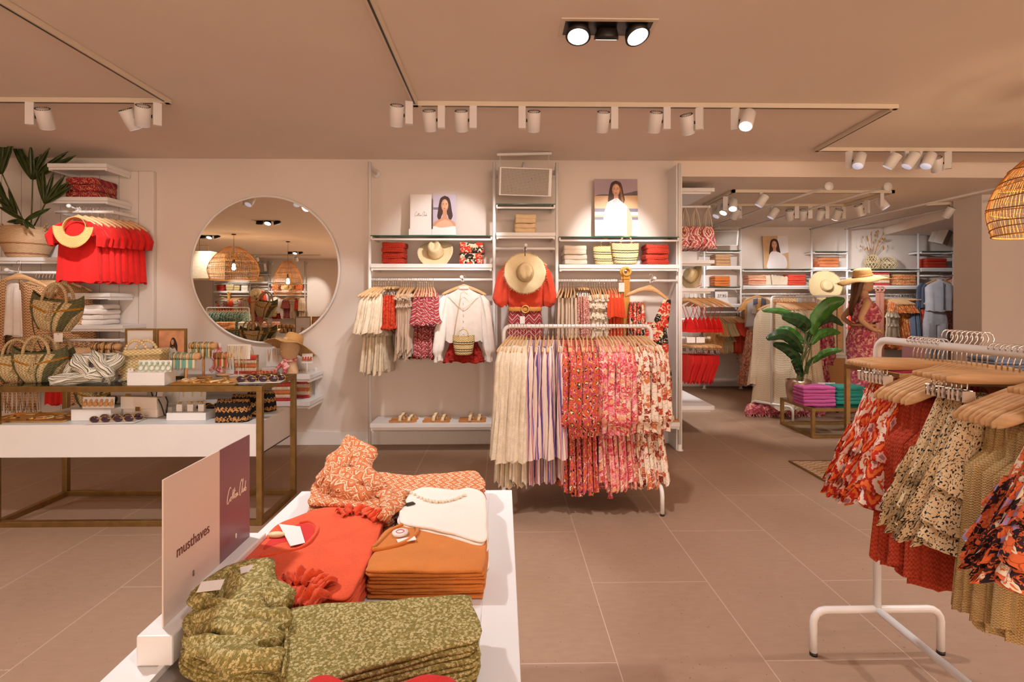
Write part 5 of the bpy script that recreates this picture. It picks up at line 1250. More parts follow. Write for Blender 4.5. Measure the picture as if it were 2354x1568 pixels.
# inside the shelf box: earrings, handbags, necklaces, purses
block(PX(226, 3.60), 3.60, SZ + .001, .26, .13, .075, 'white block under the round tan earrings')
jcard(PX(223, 3.56), 3.57, SZ + .077, .21, .075, 'white card with round tan disc earrings', disc_deco(TANB, 6, .017))
WL = plain('white_leather', srgb(240, 226, 214), .4, var=.02); BLE = plain('dark_edge', srgb(50, 36, 30), .5)
def mk_hbag():
    t = thing('handbag', '', 'handbag'); MB().bb(-.13, .13, -.04, .04, 0, .135).build('bag_body', WL, t, bev=.012)
    MB().bb(-.134, .134, -.052, -.040, .06, .145).build('front_flap', WL, t, bev=.005); MB().bb(-.018, .018, -.058, -.0525, .048, .078).build('clasp', GOLD, t, bev=.001)
    MB().tube([(.132, -.035, .13), (.15, -.03, .09), (.165, -.02, .02), (.16, .01, .004), (.14, .03, .02), (.145, .035, .1), (.132, .03, .135)], .004, 6).build('shoulder_strap', BLE, t); return t
HB = Proto(mk_hbag)
HB('white flap handbag at the front of the shelf box', (PX(332, 3.66), 3.66, SZ + .001), (0, 0, -.12), 'white flap handbags')
block(PX(308, 3.86), 3.86, SZ + .001, .20, .10, .055, 'white block under the rear white handbag')
HB('white flap handbag raised on a block behind its twin', (PX(308, 3.85), 3.85, SZ + .058), (0, 0, -.05), 'white flap handbags')
def neck_deco(mat, n):
    def f(c, w_, h):
        for i in range(n):
            m = MB(); x = -w_ / 2 + w_ * (i + .5) / n
            for j in range(3): m.tube([(x - .012 + .024 * q / 10, -.004 - j * .001, h * .95 - (h * (.35 + .16 * j)) * sin(pi * q / 10) ** .7) for q in range(11)], .0013, 4)
            m.build('necklace', mat, c)
    return f
jcard(PX(392, 3.8), 3.82, SZ + .06, .09, .19, 'tall white card with a single gold necklace in the shelf box', neck_deco(GOLD, 1))
block(PX(392, 3.80), 3.76, SZ + .001, .13, .10, .055, 'narrow white block under the single necklace card')
jcard(PX(438, 3.8), 3.82, SZ + .06, .19, .17, 'wide white card with layered gold necklaces in the shelf box', neck_deco(GOLD, 3))
block(PX(442, 3.6), 3.60, SZ + .001, .26, .14, .05, 'low white block with ring stands in the shelf box')
for i, px in enumerate((414, 439, 464)):
    t = thing('ring_stand', '%s white stand with dragonfly gold ring in the shelf box' % ['leftmost', 'middle', 'rightmost'][i], 'ring stand', (PX(px, 3.58), 3.58, SZ + .052), 0, 'white ring stands')
    MB().bb(-.02, .02, -.012, .012, 0, .05).build('stand_block', CARD, t, bev=.003); m = MB(); m.ball((0, 0, .058), .008, 8)
    for s_ in (-1, 1): m.ball((s_ * .018, 0, .062), .014, 8, 1, .3, .35)
    m.build('gold_ring', GOLD, t)
def purse_mat():
    k = NT('black_ochre_crochet'); x, y, _ = k.sep(k.uv(rnd=False, warp=.008, wscale=120)); z = k.math('ADD', y, k.math('MULTIPLY', k.math('PINGPONG', x, .014), 1.0))
    f = k.math('FRACT', k.math('DIVIDE', z, .062)); col = k.ramp(f, [(0, srgb(26, 20, 22)), (.56, srgb(206, 148, 84))], True)
    vo = k.n('ShaderNodeTexVoronoi', Vector=k.uv(rnd=False), Scale=140.0).outputs['Distance']; k.bump(vo, 1.0, .006)
    return k.fin(k.mix(k.math('GREATER_THAN', vo, .62), col, srgb(20, 15, 16)), .9)
PURS = purse_mat()
for i, (px, Y, rz, tx) in enumerate([(537, 3.52, .05, 'at the front edge of the shelf box'), (568, 3.70, -.1, 'behind the brass table leg'), (600, 3.86, -.25, 'at the back end of the shelf box')]):
    t = thing('crochet_purse', 'black and ochre zigzag crochet purse ' + tx, 'purse', (PX(px, Y), Y, SZ + .001), rz, 'black and ochre crochet purses')
    rings = []
    for j in range(9):
        q = j / 8; d = .055 * sqrt(max(.02, 1 - q ** 2.4)); rings.append([(.108 * (1 - .05 * q) * math.copysign(abs(cos(a)) ** .3, cos(a)), d * math.copysign(abs(sin(a)) ** .6, sin(a)), .145 * q) for a in [2 * pi * k / 40 for k in range(40)]])
    MB().loft(rings, True, True).build('purse_body', PURS, t); MB().ball((0, -.056, .04), .009, 8).build('gold_clasp', GOLD, t)
# tall necklace card stand on table back
t = jcard(PX(548, 3.9), 3.9, TZ + .12, .17, .11, 'white card stand draped with long gold bead necklaces', lambda c, w_, h: None)
MB().cyl((0, 0, -.12), (0, 0, .02), .004, 8).build('stand_stem', WHITEM, t); MB().bb(-.05, .05, -.04, .04, -.12, -.116).build('stand_base', WHITEM, t)
for i in range(6):
    x = -.07 + i * .024; MB().tube([(x, -.012, .10), (x - .004, -.016, .03), (x + .006, -.016, -.06 - .01 * (i % 3)), (x + .014, -.016, -.03), (x + .012, -.014, .06), (x + .01, -.01, .10)], .0022, 5).build('necklace', CRB if i % 2 else GOLD, t)
# ================================================================== low wall shelves under the mirror
wx0, wx1 = -3.35, PX(712, 4.98)
shelf(wx0, wx1, 4.98, YW - .004, .757, .04, 'upper low wall shelf with the hat head beneath the mirror')
shelf(wx0, wx1, 4.98, YW - .004, PZ(922, 4.98), .042, 'lower low wall shelf with fringed bags beneath the mirror')
for px in (690, 728):
    tag(MB().bb(-.012, .012, -.02, 0, 0, .30).build('shelf_bracket', WHITEM, None, (PX(px, YW), YW - .001, PZ(922, 4.98) - .02)), 'white wall bracket strip %s' % ('nearer the hat head' if px == 690 else 'at the shelf end by the hat shadow'), 'bracket', 'shelf bracket strips')
# hat head
hx_, hy_ = PX(668, 5.10), 5.10; t = thing('papier_mache_head', 'pale papier mache head wearing a frayed sun hat', 'display head', (hx_, hy_, .758)); zc = PZ(797, 5.1) - .758
HEADM = plain('papier_mache', srgb(232, 196, 152), .6, var=.04, scale=14)
rings = []
for z, rx, ry, oy in [(0, .075, .065, .01), (.02, .07, .06, .01), (.08, .052, .05, .01), (.12, .05, .05, .005), (.145, .052, .056, -.005), (.17, .064, .075, -.012), (.20, .074, .088, -.01), (.24, .082, .095, -.002), (.28, .085, .098, .004), (.32, .08, .09, .008), (.35, .06, .07, .01), (.37, .02, .03, .01)]:
    rings.append([(rx * cos(a), oy + ry * sin(a) * (1.05 if sin(a) < 0 else 1), z) for a in [2 * pi * k / 32 for k in range(32)]])
h_ = MB().loft(rings, True, True); h_.build('head_form', HEADM, t)
nz = MB(); nz.loft([[(.0 + .006 * s_ * q, -.092 - .016 * q, .27 - .05 * q) for s_ in (-1, 0, 1)] + [(0, -.08, .27 - .05 * q)] for q in (0, .5, 1)], True, True); nz.ball((0, -.104, .222), .014, 10, .9, 1, .8); nz.build('nose', HEADM, t)
for s_ in (-1, 1): MB().ball((s_ * .083, .0, .235), .022, 8, .35, .7, 1).build('ear', HEADM, t)
t.rotation_euler = (0, 0, -.45)
hat('sun_hat', 'wide tan raffia sun hat with frayed brim on the display head', 'hat', None, look((hx_ + .01, hy_ + .015, .758 + .285), (.22, .42, .95), .6), .235, .09, .10, STRAWT, False, .03, .045)
t = thing('scarf', 'pink bandana scarf knotted round the display head', 'scarf', (hx_, hy_, .758), -.3)
MB().tube([(.058 * cos(a), .055 * sin(a), .135 + .008 * sin(a)) for a in [2 * pi * k / 20 for k in range(20)]], .014, 8, closed=True).build('neck_loop', FAB['scarfr'], t)
MB().ball((-.01, -.07, .13), .02, 10, 1.2, .8, .9).build('knot', FAB['scarfr'], t)
cloth_rope([(-.01, -.07, .13), (-.04, -.09, .09), (-.075, -.10, .05), (-.10, -.11, .01)], .035, .014, 2).build('scarf_tail', FAB['scarfr'], t)
cloth_rope([(-.005, -.07, .13), (.015, -.09, .09), (.02, -.1, .05), (.01, -.1, .015)], .032, .014, 5).build('scarf_tail', FAB['scarfr'], t)
jcard(PX(634, 5.2), 5.2, .758 + .055, .19, .18, 'white panel with fine gold necklaces left of the display head', neck_deco(GOLD, 4)); block(PX(634, 5.2), 5.17, .758, .2, .10, .05, 'white block under the fine gold necklaces')
t = jcard(PX(704, 5.0), 5.02, .758 + .11, .10, .09, 'white card stand with coral earrings right of the display head', rings_deco(REDB, 4, .007, True, .005)); MB().cyl((0, 0, -.11), (0, 0, 0), .004, 8).build('stand_stem', WHITEM, t); MB().bb(-.05, .05, -.03, .03, -.11, -.107).build('stand_base', WHITEM, t)
jcard(PX(494, 5.15), 5.15, .758 + .20, .11, .09, 'white card above the wine red scarf', rings_deco(CRB, 3, .007))
tag(MB().bb(-.04, .04, -.03, .03, 0, .2).build('display_block', WHITE, None, (PX(494, 5.15), 5.17, .758)), 'tall white block hidden behind the wine red scarf', 'display block')
t = thing('scarf', 'wine red bandana scarf bunched on the low wall shelf', 'scarf', (PX(500, 5.1), 5.08, .758))
cloth_rope([(.02, 0, .26), (.0, -.01, .18), (.02, -.02, .10), (-.05, -.01, .03)], .035, .02, 2).build('scarf_tail', FAB['scarfr'], t); cloth_rope([(.02, 0, .26), (.04, -.01, .18), (.0, -.02, .08), (.07, -.01, .02)], .03, .02, 4).build('scarf_tail', FAB['scarfr'], t)
FR = stripes('fringe_stripe', [(0, srgb(222, 84, 66)), (.36, srgb(244, 218, 196)), (.5, srgb(230, 140, 80)), (.78, srgb(244, 218, 196)), (.9, srgb(206, 60, 56))], .125, False, .002)
def mk_fbag():
    t = thing('fringed_bag', '', 'fringed bag'); MB().bb(-.1, .1, -.03, .03, .01, .185).build('bag_body', ROPE, t, bev=.006)
    for i in range(5):
        z = .185 - i * .036; m = MB()
        for s_ in (1,):
            m.grid(lambda u, v: (-.104 + .208 * u, -.034 - .008 * v + .004 * sin(u * 90), z - .045 * v - .003 * (sin(u * 170) > 0)), 60, 2)
        m.build('fringe_row', FC[i], t, sol=.003)
    for s_ in (-1, 1): MB().tube([(.05 * cos(a), s_ * .02, .18 + .09 * sin(a)) for a in [pi * k / 12 for k in range(13)]], .005, 6).build('rope_handle', ROPE, t)
    return t
FC = [cloth('fringe_%s' % n_, c, .1, 300, .6) for n_, c in (('red', srgb(222, 80, 66)), ('cream', srgb(244, 216, 190)), ('orange', srgb(232, 138, 76)), ('pale', srgb(244, 216, 190)), ('coral', srgb(206, 62, 56)))]
FB = Proto(mk_fbag)
FB('red, cream and orange fringed bag on the upper low shelf', (PX(568, 5.08), 5.08, .758), (0, 0, 0), 'striped fringed bags')
FB('red, cream and orange fringed bag at the front of the lower low shelf', (PX(654, 5.05), 5.05, PZ(922, 4.98) + .001), (0, 0, .05), 'striped fringed bags')
FB('red, cream and orange fringed bag at the rear of the lower low shelf', (PX(690, 5.2), 5.22, PZ(922, 4.98) + .001), (0, 0, -.1), 'striped fringed bags')
# ================================================================== plank wall display (left)
YF = 4.98; YB_ = YW - .052
def lshelf(px0, px1, py, label, yf=YF):
    return shelf(PX(px0, yf), PX(px1, yf), yf, YB_, PZ(py, yf), .036, label, 'shelves on the plank wall')
lshelf(108, 245, 380, 'topmost empty white shelf on the plank wall'); z2 = PZ(456, YF); lshelf(108, 247, 456, 'white shelf with the red patterned knits')
z3 = PZ(593, 4.95); lshelf(-60, 152, 593, 'white shelf carrying the potted palm', 4.95)
lshelf(118, 252, 674, 'white shelf just below the red tops'); z5 = PZ(747, YF); lshelf(150, 282, 747, 'white shelf with folded white linen')
stack(PX(192, 5.06), 5.03, z2, 3, .30, .26, .066, 'redik', 'wine red patterned knit', 'on the plank wall', 'wine patterned knits')
stack(PX(208, 5.08), 5.04, z5, 4, .29, .24, .05, 'white', 'folded white linen garment', 'on the plank wall', 'folded white linen', jit=.012)
zr1 = PZ(492, 4.97)
def lrail(px0, px1, py, label, Y=4.98):
    z = PZ(py, Y); t = thing('hanging_rail', label, 'clothes rail', (PX((px0 + px1) / 2, Y), Y, z), 0, 'rails on the plank wall'); h = (PX(px1, Y) - PX(px0, Y)) / 2
    MB().cyl((-h, 0, 0), (h, 0, 0), .0135, 12).build('rail_tube', WHITEM, t)
    for s_ in (-1, 1): MB().bb(s_ * h - .012, s_ * h + .012, 0, YB_ - Y, -.014, .014).build('bracket', WHITEM, t)
    return z
zr1 = lrail(128, 258, 490, 'white rail above the red flutter sleeve tops'); hookarm(PX(180, 4.98), 4.98, zr1 + .02, .10, 'white arm with the straw visor')
# red tops: first faces out, the rest stand behind it running to the wall along an arm
for i in range(9):
    x = PX(184, 4.86) + i * .026; y = 4.84 + i * .045; n_ = ordn(i, 9)
    HANG('%s wooden hanger in the row of red flutter tops' % n_, (x, y, zr1 - .07), (0, 0, .25 + R.uniform(-.06, .06)), 'hangers of the red flutter tops', (.72, 1, 1))
STY['rfl'] = ([(-.03, .12, .02, 0), (-.06, .16, .026, .001), (-.12, .165, .03, .002), (-.25, .175, .032, .004), (-.58, .195, .04, .008)], dict(folds=7, hem=.01, sleeves=[dict(rows=[(.14, 0, -.05, .02, .03), (.19, -.01, -.09, .045, .045), (.22, -.015, -.16, .055, .05), (.20, -.01, -.25, .04, .045)], amp=.016)]))
for i in range(9):
    x = PX(184, 4.86) + i * .026; y = 4.84 + i * .045; n_ = ordn(i, 9)
    gob('top', 'rfl', 'red', (x, y, zr1 - .08), (0, 0, .25 + R.uniform(-.06, .06)), ('front red flutter sleeve top below the straw visor' if i == 0 else '%s red flutter sleeve top counting back from the visor' % n_), 'top', 'red flutter sleeve tops', var=i % 3, sc=(.84 if i == 0 else .72, 1, 1))
t = thing('straw_visor', 'tan straw sun visor hanging over the red tops', 'sun visor', (0, 0, 0)); t.matrix_world = look((PX(180, 4.78), 4.75, PZ(528, 4.78)), (.35, -1, .25), 0)
m = MB(); m.grid(lambda u, v: (.085 * cos(2 * pi * u), .095 * sin(2 * pi * u), -.01 + .05 * v), 40, 3); m.build('head_band', STRAWT, t, sol=.004)
m = MB(); m.grid(lambda u, v: ((.085 + .055 * v) * cos(pi + pi * u) * (1 + .05 * v), (.095 + .10 * v) * sin(pi + pi * u), .04 - .02 * v + .03 * v * v * abs(cos(pi * u))), 30, 6); m.build('brim', STRAWT, t, sol=.003)
# palm in woven basket
def blade(mb, p0, p1, w_, droop=.02, n=7):
    p0, p1 = Vector(p0), Vector(p1); d = p1 - p0; s_ = d.cross(Vector((0, 1, 0))); s_ = (s_.normalized() if s_.length > 1e-4 else Vector((1, 0, 0)))
    for sg in (-1, 1):
        mb.grid(lambda u, v: p0 + d * v + s_ * (w_ * sg * u * (sin(pi * min(1, v * .93 + .07)) ** .6)) + Vector((0, -.25 * w_ * u, -droop * v * v)), 1, n)
LEAF = None
def leafm(name, c, c2, rough=.35):
    k = NT(name); tc = k.n('ShaderNodeTexCoord').outputs['UV']; nz = k.n('ShaderNodeTexNoise', Vector=tc, Scale=14.0, Detail=3.0).outputs['Fac']
    w_ = k.n('ShaderNodeTexWave', Vector=tc, Scale=30.0, Distortion=1.0).outputs['Fac']; k.bump(w_, .25, .002); return k.fin(k.ramp(nz, [(.3, c2), (.7, c)]), rough)
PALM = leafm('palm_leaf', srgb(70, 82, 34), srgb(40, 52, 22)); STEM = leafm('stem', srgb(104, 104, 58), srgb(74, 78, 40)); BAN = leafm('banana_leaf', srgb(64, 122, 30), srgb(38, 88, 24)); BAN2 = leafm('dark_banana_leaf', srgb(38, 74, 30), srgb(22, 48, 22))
BSK = straw('basket_weave', srgb(232, 198, 158), srgb(170, 118, 80), 120, 520, [(-.05, .008, srgb(176, 124, 84)), (-.15, .008, srgb(176, 124, 84))], st=1.0)
px_, py_ = PX(58, 5.1), 5.12; t = thing('potted_palm', 'fan palm in a belly shaped woven basket', 'potted plant', (px_, py_, z3))
r_ = .195
MB().lathe([(.13, 0), (.15, .02), (.19, .12), (.212, .19), (.2, .22), (.18, .29), (.175, .30), (.165, .30), (.165, .26), (.001, .25)], 40).build('basket_pot', BSK, t)
for s_ in (-1, 1): MB().tube([(s_ * .17, -.03, .28), (s_ * .21, -.03, .33), (s_ * .24, -.03, .33), (s_ * .19, -.03, .26)], .006, 6).build('basket_handle', BSK, t)
rr = random.Random(5)
def atp(px, py, Y): x, z = XZ(px, py, Y); return (x - px_, Y - py_, z - z3)
fronds = [((345 - 0) / 4.6, 280 + 600 / 4.61, [(-160 / 4.6 + 345 / 4.6, 280 + 300 / 4.61), ], 0)]
def frond(hub, tips, w_=.028, base=(60, 530)):
    hb = atp(*hub); f = MB()
    for (tx, ty, ddy) in tips: blade(f, hb, atp(tx, ty, hub[2] + ddy), w_, .01)
    ff = f.build('frond', PALM, t, sol=.0015)
    b0 = (rr.uniform(-.03, .03), rr.uniform(-.02, .02), .25); mid = ((b0[0] + hb[0]) / 2 * 1.05, (b0[1] + hb[1]) / 2, (b0[2] + hb[2]) / 2 * 1.02)
    MB().tube(crom([b0, mid, hb], 6), .006, 6).build('frond_stem', STEM, t)
frond((5, 400, 5.0), [(14, 292, 0), (36, 303, -.05), (-8, 300, 0), (-30, 320, .05), (24, 340, -.05)])
frond((75, 412, 5.05), [(30, 332, 0), (42, 326, 0), (72, 332, -.05), (96, 352, 0), (115, 338, -.05), (158, 346, 0), (176, 355, -.05), (60, 355, .05), (86, 358, 0)], .03)
frond((104, 468, 4.98), [(84, 385, 0), (100, 390, 0), (124, 396, 0), (150, 402, -.02), (168, 425, -.04), (160, 415, 0)], .026)
frond((40, 495, 4.95), [(0, 435, 0), (-10, 450, 0), (5, 470, 0), (20, 430, 0)], .022)
frond((58, 508, 4.9), [(16, 508, 0), (32, 512, 0), (66, 524, -.02), (82, 524, 0), (100, 480, 0), (-4, 472, 0), (118, 476, 0)], .02)
frond((20, 470, 4.98), [(-35, 400, 0), (-40, 440, 0), (-20, 380, 0)], .02)
# crochet cardigan outfit and companions
zk = lrail(-40, 150, 628, 'white rail above the crochet cardigan', 4.95); hookarm(PX(45, 4.95), 4.95, zk, .12, 'white arm holding the crochet cardigan')
kx = PX(38, 4.78); HANG('wooden hanger inside the open crochet cardigan', (kx, 4.80, zk - .04), (0, 0, .1), 'face-out hangers', (1.1, 1, 1.3))
t = thing('cardigan', 'long tan crochet cardigan with fringed hem hung open', 'cardigan', (kx, 4.79, zk - .06), .08)
for s_ in (-1, 1):
    m = MB(); m.grid(lambda u, v: (s_ * (.055 + .03 * v + (.15 + .05 * sin(2 * v)) * u), -.05 - .035 * sin(pi * u) + .008 * sin(9 * u + 3 * v), -.01 - .07 * u * (1 - v) ** 3 - 1.0 * v), 10, 26); m.build('front_panel', FAB['crochet'], t, sol=.006)
m = MB(); m.grid(lambda u, v: (-.2 + .4 * u, .045 + .01 * sin(12 * u), -.03 - .06 * abs(u - .5) * 2 * (1 - v) - 1.0 * v), 14, 20); m.build('back_panel', FAB['crochet'], t, sol=.006)
for s_ in (-1, 1): MB().loft([[(s_ * x + rx * cos(a), y + ry * sin(a), z) for a in [2 * pi * k / 18 for k in range(18)]] for x, y, z, rx, ry in [(.18, 0, -.06, .02, .03), (.21, -.01, -.1, .04, .045), (.225, -.02, -.3, .05, .05), (.235, -.03, -.56, .055, .05)]]).build('sleeve', FAB['crochet'], t)
m = MB()
for k in range(64): x = -.21 + .42 * k / 63; m.tube([(x, -.06 + .02 * sin(k), -1.0), (x + rr.uniform(-.01, .01), -.055 + .02 * sin(k * 2), -1.17 - rr.random() * .03)], [.0055, .003], 4)
m.build('fringe', FAB['crochet'], t)
t = gob('top', 'sleeveless', 'white', (kx + .005, 4.76, zk - .10), (0, 0, 0), 'white wrap top showing inside the crochet cardigan', 'top', None, sc=(.62, 1, .95))
for i in range(9):
    x = PX(75, 4.95) + i * .032; y = 4.95 + .03
    HANG('%s brown wooden hanger behind the crochet cardigan' % ordn(i, 9), (x, y, zk - .09), (0, 0, pi / 2 - .95 + R.uniform(-.05, .05)), 'hangers of the tan crochet row')
    gob('cardigan', 'kaftan', 'crochet', (x, y, zk - .09), (0, 0, pi / 2 - .95 + R.uniform(-.05, .05)), '%s tan crochet garment hanging behind the open cardigan' % ordn(i, 9), 'cardigan', 'tan crochet garments', var=i % 3, sc=(.85, 1, .95))
# low rail with red garments behind the brass table
zq = lrail(140, 276, 781, 'low white rail behind the bracelet stands', 4.95)
for i in range(8):
    x = PX(155, 4.95) + i * .045
    HANG('%s wooden hanger on the low rail behind bracelets' % ordn(i, 8), (x, 4.97, zq - .09), (0, 0, pi / 2 - .5), 'hangers of the low plank wall rail')
    gob('top', 'tee', 'redplain' if i < 4 else 'crochet', (x, 4.97, zq - .09), (0, 0, pi / 2 - .5), '%s %s top on the low rail behind bracelets' % (ordn(i, 8), 'red' if i < 4 else 'brown'), 'top', 'tops on the low plank wall rail', var=i % 3)
# ================================================================== foreground table
FX0, FX1, FY0, FY1, FZ = -.775, .035, .62, 2.035, .72
t = thing('display_table', 'white table in front with stacked folded clothes and inset panels', 'table', ((FX0 + FX1) / 2, (FY0 + FY1) / 2, 0)); ax, by = (FX1 - FX0) / 2, (FY1 - FY0) / 2
IN = .086; ym = G(900, 1390, FZ)[1] - (FY0 + FY1) / 2
m = MB()
m.bb(-ax, -ax + IN, -by, by, FZ - .05, FZ); m.bb(ax - IN, ax, -by, by, FZ - .05, FZ); m.bb(-ax + IN, ax - IN, by - IN * .9, by, FZ - .05, FZ); m.bb(-ax + IN, ax - IN, -by, -by + IN, FZ - .05, FZ); m.bb(-ax + IN, ax - IN, ym - .045, ym + .045, FZ - .05, FZ)
m.build('table_top', WHITE, t, bev=.002)
GREYP = plain('grey_inset', (.30, .27, .25), .15, var=.02, bump=0)
for a, b in ((-by + IN, ym - .045), (ym + .045, by - IN * .9)):
    MB().bb(-ax + IN, ax - IN, a, b, FZ - .03, FZ - .012).build('inset_panel', GREYP, t)
    for s_ in (-1, 1): MB().bb(s_ * (ax - IN) - s_ * .012, s_ * (ax - IN), a, b, FZ - .012, FZ + .002).build('inset_trim', WHITEM, t)
MB().bb(-ax + .03, ax - .03, -by + .03, by - .03, .08, FZ - .05).build('cabinet_body', WHITE, t, bev=.002); MB().bb(-ax + .06, ax - .06, -by + .06, by - .06, 0, .08).build('plinth', BLACK, t)
# sign
sx, sy0, sy1, sz0 = -.697, 1.087, 1.452, .80
t = thing('table_sign', 'two-tone cardboard sign standing in a white wooden block', 'sign', (sx, (sy0 + sy1) / 2, FZ))
MB().bb(-.036, .036, -.21, .21, 0.001, .062).build('wooden_base', WHITE, t, bev=.004); MB().bb(-.0355, .0355, -.085, .21, .062, .085).build('base_step', WHITE, t, bev=.004)
hs = 1.085 - .80; SB = plain('sign_blush', srgb(226, 208, 196), .45, var=.01, bump=0); SM_ = plain('sign_mauve', srgb(130, 92, 104), .3, var=.02, bump=0)
MB().bb(-.0015, .0015, -.183, .0305, .04, hs + .08).build('blush_half', SB, t); MB().bb(-.0015, .0015, .0305, .183, .04, hs + .08).build('mauve_half', SM_, t)
RM = Matrix(((0, 0, 1, .0022), (1, 0, 0, 0), (0, 1, 0, 0), (0, 0, 0, 1)))
text_mesh('musthaves', .035, plain('sign_ink', srgb(112, 62, 60), .5, var=0, bump=0), t, RM @ Matrix.Translation((-.078, .195, 0)), sx=.86)
script_mark(.021, plain('sign_cream_ink', srgb(240, 216, 196), .5, var=0, bump=0), t, RM @ Matrix.Translation((.112, .235, 0)), .045)
for q, mt in ((-.08, INK), (.108, CARD)):
    m = MB(); m.M = RM; 
    m.tube([(q, .115, 0), (q, .127, 0)], .0022, 6); m.build('leaf_emblem', mt, t)
# ---- the folded piles
def pile(name, what, where, grp, n, t_, fab, outline, z0=FZ + .003, cx=0, cy=0, topmesh=None, jit=.003, shr=.0, seed=1, wav=.003, cat='folded clothes', rz=0, top_extra=None, shift=(0, 0)):
    """outline: list of world (x, y); every layer is a thing"""
    cx = sum(p[0] for p in outline) / len(outline); cy = sum(p[1] for p in outline) / len(outline); rs = random.Random(seed); last = None
    for i in range(n):
        q = 1 + .012 * rs.uniform(-1, 1) + (0 if i == n - 1 else -.0); o = [((x - cx) * q, (y - cy) * q) for x, y in outline]
        m = slab(0, 0, t_ * 1.06, seed=seed + i, out=o, wav=wav, n=84)
        o_ = thing(name, None, cat, (cx + rs.uniform(-jit, jit) + shift[0] * i, cy + rs.uniform(-jit, jit) + shift[1] * i, z0 + i * t_), rs.uniform(-.015, .015), grp)
        pos = 'topmost' if i == n - 1 else ('lowest' if i == 0 else (['second', 'third', 'fourth', 'fifth', 'sixth', 'seventh', 'eighth', 'ninth'][n - 2 - i] + ' from top'))
        o_['label'] = '%s, %s of its pile %s' % (what, pos, where)
        m.build('folded_body', FAB[fab], o_); last = o_
    return last, cx, cy
def gp(pts, z): return [G(a, b, z) for a, b in pts]
def ruffle(parent, path, wd, hgt, mat, k=9, name='ruffle', seed=0):
    P = crom(path, 8); m = MB(); L = len(P)
    def fn(u, v):
        i = min(L - 1, int(u * (L - 1))); p = P[i]; t_ = (P[min(i + 1, L - 1)] - P[max(i - 1, 0)]).normalized(); n_ = Vector((t_.y, -t_.x, 0))
        return p + n_ * (wd * (v - .5) + .004 * sin(u * k * 9 + seed)) + Vector((0, 0, hgt * sin(pi * v) * (.5 + .5 * sin(u * k * 6.28 + v * 3 + seed)) + .006 * sin(u * k * 11 + v * 5)))
    m.grid(fn, 70, 8); return m.build(name, mat, parent, sol=.002)
def collar(parent, pts, mat, r=.005, inner=None, imat=None):
    m = MB(); m.tube(crom(pts, 6), r, 8); m.build('neckband', mat, parent)
# ochre tees
zt_o = FZ + .068
o = gp([(848, 1290), (846, 1365), (860, 1378), (980, 1382), (1112, 1378), (1118, 1330), (1117, 1268), (1112, 1228), (1098, 1218), (1000, 1226), (950, 1232), (900, 1245), (868, 1262)], FZ + .02)
x0, x1, ya, yb = -.335, -.045, 1.285, 1.53
o = [(x0, ya + .03), (x0 + .004, ya + .006), (x0 + .03, ya), (-.19, ya - .002), (x1 - .02, ya + .001), (x1, ya + .012), (x1 + .002, 1.4), (x1 - .002, yb - .01), (x1 - .02, yb), (-.17, yb + .005), (-.235, yb + .012), (x0 + .05, yb - .0), (x0 + .015, yb - .05), (x0 - .002, 1.38)]
lp, cx, cy = pile('t_shirt', 'ochre jersey tee', 'by the white tees', 'folded ochre tees', 8, .0088, 'ochre', o, seed=4, wav=.0016)
zz = .0105
Lc = lambda pts, z=zz: [(x - cx, y - cy, z) for x, y in pts]
m = MB(); m.prism([(x - cx, y - cy) for x, y in crom2([(-.338, 1.395), (-.30, 1.405), (-.262, 1.44), (-.25, 1.49), (-.262, 1.53), (-.30, 1.535), (-.335, 1.50)])], .0095, .0125); m.build('inner_back', FAB['ochre'], lp)
collar(lp, Lc([(-.342, 1.385), (-.305, 1.395), (-.262, 1.43), (-.243, 1.485), (-.252, 1.53), (-.285, 1.548)], .013), FAB['ochre'], .006); collar(lp, Lc([(-.342, 1.395), (-.332, 1.44), (-.318, 1.50), (-.288, 1.545)], .013), FAB['ochre'], .006)
m = MB(); m.tube([(-.287 - cx, 1.475 - cy, .013), (-.287 - cx, 1.475 - cy, .021)], .022, 24); sg = m.build('security_disc', CARD, lp); RED_ = plain('red_print', srgb(206, 60, 50), .5); MB().tube([(-.287 - cx + .011 * cos(a), 1.475 - cy + .011 * sin(a), .0215) for a in [2 * pi * k / 16 for k in range(16)]], .0012, 4, closed=True).build('printed_ring', RED_, sg)
MB().box((-.262 - cx, 1.437 - cy, .0155), (.05, .022, .002), rz=.4).build('care_label', CARD, lp)
# orange red tees (wide neckline toward the sign)
zt_r = FZ + .07
def T(pts, z): return gp(pts, z)
o = T([(600, 1262), (640, 1222), (700, 1198), (800, 1172), (862, 1178), (888, 1192), (876, 1232), (852, 1300), (828, 1350), (800, 1392), (730, 1388), (655, 1392), (600, 1350), (562, 1330), (566, 1300)], FZ + .052)
lp, cx, cy = pile('t_shirt', 'orange red ruffle sleeve tee', 'beside the sign', 'folded orange red tees', 6, .0115, 'tee', o, seed=6, wav=.0028, shift=(-.0009, .001))
zz = .014; Lg = lambda pts, z=zz, zw=FZ + .073: [(G(a, b, zw)[0] - cx, G(a, b, zw)[1] - cy, z) for a, b in pts]
m = MB(); m.prism([(p[0], p[1]) for p in crom([Vector(q) for q in Lg([(606, 1268), (640, 1262), (690, 1262), (716, 1240), (722, 1215), (700, 1206), (650, 1222), (615, 1250)])], 4, True)], .012, .0135)
m.build('inner_back', FAB['redplain'], lp)
collar(lp, Lg([(598, 1285), (640, 1278), (692, 1264), (720, 1240), (730, 1216), (712, 1203), (688, 1206)], .0145), FAB['tee'], .005)
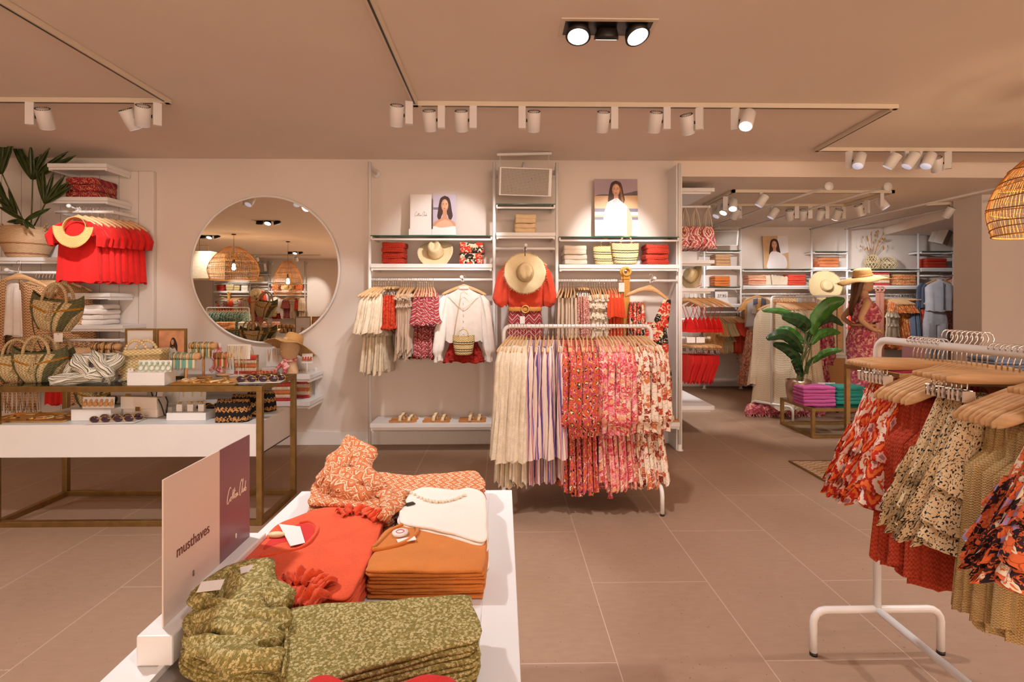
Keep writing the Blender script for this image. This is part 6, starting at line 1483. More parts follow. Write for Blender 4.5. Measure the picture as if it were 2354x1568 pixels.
c = MB(); cc = Lg([(640, 1212), (690, 1218), (702, 1256), (668, 1264)], .018); c.add([Vector(q) for q in cc] + [Vector(q) + Vector((0, 0, .0012)) for q in cc], [(3, 2, 1, 0), (4, 5, 6, 7), (0, 1, 5, 4), (1, 2, 6, 5), (2, 3, 7, 6), (3, 0, 4, 7)], smooth=False); c.build('paper_tag', CARD, lp)
q_ = Lg([(635, 1238)], .02)[0]; m = MB(); m.ball(q_, .02, 14, 1.2, .6, .4); m.build('security_disc', CRB, lp)
ruffle(lp, Lg([(780, 1188), (820, 1178), (862, 1190), (880, 1200)], .018), .05, .018, FAB['tee'], 5)
ruffle(lp, Lg([(660, 1345), (690, 1335), (735, 1345), (760, 1358)], .018), .05, .02, FAB['tee'], 5, seed=2); ruffle(lp, Lg([(650, 1378), (700, 1372), (745, 1382)], .006), .06, .025, FAB['tee'], 5, seed=4)
# white tees
o = T([(922, 1205), (935, 1170), (968, 1138), (1040, 1140), (1085, 1136), (1118, 1150), (1124, 1180), (1124, 1225), (1118, 1262), (1050, 1246), (985, 1232), (935, 1222)], FZ + .062)
lp, cx, cy = pile('t_shirt', 'white tee with crochet neckline', 'behind the ochre tees', 'folded white tees', 9, .0092, 'whitetee', o, seed=9, wav=.0022, shift=(-.0012, .0004))
zz = .012; Lg2 = lambda pts, z=zz, zw=FZ + .088: [(G(a, b, zw)[0] - cx, G(a, b, zw)[1] - cy, z) for a, b in pts]
m = MB(); P = crom([Vector(q) for q in Lg2([(940, 1128), (975, 1148), (1010, 1156), (1045, 1152), (1075, 1140)], .012)], 5)
for i, p in enumerate(P): m.ball(p + Vector((0, .004 * (i % 2), .002)), .006, 6)
m.build('crochet_trim', FAB['offw'], lp); MB().box(Vector(Lg2([(948, 1160)], .014)[0]), (.03, .02, .002), rz=.6).build('care_label', BLACK, lp)
for i in range(5):
    q = Lg2([(935 + i * 3, 1172 + i * 11)], -.012 - i * .014)[0]; MB().box((q[0] - .012, q[1], q[2]), (.03, .03, .003), rz=.3 * i, ry=.4).build('care_label', CARD if i % 2 else INK, lp)
# terracotta diamond trousers
o = T([(712, 1150), (722, 1120), (760, 1100), (830, 1100), (950, 1106), (1080, 1098), (1108, 1112), (1112, 1136), (1050, 1146), (940, 1150), (900, 1200), (850, 1196), (790, 1178), (715, 1176)], FZ + .06)
lp, cx, cy = pile('trousers', 'terracotta diamond print trousers', 'at the far end of the front table', 'folded terracotta trousers', 6, .0135, 'brownik', o, seed=12, wav=.004)
zb = FZ + .085
Lg3 = lambda pts, z, zw: [Vector((G(a, b, zw)[0] - cx, G(a, b, zw)[1] - cy, z)) for a, b in pts]
for i, (pts, wd) in enumerate([([(735, 1120), (765, 1095), (790, 1075), (800, 1060)], .04), ([(800, 1058), (825, 1072), (830, 1100), (850, 1128)], .05), ([(745, 1135), (790, 1115), (840, 1118), (880, 1135)], .05), ([(760, 1100), (790, 1120), (800, 1140), (850, 1150)], .045)]):
    P = Lg3(pts, .02, zb); hts = [(.025, .045, .075, .085), (.09, .07, .045, .02), (.02, .04, .035, .02), (.04, .04, .03, .02)][i]
    cloth_rope([(p.x, p.y, h) for p, h in zip(P, hts)], wd, .028, i + 1).build('gathered_waist', FAB['brownik'], lp)
P = Lg3([(752, 1110), (775, 1098), (812, 1092), (840, 1108)], .02, zb); cloth_rope([(p.x, p.y + .02, h) for p, h in zip(P, (.02, .05, .055, .03))], .05, .035, 9).build('gathered_waist', FAB['brownik'], lp)
P = Lg3([(870, 1125), (900, 1160), (885, 1195)], .015, zb); cloth_rope([(p.x, p.y, .02 - .0 * i) for i, p in enumerate(P)], .035, .014, 7).build('trouser_leg_fold', FAB['brownik'], lp)
# olive printed blouses
o = T([(640, 1412), (700, 1400), (900, 1392), (1062, 1378), (1080, 1400), (1094, 1474), (1000, 1502), (850, 1545), (720, 1580), (655, 1592), (636, 1505), (560, 1494), (480, 1478), (418, 1452), (440, 1410), (520, 1385), (600, 1392)], FZ + .09)
lp, cx, cy = pile('blouse', 'olive vine print blouse', 'nearest the viewer', 'folded olive blouses', 9, .0102, 'olive', o, seed=15, wav=.0024, shift=(.0, .0010))
zb = FZ + .1
for i, (pts, hts, wd) in enumerate([([(450, 1400), (520, 1350), (590, 1365), (650, 1395)], (.02, .03, .028, .015), .05), ([(530, 1340), (560, 1380), (600, 1400), (655, 1382)], (.03, .03, .03, .02), .042), ([(440, 1430), (500, 1440), (560, 1470), (640, 1480)], (.012, .022, .02, .012), .035), ([(430, 1470), (480, 1490), (560, 1520), (640, 1520)], (.0, .012, .014, .01), .03), ([(480, 1400), (540, 1430), (600, 1440), (660, 1440)], (.02, .03, .024, .012), .034)]):
    P = Lg3(pts, .02, zb); cloth_rope([(p.x, p.y, h + .002) for p, h in zip(P, hts)], wd, .016, i + 1).build('collar_fold' if i < 2 else 'sleeve_fold', FAB['olive'], lp)
P = Lg3([(652, 1425), (648, 1500), (640, 1560)], .015, zb); m = MB(); m.tube([(p.x, p.y, .0155) for p in crom(P, 5)], .0035, 6); m.build('placket_edge', FAB['olive'], lp)
for (a, b, rz_) in ((575, 1345, .5), (480, 1385, .2)):
    p = Lg3([(a, b)], .05, zb)[0]; MB().box((p.x, p.y, .048), (.045, .03, .0015), rz=rz_, rx=.2).build('paper_tag', CARD, lp)
# red knit at the bottom edge
o = T([(700, 1590), (740, 1556), (800, 1575), (900, 1580), (985, 1552), (1060, 1572), (1100, 1680), (1100, 1760), (700, 1760)], FZ + .12)
lp, cx, cy = pile('jumper', 'bright red ribbed jumper', 'at the bottom edge', 'folded red jumpers', 4, .03, 'redplain', o, seed=21, wav=.002)
# ================================================================== right hand rack
RX, RY1, RL, RZ = 1.54, 2.13, 1.10, 1.295
rack('white tubular rack close to the viewer with ikat, leopard and knit garments', (RX, RY1 - RL / 2), pi / 2, RL, RZ)
def rr_(ya, yb, n, style, fab, name, cat, desc, grp, clip, sc, rz=-.47, hs=(1, 1, 1), drop=0, jit=.05):
    for i in range(n):
        y = ya + (yb - ya) * (i + .5) / n; a = rz + R.uniform(-jit, jit); h = .06 if clip else .085; P_ = CLIP if clip else HANG
        P_('%s %s hanger from the far end, in the row of %s' % (ordn(i, n), 'clip' if clip else 'wooden', grp), (RX, y, RZ - h), (0, 0, a), 'hangers of the ' + grp, hs)
        gob(name, style, fab, (RX, y, RZ - h - drop), (R.uniform(-.02, .02), R.uniform(-.02, .02), a), '%s %s from the far end of the nearest rack' % (ordn(i, n), desc), cat, grp, var=i % 3, sc=tuple(q * R.uniform(.98, 1.02) for q in sc))
STY['flare'] = ([(-.075, .13, .014, .003), (-.10, .14, .024, .006), (-.26, .19, .032, .012), (-.40, .235, .036, .014)], dict(folds=9, hem=.03, n=64, m=36, ruf=[(-.27, .205, .034, .03, .10), (-.36, .235, .038, .035, .12), (-.45, .25, .04, .03, .09)]))
rr_(1.95, 1.80, 8, 'flare', 'ikat', 'skirt', 'skirt', 'red and orange ikat ruffle skirt', 'ikat ruffle skirts', True, (1.0, 1, .98), hs=(1.17, 1, 1))
rr_(1.80, 1.63, 9, 'tank', 'coralknit', 'dress', 'dress', 'coral glitter knit dress', 'coral knit dresses', False, (1.14, 1, .84), hs=(1, 1, 1.35), drop=.03)
rr_(1.62, 1.47, 8, 'flare', 'leopard', 'skirt', 'skirt', 'black speckled cream ruffle skirt', 'speckled ruffle skirts', True, (1.05, 1, .98), hs=(1.17, 1, 1))
rr_(1.46, 1.30, 9, 'tank', 'gold', 'dress', 'dress', 'gold lurex knit dress', 'gold knit dresses', False, (1.15, 1, .82), hs=(1, 1, 1.35), drop=.03)
rr_(1.29, 1.21, 5, 'flare', 'orflor', 'skirt', 'skirt', 'orange night floral ruffle garment', 'orange floral garments', True, (1.08, 1, .95), drop=.0, hs=(1.17, 1, 1), rz=-.5)
# rug
RUG = knit('woven_rug', srgb(196, 160, 122), srgb(150, 112, 80), 60, 120, 0, .6)
a, b = G(1820, 1063, 0), G(1990, 1150, 0)
t = thing('floor_mat', 'woven beige floor mat partly under the nearest rack', 'mat', (a[0], a[1], 0)); L_ = b[1] - a[1]
MB().bb(0, 1.5, L_ - .5, 0, 0.0005, .010).build('mat_body', RUG, t); m = MB(); m.bb(-.02, 0, L_ - .52, .02, .0005, .012); m.build('side_binding', BRASS, t); m = MB(); m.bb(0, 1.5, 0, .02, .0005, .012); m.build('end_binding', BRASS, t)
# second tall brass table behind the nearest rack
tx0 = PX(1940, 4.6)
frame_table('brass framed table with folded sweatshirts behind the nearest rack', tx0, tx0 + 1.7, 3.95, 4.6, .90, .036)
for px, Y, fab, n, desc in [(2085, 4.15, 'hotpink', 2, 'hot pink sweatshirt'), (2150, 4.15, 'denim2', 2, 'dark folded jeans'), (2330, 4.1, 'denim2', 4, 'dark striped denim')]:
    stack(PX(px, Y), Y, .902, n, .30, .26, .024, fab, desc, 'on the tall brass table %s' % ('by the rack end' if px < 2100 else 'behind the gold dresses' if px > 2200 else 'beside the pink'), 'folded clothes on the tall brass table')
for i in range(3):
    xq = tx0 + .3 + i * .5; stack(xq, 4.02, .036, 3, .3, .26, .03, ['magenta', 'camel', 'denim2'][i], ['magenta sweatshirt', 'camel knit', 'mid blue denim'][i], 'low inside the tall brass table', 'folded clothes low in the brass table')
t = thing('table_sign', 'mauve card with pale script standing on the tall brass table', 'sign', (PX(2100, 4.45), 4.45, .902)); zz = PZ(788, 4.45) - .902
MB().bb(-.10, .10, 0, .003, 0, zz + .03).build('sign_card', SM_, t); script_mark(.02, plain('pale_ink', srgb(226, 206, 206), .5), t, Matrix.Translation((0, -.002, zz - .02)) @ UPR); MB().bb(-.08, .08, -.02, .02, 0, .02).build('wooden_base', WHITE, t)
# ================================================================== rear room wall units
YQ = 8.70; PZd = lambda py: PZ(py, YQ)
pps = [1619, 1703, 1866, 1947, 2111, 2192, 2354]
xq = [PX(p, YQ) for p in pps]
for i, x in enumerate(xq[:-1]): upright(x, YQ, PZd(522), 'white upright on the rear wall, %s counting from the inner corner' % ORD[i], 'rear room uprights')
upright(xq[-1], YQ, PZd(522), 'white upright on the rear wall hidden behind the pillar', 'rear room uprights')
q0, q1 = YQ - .05, YD - .004
def dsh(i, py, label, th=.036): return shelf(xq[i] + e, xq[i + 1] - e, q0, q1, PZd(py), th, label, 'rear room shelves')
def dgl(i, py, label): return gshelf(xq[i] + e, xq[i + 1] - e, q0, q1, PZd(py), label)
def drl(i, py, label): return rail(xq[i] + e, xq[i + 1] - e, YQ, PZd(py), label, YD, 'rear room rails')
def dst(px, py, n, w_, t_, fab, what, where): stack(PX(px, YQ), YQ + .0, PZd(py) + .001, n, w_, .22, t_, fab, what, where, what + 's')
dgl(0, 575, 'narrow glass shelf above the camel towels'); dsh(0, 611, 'narrow rear shelf with the camel stack'); dgl(0, 659, 'narrow glass shelf with the tangerine stack'); dsh(0, 698, 'narrow rear shelf with the price card'); drl(0, 718, 'rear rail with apricot, sage and coral tops'); dsh(0, 870, 'low narrow rear shelf below the coral tops')
dst(1663, 611, 4, .26, .050, 'camel', 'camel towelling garment', 'in the inner corner'); dst(1661, 658, 4, .26, .044, 'tangerine', 'tangerine cotton garment', 'in the inner corner')
t = stand_card(1645, 1674, 671, 697, YQ + .02, [], CARD, 'small white price card above the apricot tops', 'price card', .03, 'price_card'); text_mesh('27.95', .07, INK, t, Matrix.Translation((0, -.004, .12)) @ UPR)
dgl(1, 618, 'glass shelf holding the faded poster'); dsh(1, 656, 'rear shelf with striped and coral stacks'); drl(1, 676, 'rear rail with the denim vest'); dsh(1, 870, 'low rear shelf below the denim vest')
asp = 58 / 77
pl = [(WHT, [(.5, .4), (1, .5), (1, 1), (.6, 1)])] + face(.45, .72, .15, 1 / asp, HAIRP, 1.2) + [(WHT, crom2([(.30, .5), (.2, .3), (.15, 0), (.85, 0), (.9, .3), (.7, .46), (.5, .52)]))]
stand_card(1757, 1815, 540, 617, YQ + .12, pl, SANDP, 'faded poster of a dark haired woman in a pale blouse', 'poster', 0, lean=.08)
dst(1741, 655, 5, .30, .034, 'stripeF', 'coral and mustard striped towel', 'beside the cream pouches'); dst(1833, 655, 5, .30, .036, 'coral', 'coral cotton garment', 'by the big straw hat')
for i, (px, w_) in enumerate(((1776, .2), (1795, .24))):
    t = thing('fringed_pouch', ['cream fringed pouch standing at the back', 'cream fringed pouch lying in front of the other'][i], 'pouch', (PX(px, YQ), YQ + .08 - i * .06, PZd(655)), 0, 'cream fringed pouches')
    m = MB(); m.grid(lambda u, v: ((u - .5) * w_ * (1 + .15 * v), .02 * sin(pi * u), .17 * v - (.03 if i else 0) * v * u + .008 * sin(u * 30) * (v > .9)), 20, 6); m.build('pouch_body', FAB['creamth'], t, sol=.03)
dgl(2, 577, 'narrow glass shelf over the rust striped towels'); dsh(2, 614, 'narrow rear shelf with rust striped towels'); drl(2, 640, 'narrow rear rail behind the big straw hat')
dst(1908, 613, 3, .32, .053, 'stripeR', 'rust striped towel', 'above the big straw hat')
hat('sun_hat', 'big frayed straw sun hat hanging on the rear wall', 'hat', None, look((PX(1899, 8.45), 8.45, PZ(657, 8.45)), (-.15, -1, .12), .3), .26, .085, .09, STRAWC, False, .03, .02)
hat('sun_hat', 'cream crochet hat half hidden behind the big straw hat', 'hat', None, look((PX(1925, 8.6), 8.6, PZ(668, 8.6)), (.3, -1, 0), .3), .17, .085, .09, STRAWL, False, .02, .02)
dgl(3, 618, 'glass shelf holding the woven vases'); dsh(3, 656, 'rear shelf with fringed bag and orange ditsy stack'); drl(3, 677, 'rear rail with amber florals and jeans')
dst(2084, 655, 4, .34, .046, 'ditsyO', 'orange ditsy print garment', 'behind the mannequin hat')
FB('red and cream fringed bag on the rear shelf by the mannequin', (PX(2026, YQ), YQ + .08, PZd(655)), (0, 0, 0), 'striped fringed bags', (1.5, 1.5, 1.3))
# woven vases
VW = None
def vase(px, r, h, label, top=.5, flowers=False):
    x, Y = PX(px, 8.8), 8.80; t = thing('woven_vase', label, 'vase', (x, Y, PZd(618)), 0, None); m = MB()
    prof = lambda q: r * (sin(pi * (.18 + .74 * q)) ** .6 if top < .6 else sin(pi * (.15 + .8 * q)) ** .5)
    for k in range(14):
        for sg in (-1, 1): m.tube([(prof(q / 10) * cos(2 * pi * k / 14 + sg * q * .13), prof(q / 10) * sin(2 * pi * k / 14 + sg * q * .13), h * q / 10) for q in range(11)], .0045, 5)
    m.build('woven_cane', CRB, t)
    for q in (.0, .5, 1): MB().tube([(prof(q) * cos(a), prof(q) * sin(a), h * q) for a in [2 * pi * k / 24 for k in range(24)]], .007, 6, closed=True).build('hoop', CRB, t)
    return t
v = vase(2005, .115, .24, 'tall woven cane vase with dried grasses', .5); vase(2040, .145, .21, 'round woven cane lantern beside the grasses', .7)
DRY = plain('dried_grass', srgb(176, 124, 56), .8, var=.15); rd = random.Random(4)
for k in range(26):
    tx, tz = rd.uniform(-.22, .24), rd.uniform(.32, .68); ty = rd.uniform(-.1, .05); m = MB(); m.tube(crom([(0, 0, .1), (tx * .35, ty * .3, tz * .6), (tx, ty, tz)], 4), .0018, 4); m.ball((tx, ty, tz), .014, 6, .8, .8, 1.7); m.build('grass_stem', DRY, v)
dgl(4, 576, 'narrow glass shelf below the tilted speaker'); dsh(4, 615, 'narrow rear shelf with rust patterned knits'); drl(4, 633, 'short rear rail with the pale denim outfit')
dst(2154, 614, 3, .34, .053, 'rustknit', 'rust patterned knit', 'under the tilted speaker')
speaker(PX(2162, 8.5), 8.5, PZ(540, 8.5), .50, .75, 'white wall speaker turned sideways in the rear room', .35); speaker(PX(1660, 8.5), 8.5, PZ(545, 8.5), .46, -.15, 'white wall speaker above the camel towels', .25)
dgl(5, 618, 'rear glass shelf with the card by the pillar'); dsh(5, 656, 'rear shelf with pink striped towels'); drl(5, 677, 'rear rail with ditsy tops by the pillar')
stand_card(2243, 2290, 565, 617, YQ + .05, [], CARD, 'white sign card cut off by the plain pillar', 'sign card', .05, 'sign_card', script=.03)
dst(2222, 655, 3, .34, .062, 'stripeP', 'pink striped towel', 'by the pillar')
t = thing('round_basket', 'round gold tray standing by the pillar', 'tray', (PX(2256, 8.85), 8.88, PZd(655))); MB().tube([(0, 0, .15), (0, .012, .15)], .15, 28).build('disc', GOLD, t)
for i in (1, 3, 4, 5):
    dsh(i, 870, 'low rear shelf, %s counting from the inner corner' % ORD[i]) if i > 1 else None
# rear wall garments
def dr(px0, px1, py, n, style, fab, name, cat, desc, place, grp, rz=pi / 2, **kw):
    row((PX(px0, YQ), YQ - .02, PZd(py)), (PX(px1, YQ), YQ - .02, PZd(py)), n, rz, style, fab, name, cat, desc, place, grp, **kw)
dr(1630, 1650, 718, 4, 'ruftee', 'yellow', 'top', 'top', 'apricot ruffle top', 'in the rear inner corner', 'apricot ruffle tops', rz=pi / 2 + .25, sc=(.8, 1, 1.3))
dr(1652, 1672, 718, 5, 'ruftee', 'sage', 'top', 'top', 'pale green ruffle top', 'in the rear inner corner', 'pale green ruffle tops', rz=pi / 2 + .35, sc=(.8, 1, 1.3))
dr(1674, 1696, 718, 6, 'ruftee', 'coral', 'top', 'top', 'coral ruffle top', 'in the rear inner corner', 'coral ruffle tops', rz=pi / 2 + .45, sc=(.8, 1, 1.3))
vx = PX(1741, 8.36); HANG('wooden hanger inside the denim vest', (vx, 8.36, PZd(676) - .04), (0, 0, 0), 'face-out hangers of the rear room')
t = thing('denim_vest', 'pale denim vest over an apricot tee on the rear wall', 'vest', (vx, 8.36, PZd(676) - .06))
for s_ in (-1, 1):
    m = MB(); m.grid(lambda u, v: (s_ * (.04 + .14 * u + .03 * v * (1 - u)) * (1.0 + .1 * v), -.05 + .02 * u - .02 * sin(pi * u), -.01 - .09 * u * (1 - v) - .46 * v), 8, 12); m.build('front_panel', FAB['denim'], t, sol=.008)
    MB().box((s_ * .10, -.085, -.22), (.07, .008, .07)).build('chest_pocket', FAB['denim'], t); MB().grid(lambda u, v: (s_ * (.03 + .07 * u), -.07 - .01 * v, -.01 - .09 * v - .02 * u), 3, 3).build('collar_flap', FAB['denim2'], t, sol=.006)
m = MB(); m.grid(lambda u, v: (-.19 + .38 * u, .03, -.02 - .08 * abs(u - .5) * 2 * (1 - v) - .46 * v), 10, 10); m.build('back_panel', FAB['denim'], t, sol=.006)
gob('tee', 'tee', 'yellow', (vx, 8.39, PZd(676) - .07), (0, 0, 0), 'apricot tee inside the pale denim vest', 't-shirt', None, sc=(1.05, 1, .8)); gob('skirt', 'flare', 'ditsy', (vx - .02, 8.41, PZd(676) - .44), (0, 0, .1), 'peach ditsy ruffle skirt below the denim vest', 'skirt', None, sc=(1.0, 1, 1.9))
dr(1706, 1714, 676, 2, 'dress', 'ditsy', 'dress', 'dress', 'peach ditsy dress', 'left behind the denim vest', 'ditsy dresses at the rear', sc=(.75, 1, 1.2), rz=pi / 2)
dr(1780, 1856, 676, 10, 'dress', 'ditsyO', 'dress', 'dress', 'orange ditsy dress', 'behind the cream knit rack', 'orange ditsy dresses', rz=pi / 2 + .3, sc=(.75, 1, 1))
dr(1950, 1978, 677, 6, 'ruffletop', 'coral', 'dress', 'dress', 'coral ruffle dress', 'behind the mannequin', 'coral dresses behind the mannequin', rz=pi / 2 + .3, sc=(.9, 1, 1.3))
dr(2030, 2072, 677, 9, 'dress', 'amber', 'dress', 'dress', 'amber floral dress', 'beside the mannequin', 'amber floral dresses', rz=pi / 2 + .55, sc=(.85, 1, .95))
dr(2074, 2092, 677, 4, 'pants', 'denim2', 'trousers', 'trousers', 'blue jeans', 'beside the amber dresses', 'blue jeans on the rear rail', clip=True, rz=pi / 2 + .3, sc=(1, 1, 1.3))
dr(2093, 2106, 677, 4, 'camisole', 'coral', 'top', 'top', 'dusty pink strappy top', 'beside the blue jeans', 'dusty pink strappy tops', rz=pi / 2 + .5)
gob('top', 'camisole', 'cream', (PX(2052, 8.42), 8.42, PZd(677) - .10), (0, 0, .5), 'cream crochet camisole before the amber florals', 'top', None, sc=1.2)
for i in range(2):
    t = thing('belt', ['pink suede belt nearer the mannequin', 'pink suede belt with white tag'][i], 'belt', (PX(2018 + i * 9, 8.5), 8.5, PZ(665, 8.5))); k = GC.setdefault('pinkb', plain('pink_suede', srgb(206, 140, 120), .7))
    MB().bb(-.035, .035, -.003, .003, -1.1, -.03).build('belt_strap', k, t); MB().tube([(.04 * cos(a), -.004, .04 * sin(a)) for a in [2 * pi * q / 20 for q in range(20)]], .014, 8, closed=True).build('buckle', k, t)
jx = PX(2160, 8.45)
HANG('wooden hanger inside the pale denim shirt', (jx, 8.45, PZd(633) - .07), (0, 0, 0), 'face-out hangers of the rear room')
b = blouse('bleached denim shirt with torn hem on the rear wall', (jx, 8.45, PZd(633) - .09), 'denim', 'denim_shirt', prof=[(-.004, .055, .03, 0), (-.03, .11, .035, 0), (-.07, .19, .05, .001), (-.12, .235, .06, .002), (-.3, .225, .07, .004), (-.50, .22, .07, .006)], cat='shirt')
m = MB(); m.tube([(0, -.075, -.04), (0, -.085, -.48)], .006, 6); m.build('placket', FAB['denim2'], b)
t = thing('jeans', 'bleached jeans hung under the denim shirt', 'jeans', (jx - .03, 8.5, PZd(633) - .55)); garment([(0, .16, .05, .002), (-.2, .2, .06, .003), (-.26, .2, .06, .004)], 3, 4).build('hips', FAB['denim'], t)
for s_ in (-1, 1): garment([(-.24, .10, .06, .002), (-.9, .095, .05, .006)], 4 + s_, 4).build('trouser_leg', FAB['denim'], t, loc=(s_ * .10, 0, 0))
for i in range(2): gob('denim_shirt', 'pjacket', 'denim2', (PX(2135 - i * 12, 8.6), 8.62, PZd(633) - .12), (0, 0, .5), '%s mid blue denim jacket behind the bleached shirt' % ORD[i], 'jacket', 'mid blue denim jackets', var=i, sc=1.0)
dr(2200, 2245, 677, 9, 'sleeveless', 'ditsy', 'top', 'top', 'pink and cream ditsy top', 'by the pillar', 'ditsy tops by the pillar', rz=pi / 2 + .75, sc=1.1)
# ================================================================== side wall beyond the near wall
SX0, SX1, SY0, SY1 = XW + .02, PX(1643, 5.58), 5.58, 6.7
for py, tx, th in [(430, 'topmost shelf of the side wall, empty', .04), (597, 'side wall shelf above the leaning straw hat', .04), (662, 'side wall shelf holding the leaning straw hat', .036), (935, 'wide low shelf on the side wall above the floor', .045)]:
    z = PZ(py, SY0); t = thing('wall_shelf', 'white ' + tx, 'shelf', ((SX0 + SX1) / 2, SY0, z), 0, 'side wall shelves'); h = (SX1 - SX0) / 2
    MB().bb(-h, h, 0, SY1 - SY0, -th, 0).build('board', WHITE, t, bev=.003); MB().box((0, .03, -th - .012), (h * 1.7, .02, .022)).build('bracket', WHITEM, t)
def sarm(py, label, Y=5.62, xe=1630):
    z = PZ(py, Y); t = thing('face_out_arm', label, 'display arm', (SX0, Y, z), 0, 'side wall arms'); L = PX(xe, Y) - SX0
    MB().tube([(-.018, 0, 0), (L, 0, 0)], .013, 10).build('arm_tube', WHITEM, t); MB().ball((L, 0, 0), .018).build('ball_end', WHITEM, t); return z
za = sarm(474, 'white arm holding the ikat totes'); zb_ = sarm(669, 'white arm holding the red bikini tops'); zc2 = sarm(777, 'white arm holding the red bikini bottoms'); 
TOTE = ikat('tote_ikat', [(0, srgb(226, 190, 140)), (.12, srgb(150, 50, 60)), (.25, srgb(240, 220, 200)), (.36, srgb(206, 84, 90)), (.5, srgb(240, 222, 204)), (.62, srgb(160, 60, 70)), (.75, srgb(224, 120, 120)), (.88, srgb(244, 226, 206))], 7, 4.5, .05, streak=.3)
for i, px in enumerate((1576, 1600, 1628)):
    x = PX(px, 5.6); t = thing('tote_bag', 'pink ikat tote hanging from the side wall arm, %s' % ['half hidden by the wall end', 'in the middle', 'at the arm end'][i], 'tote bag', (x, 5.62, za - .015), .35, 'pink ikat totes')
    rings = [[((.065 + .045 * q) * math.copysign(abs(cos(a)) ** .6, cos(a)), (.02 + .04 * q) * math.copysign(abs(sin(a)) ** .7, sin(a)) + .008 * sin(3 * a + q * 4), -.20 - .24 * q - .02 * sin(a) * q) for a in [2 * pi * k / 32 for k in range(32)]] for q in [j / 8 for j in range(9)]]
    MB().loft(rings, cap1=True).build('bag_body', TOTE, t)
    for s_ in (-1, 1): MB().tube([(-.045, s_ * .02, -.2), (-.03, s_ * .01, -.08), (0, 0, .01), (.03, s_ * .01, -.08), (.045, s_ * .02, -.2)], .010, 6, flat=.25).build('bag_handle', FAB['creamth'], t)
hat('straw_hat', 'straw hat leaning sideways on the side wall shelf', 'hat', None, look((PX(1597, 5.68), 5.72, PZ(634, 5.68)), (-.9, -.35, .45), .4), .15, .08, .1)
t = thing('scarf', 'red scarf peeking out behind the leaning straw hat', 'scarf', (PX(1602, 5.85), 5.9, PZ(662, 5.58))); cloth_rope([(0, 0, .02), (.03, 0, .06), (.05, 0, .03)], .03, .02, 2).build('scarf_fold', FAB['scarfr'], t)
for i in range(7):
    x = PX(1574 + i * 10.5, 5.62); a = -1.0 + R.uniform(-.2, .2)
    HANG('%s wooden hanger with a red bikini top' % ordn(i, 7), (x, 5.62, zb_ - .09), (0, 0, a), 'hangers of the bikini tops'); gob('bikini_bra', 'bra', 'red', (x, 5.62, zb_ - .09), (0, 0, a), '%s red bikini top counting from the near wall end' % ordn(i, 7), 'bikini top', 'red bikini tops', var=i % 3, sc=(.9, 1, 1.3))
for i in range(9):
    x = PX(1574 + i * 7, 5.62); a = -1.2 + R.uniform(-.1, .1)
    CLIP('%s clip hanger with a red bikini bottom' % ordn(i, 9), (x, 5.62, zc2 - .07), (0, 0, a), 'hangers of the bikini bottoms'); gob('bikini_bottom', 'brief', 'redplain', (x, 5.62, zc2 - .07), (0, 0, a), '%s red bikini bottom counting from the near wall end' % ordn(i, 9), 'bikini bottom', 'red bikini bottoms', var=i % 3, sc=(1.05, 1, 1.5))
t = sarm(735, 'white arm with pink print beach dresses deeper on the side wall', 6.36, 1600)
for i in range(3): gob('dress', 'tank', 'scarfr', (XW + .16 + i * .03, 6.34 + i * .02, PZ(735, 6.36) + .04), (0, 0, 1.3), '%s pink print beach dress against the side wall' % ORD[i], 'dress', 'pink print beach dresses', var=i, sc=1.2)
for i in range(2): tag_card('%s white price ticket under the bikini tops' % ('larger' if i else 'smaller'), (PX(1590 + i * 22, 5.5), 5.52, PZ(776, 5.5)), .09, .06)
# ================================================================== low brass table, plant, mid rack
LX0, LX1, LY0, LY1, LZ = 3.28, 4.25, 5.5, 6.15, .32
frame_table('low brass table with potted banana plant and magenta stack', LX0, LX1, LY0, LY1, LZ, .034)
stack(PX(1882, 5.62), 5.60, LZ + .002, 6, .36, .24, .036, 'magenta', 'magenta sweatshirt', 'beside the plant pot', 'magenta sweatshirts'); stack(PX(1958, 5.68), 5.7, LZ + .002, 5, .3, .24, .04, 'teal', 'teal sweatshirt', 'behind the ikat skirts', 'teal sweatshirts')
t = thing('price_card', 'white price card behind the magenta sweatshirts', 'price card', (PX(1900, 5.95), 5.95, LZ + .002)); zh = PZ(882, 5.95) - LZ
MB().bb(-.10, .10, 0, .003, .0, zh).build('card', CARD, t); text_mesh('3295', .085, INK, t, Matrix.Translation((-.02, -.002, zh - .065)) @ UPR)
PX0, PY0 = 3.335, 5.86; t = thing('potted_banana_plant', 'large leaved banana plant in a hammered metal pot', 'potted plant', (PX0, PY0, LZ + .002)); pm = plain('champagne_metal', srgb(190, 160, 140), .25, 1.0, var=.15, scale=12)
MB().lathe([(.095, 0), (.105, .01), (.125, .10), (.130, .20), (.128, .25), (.122, .25), (.122, .22), (.001, .21)], 40, fn=lambda a, z: 1 + .006 * sin(24 * a)).build('metal_pot', pm, t)
def local(px, py, Y): x, z = XZ(px, py, Y); return Vector((x - PX0, Y - PY0, z - LZ - .002))
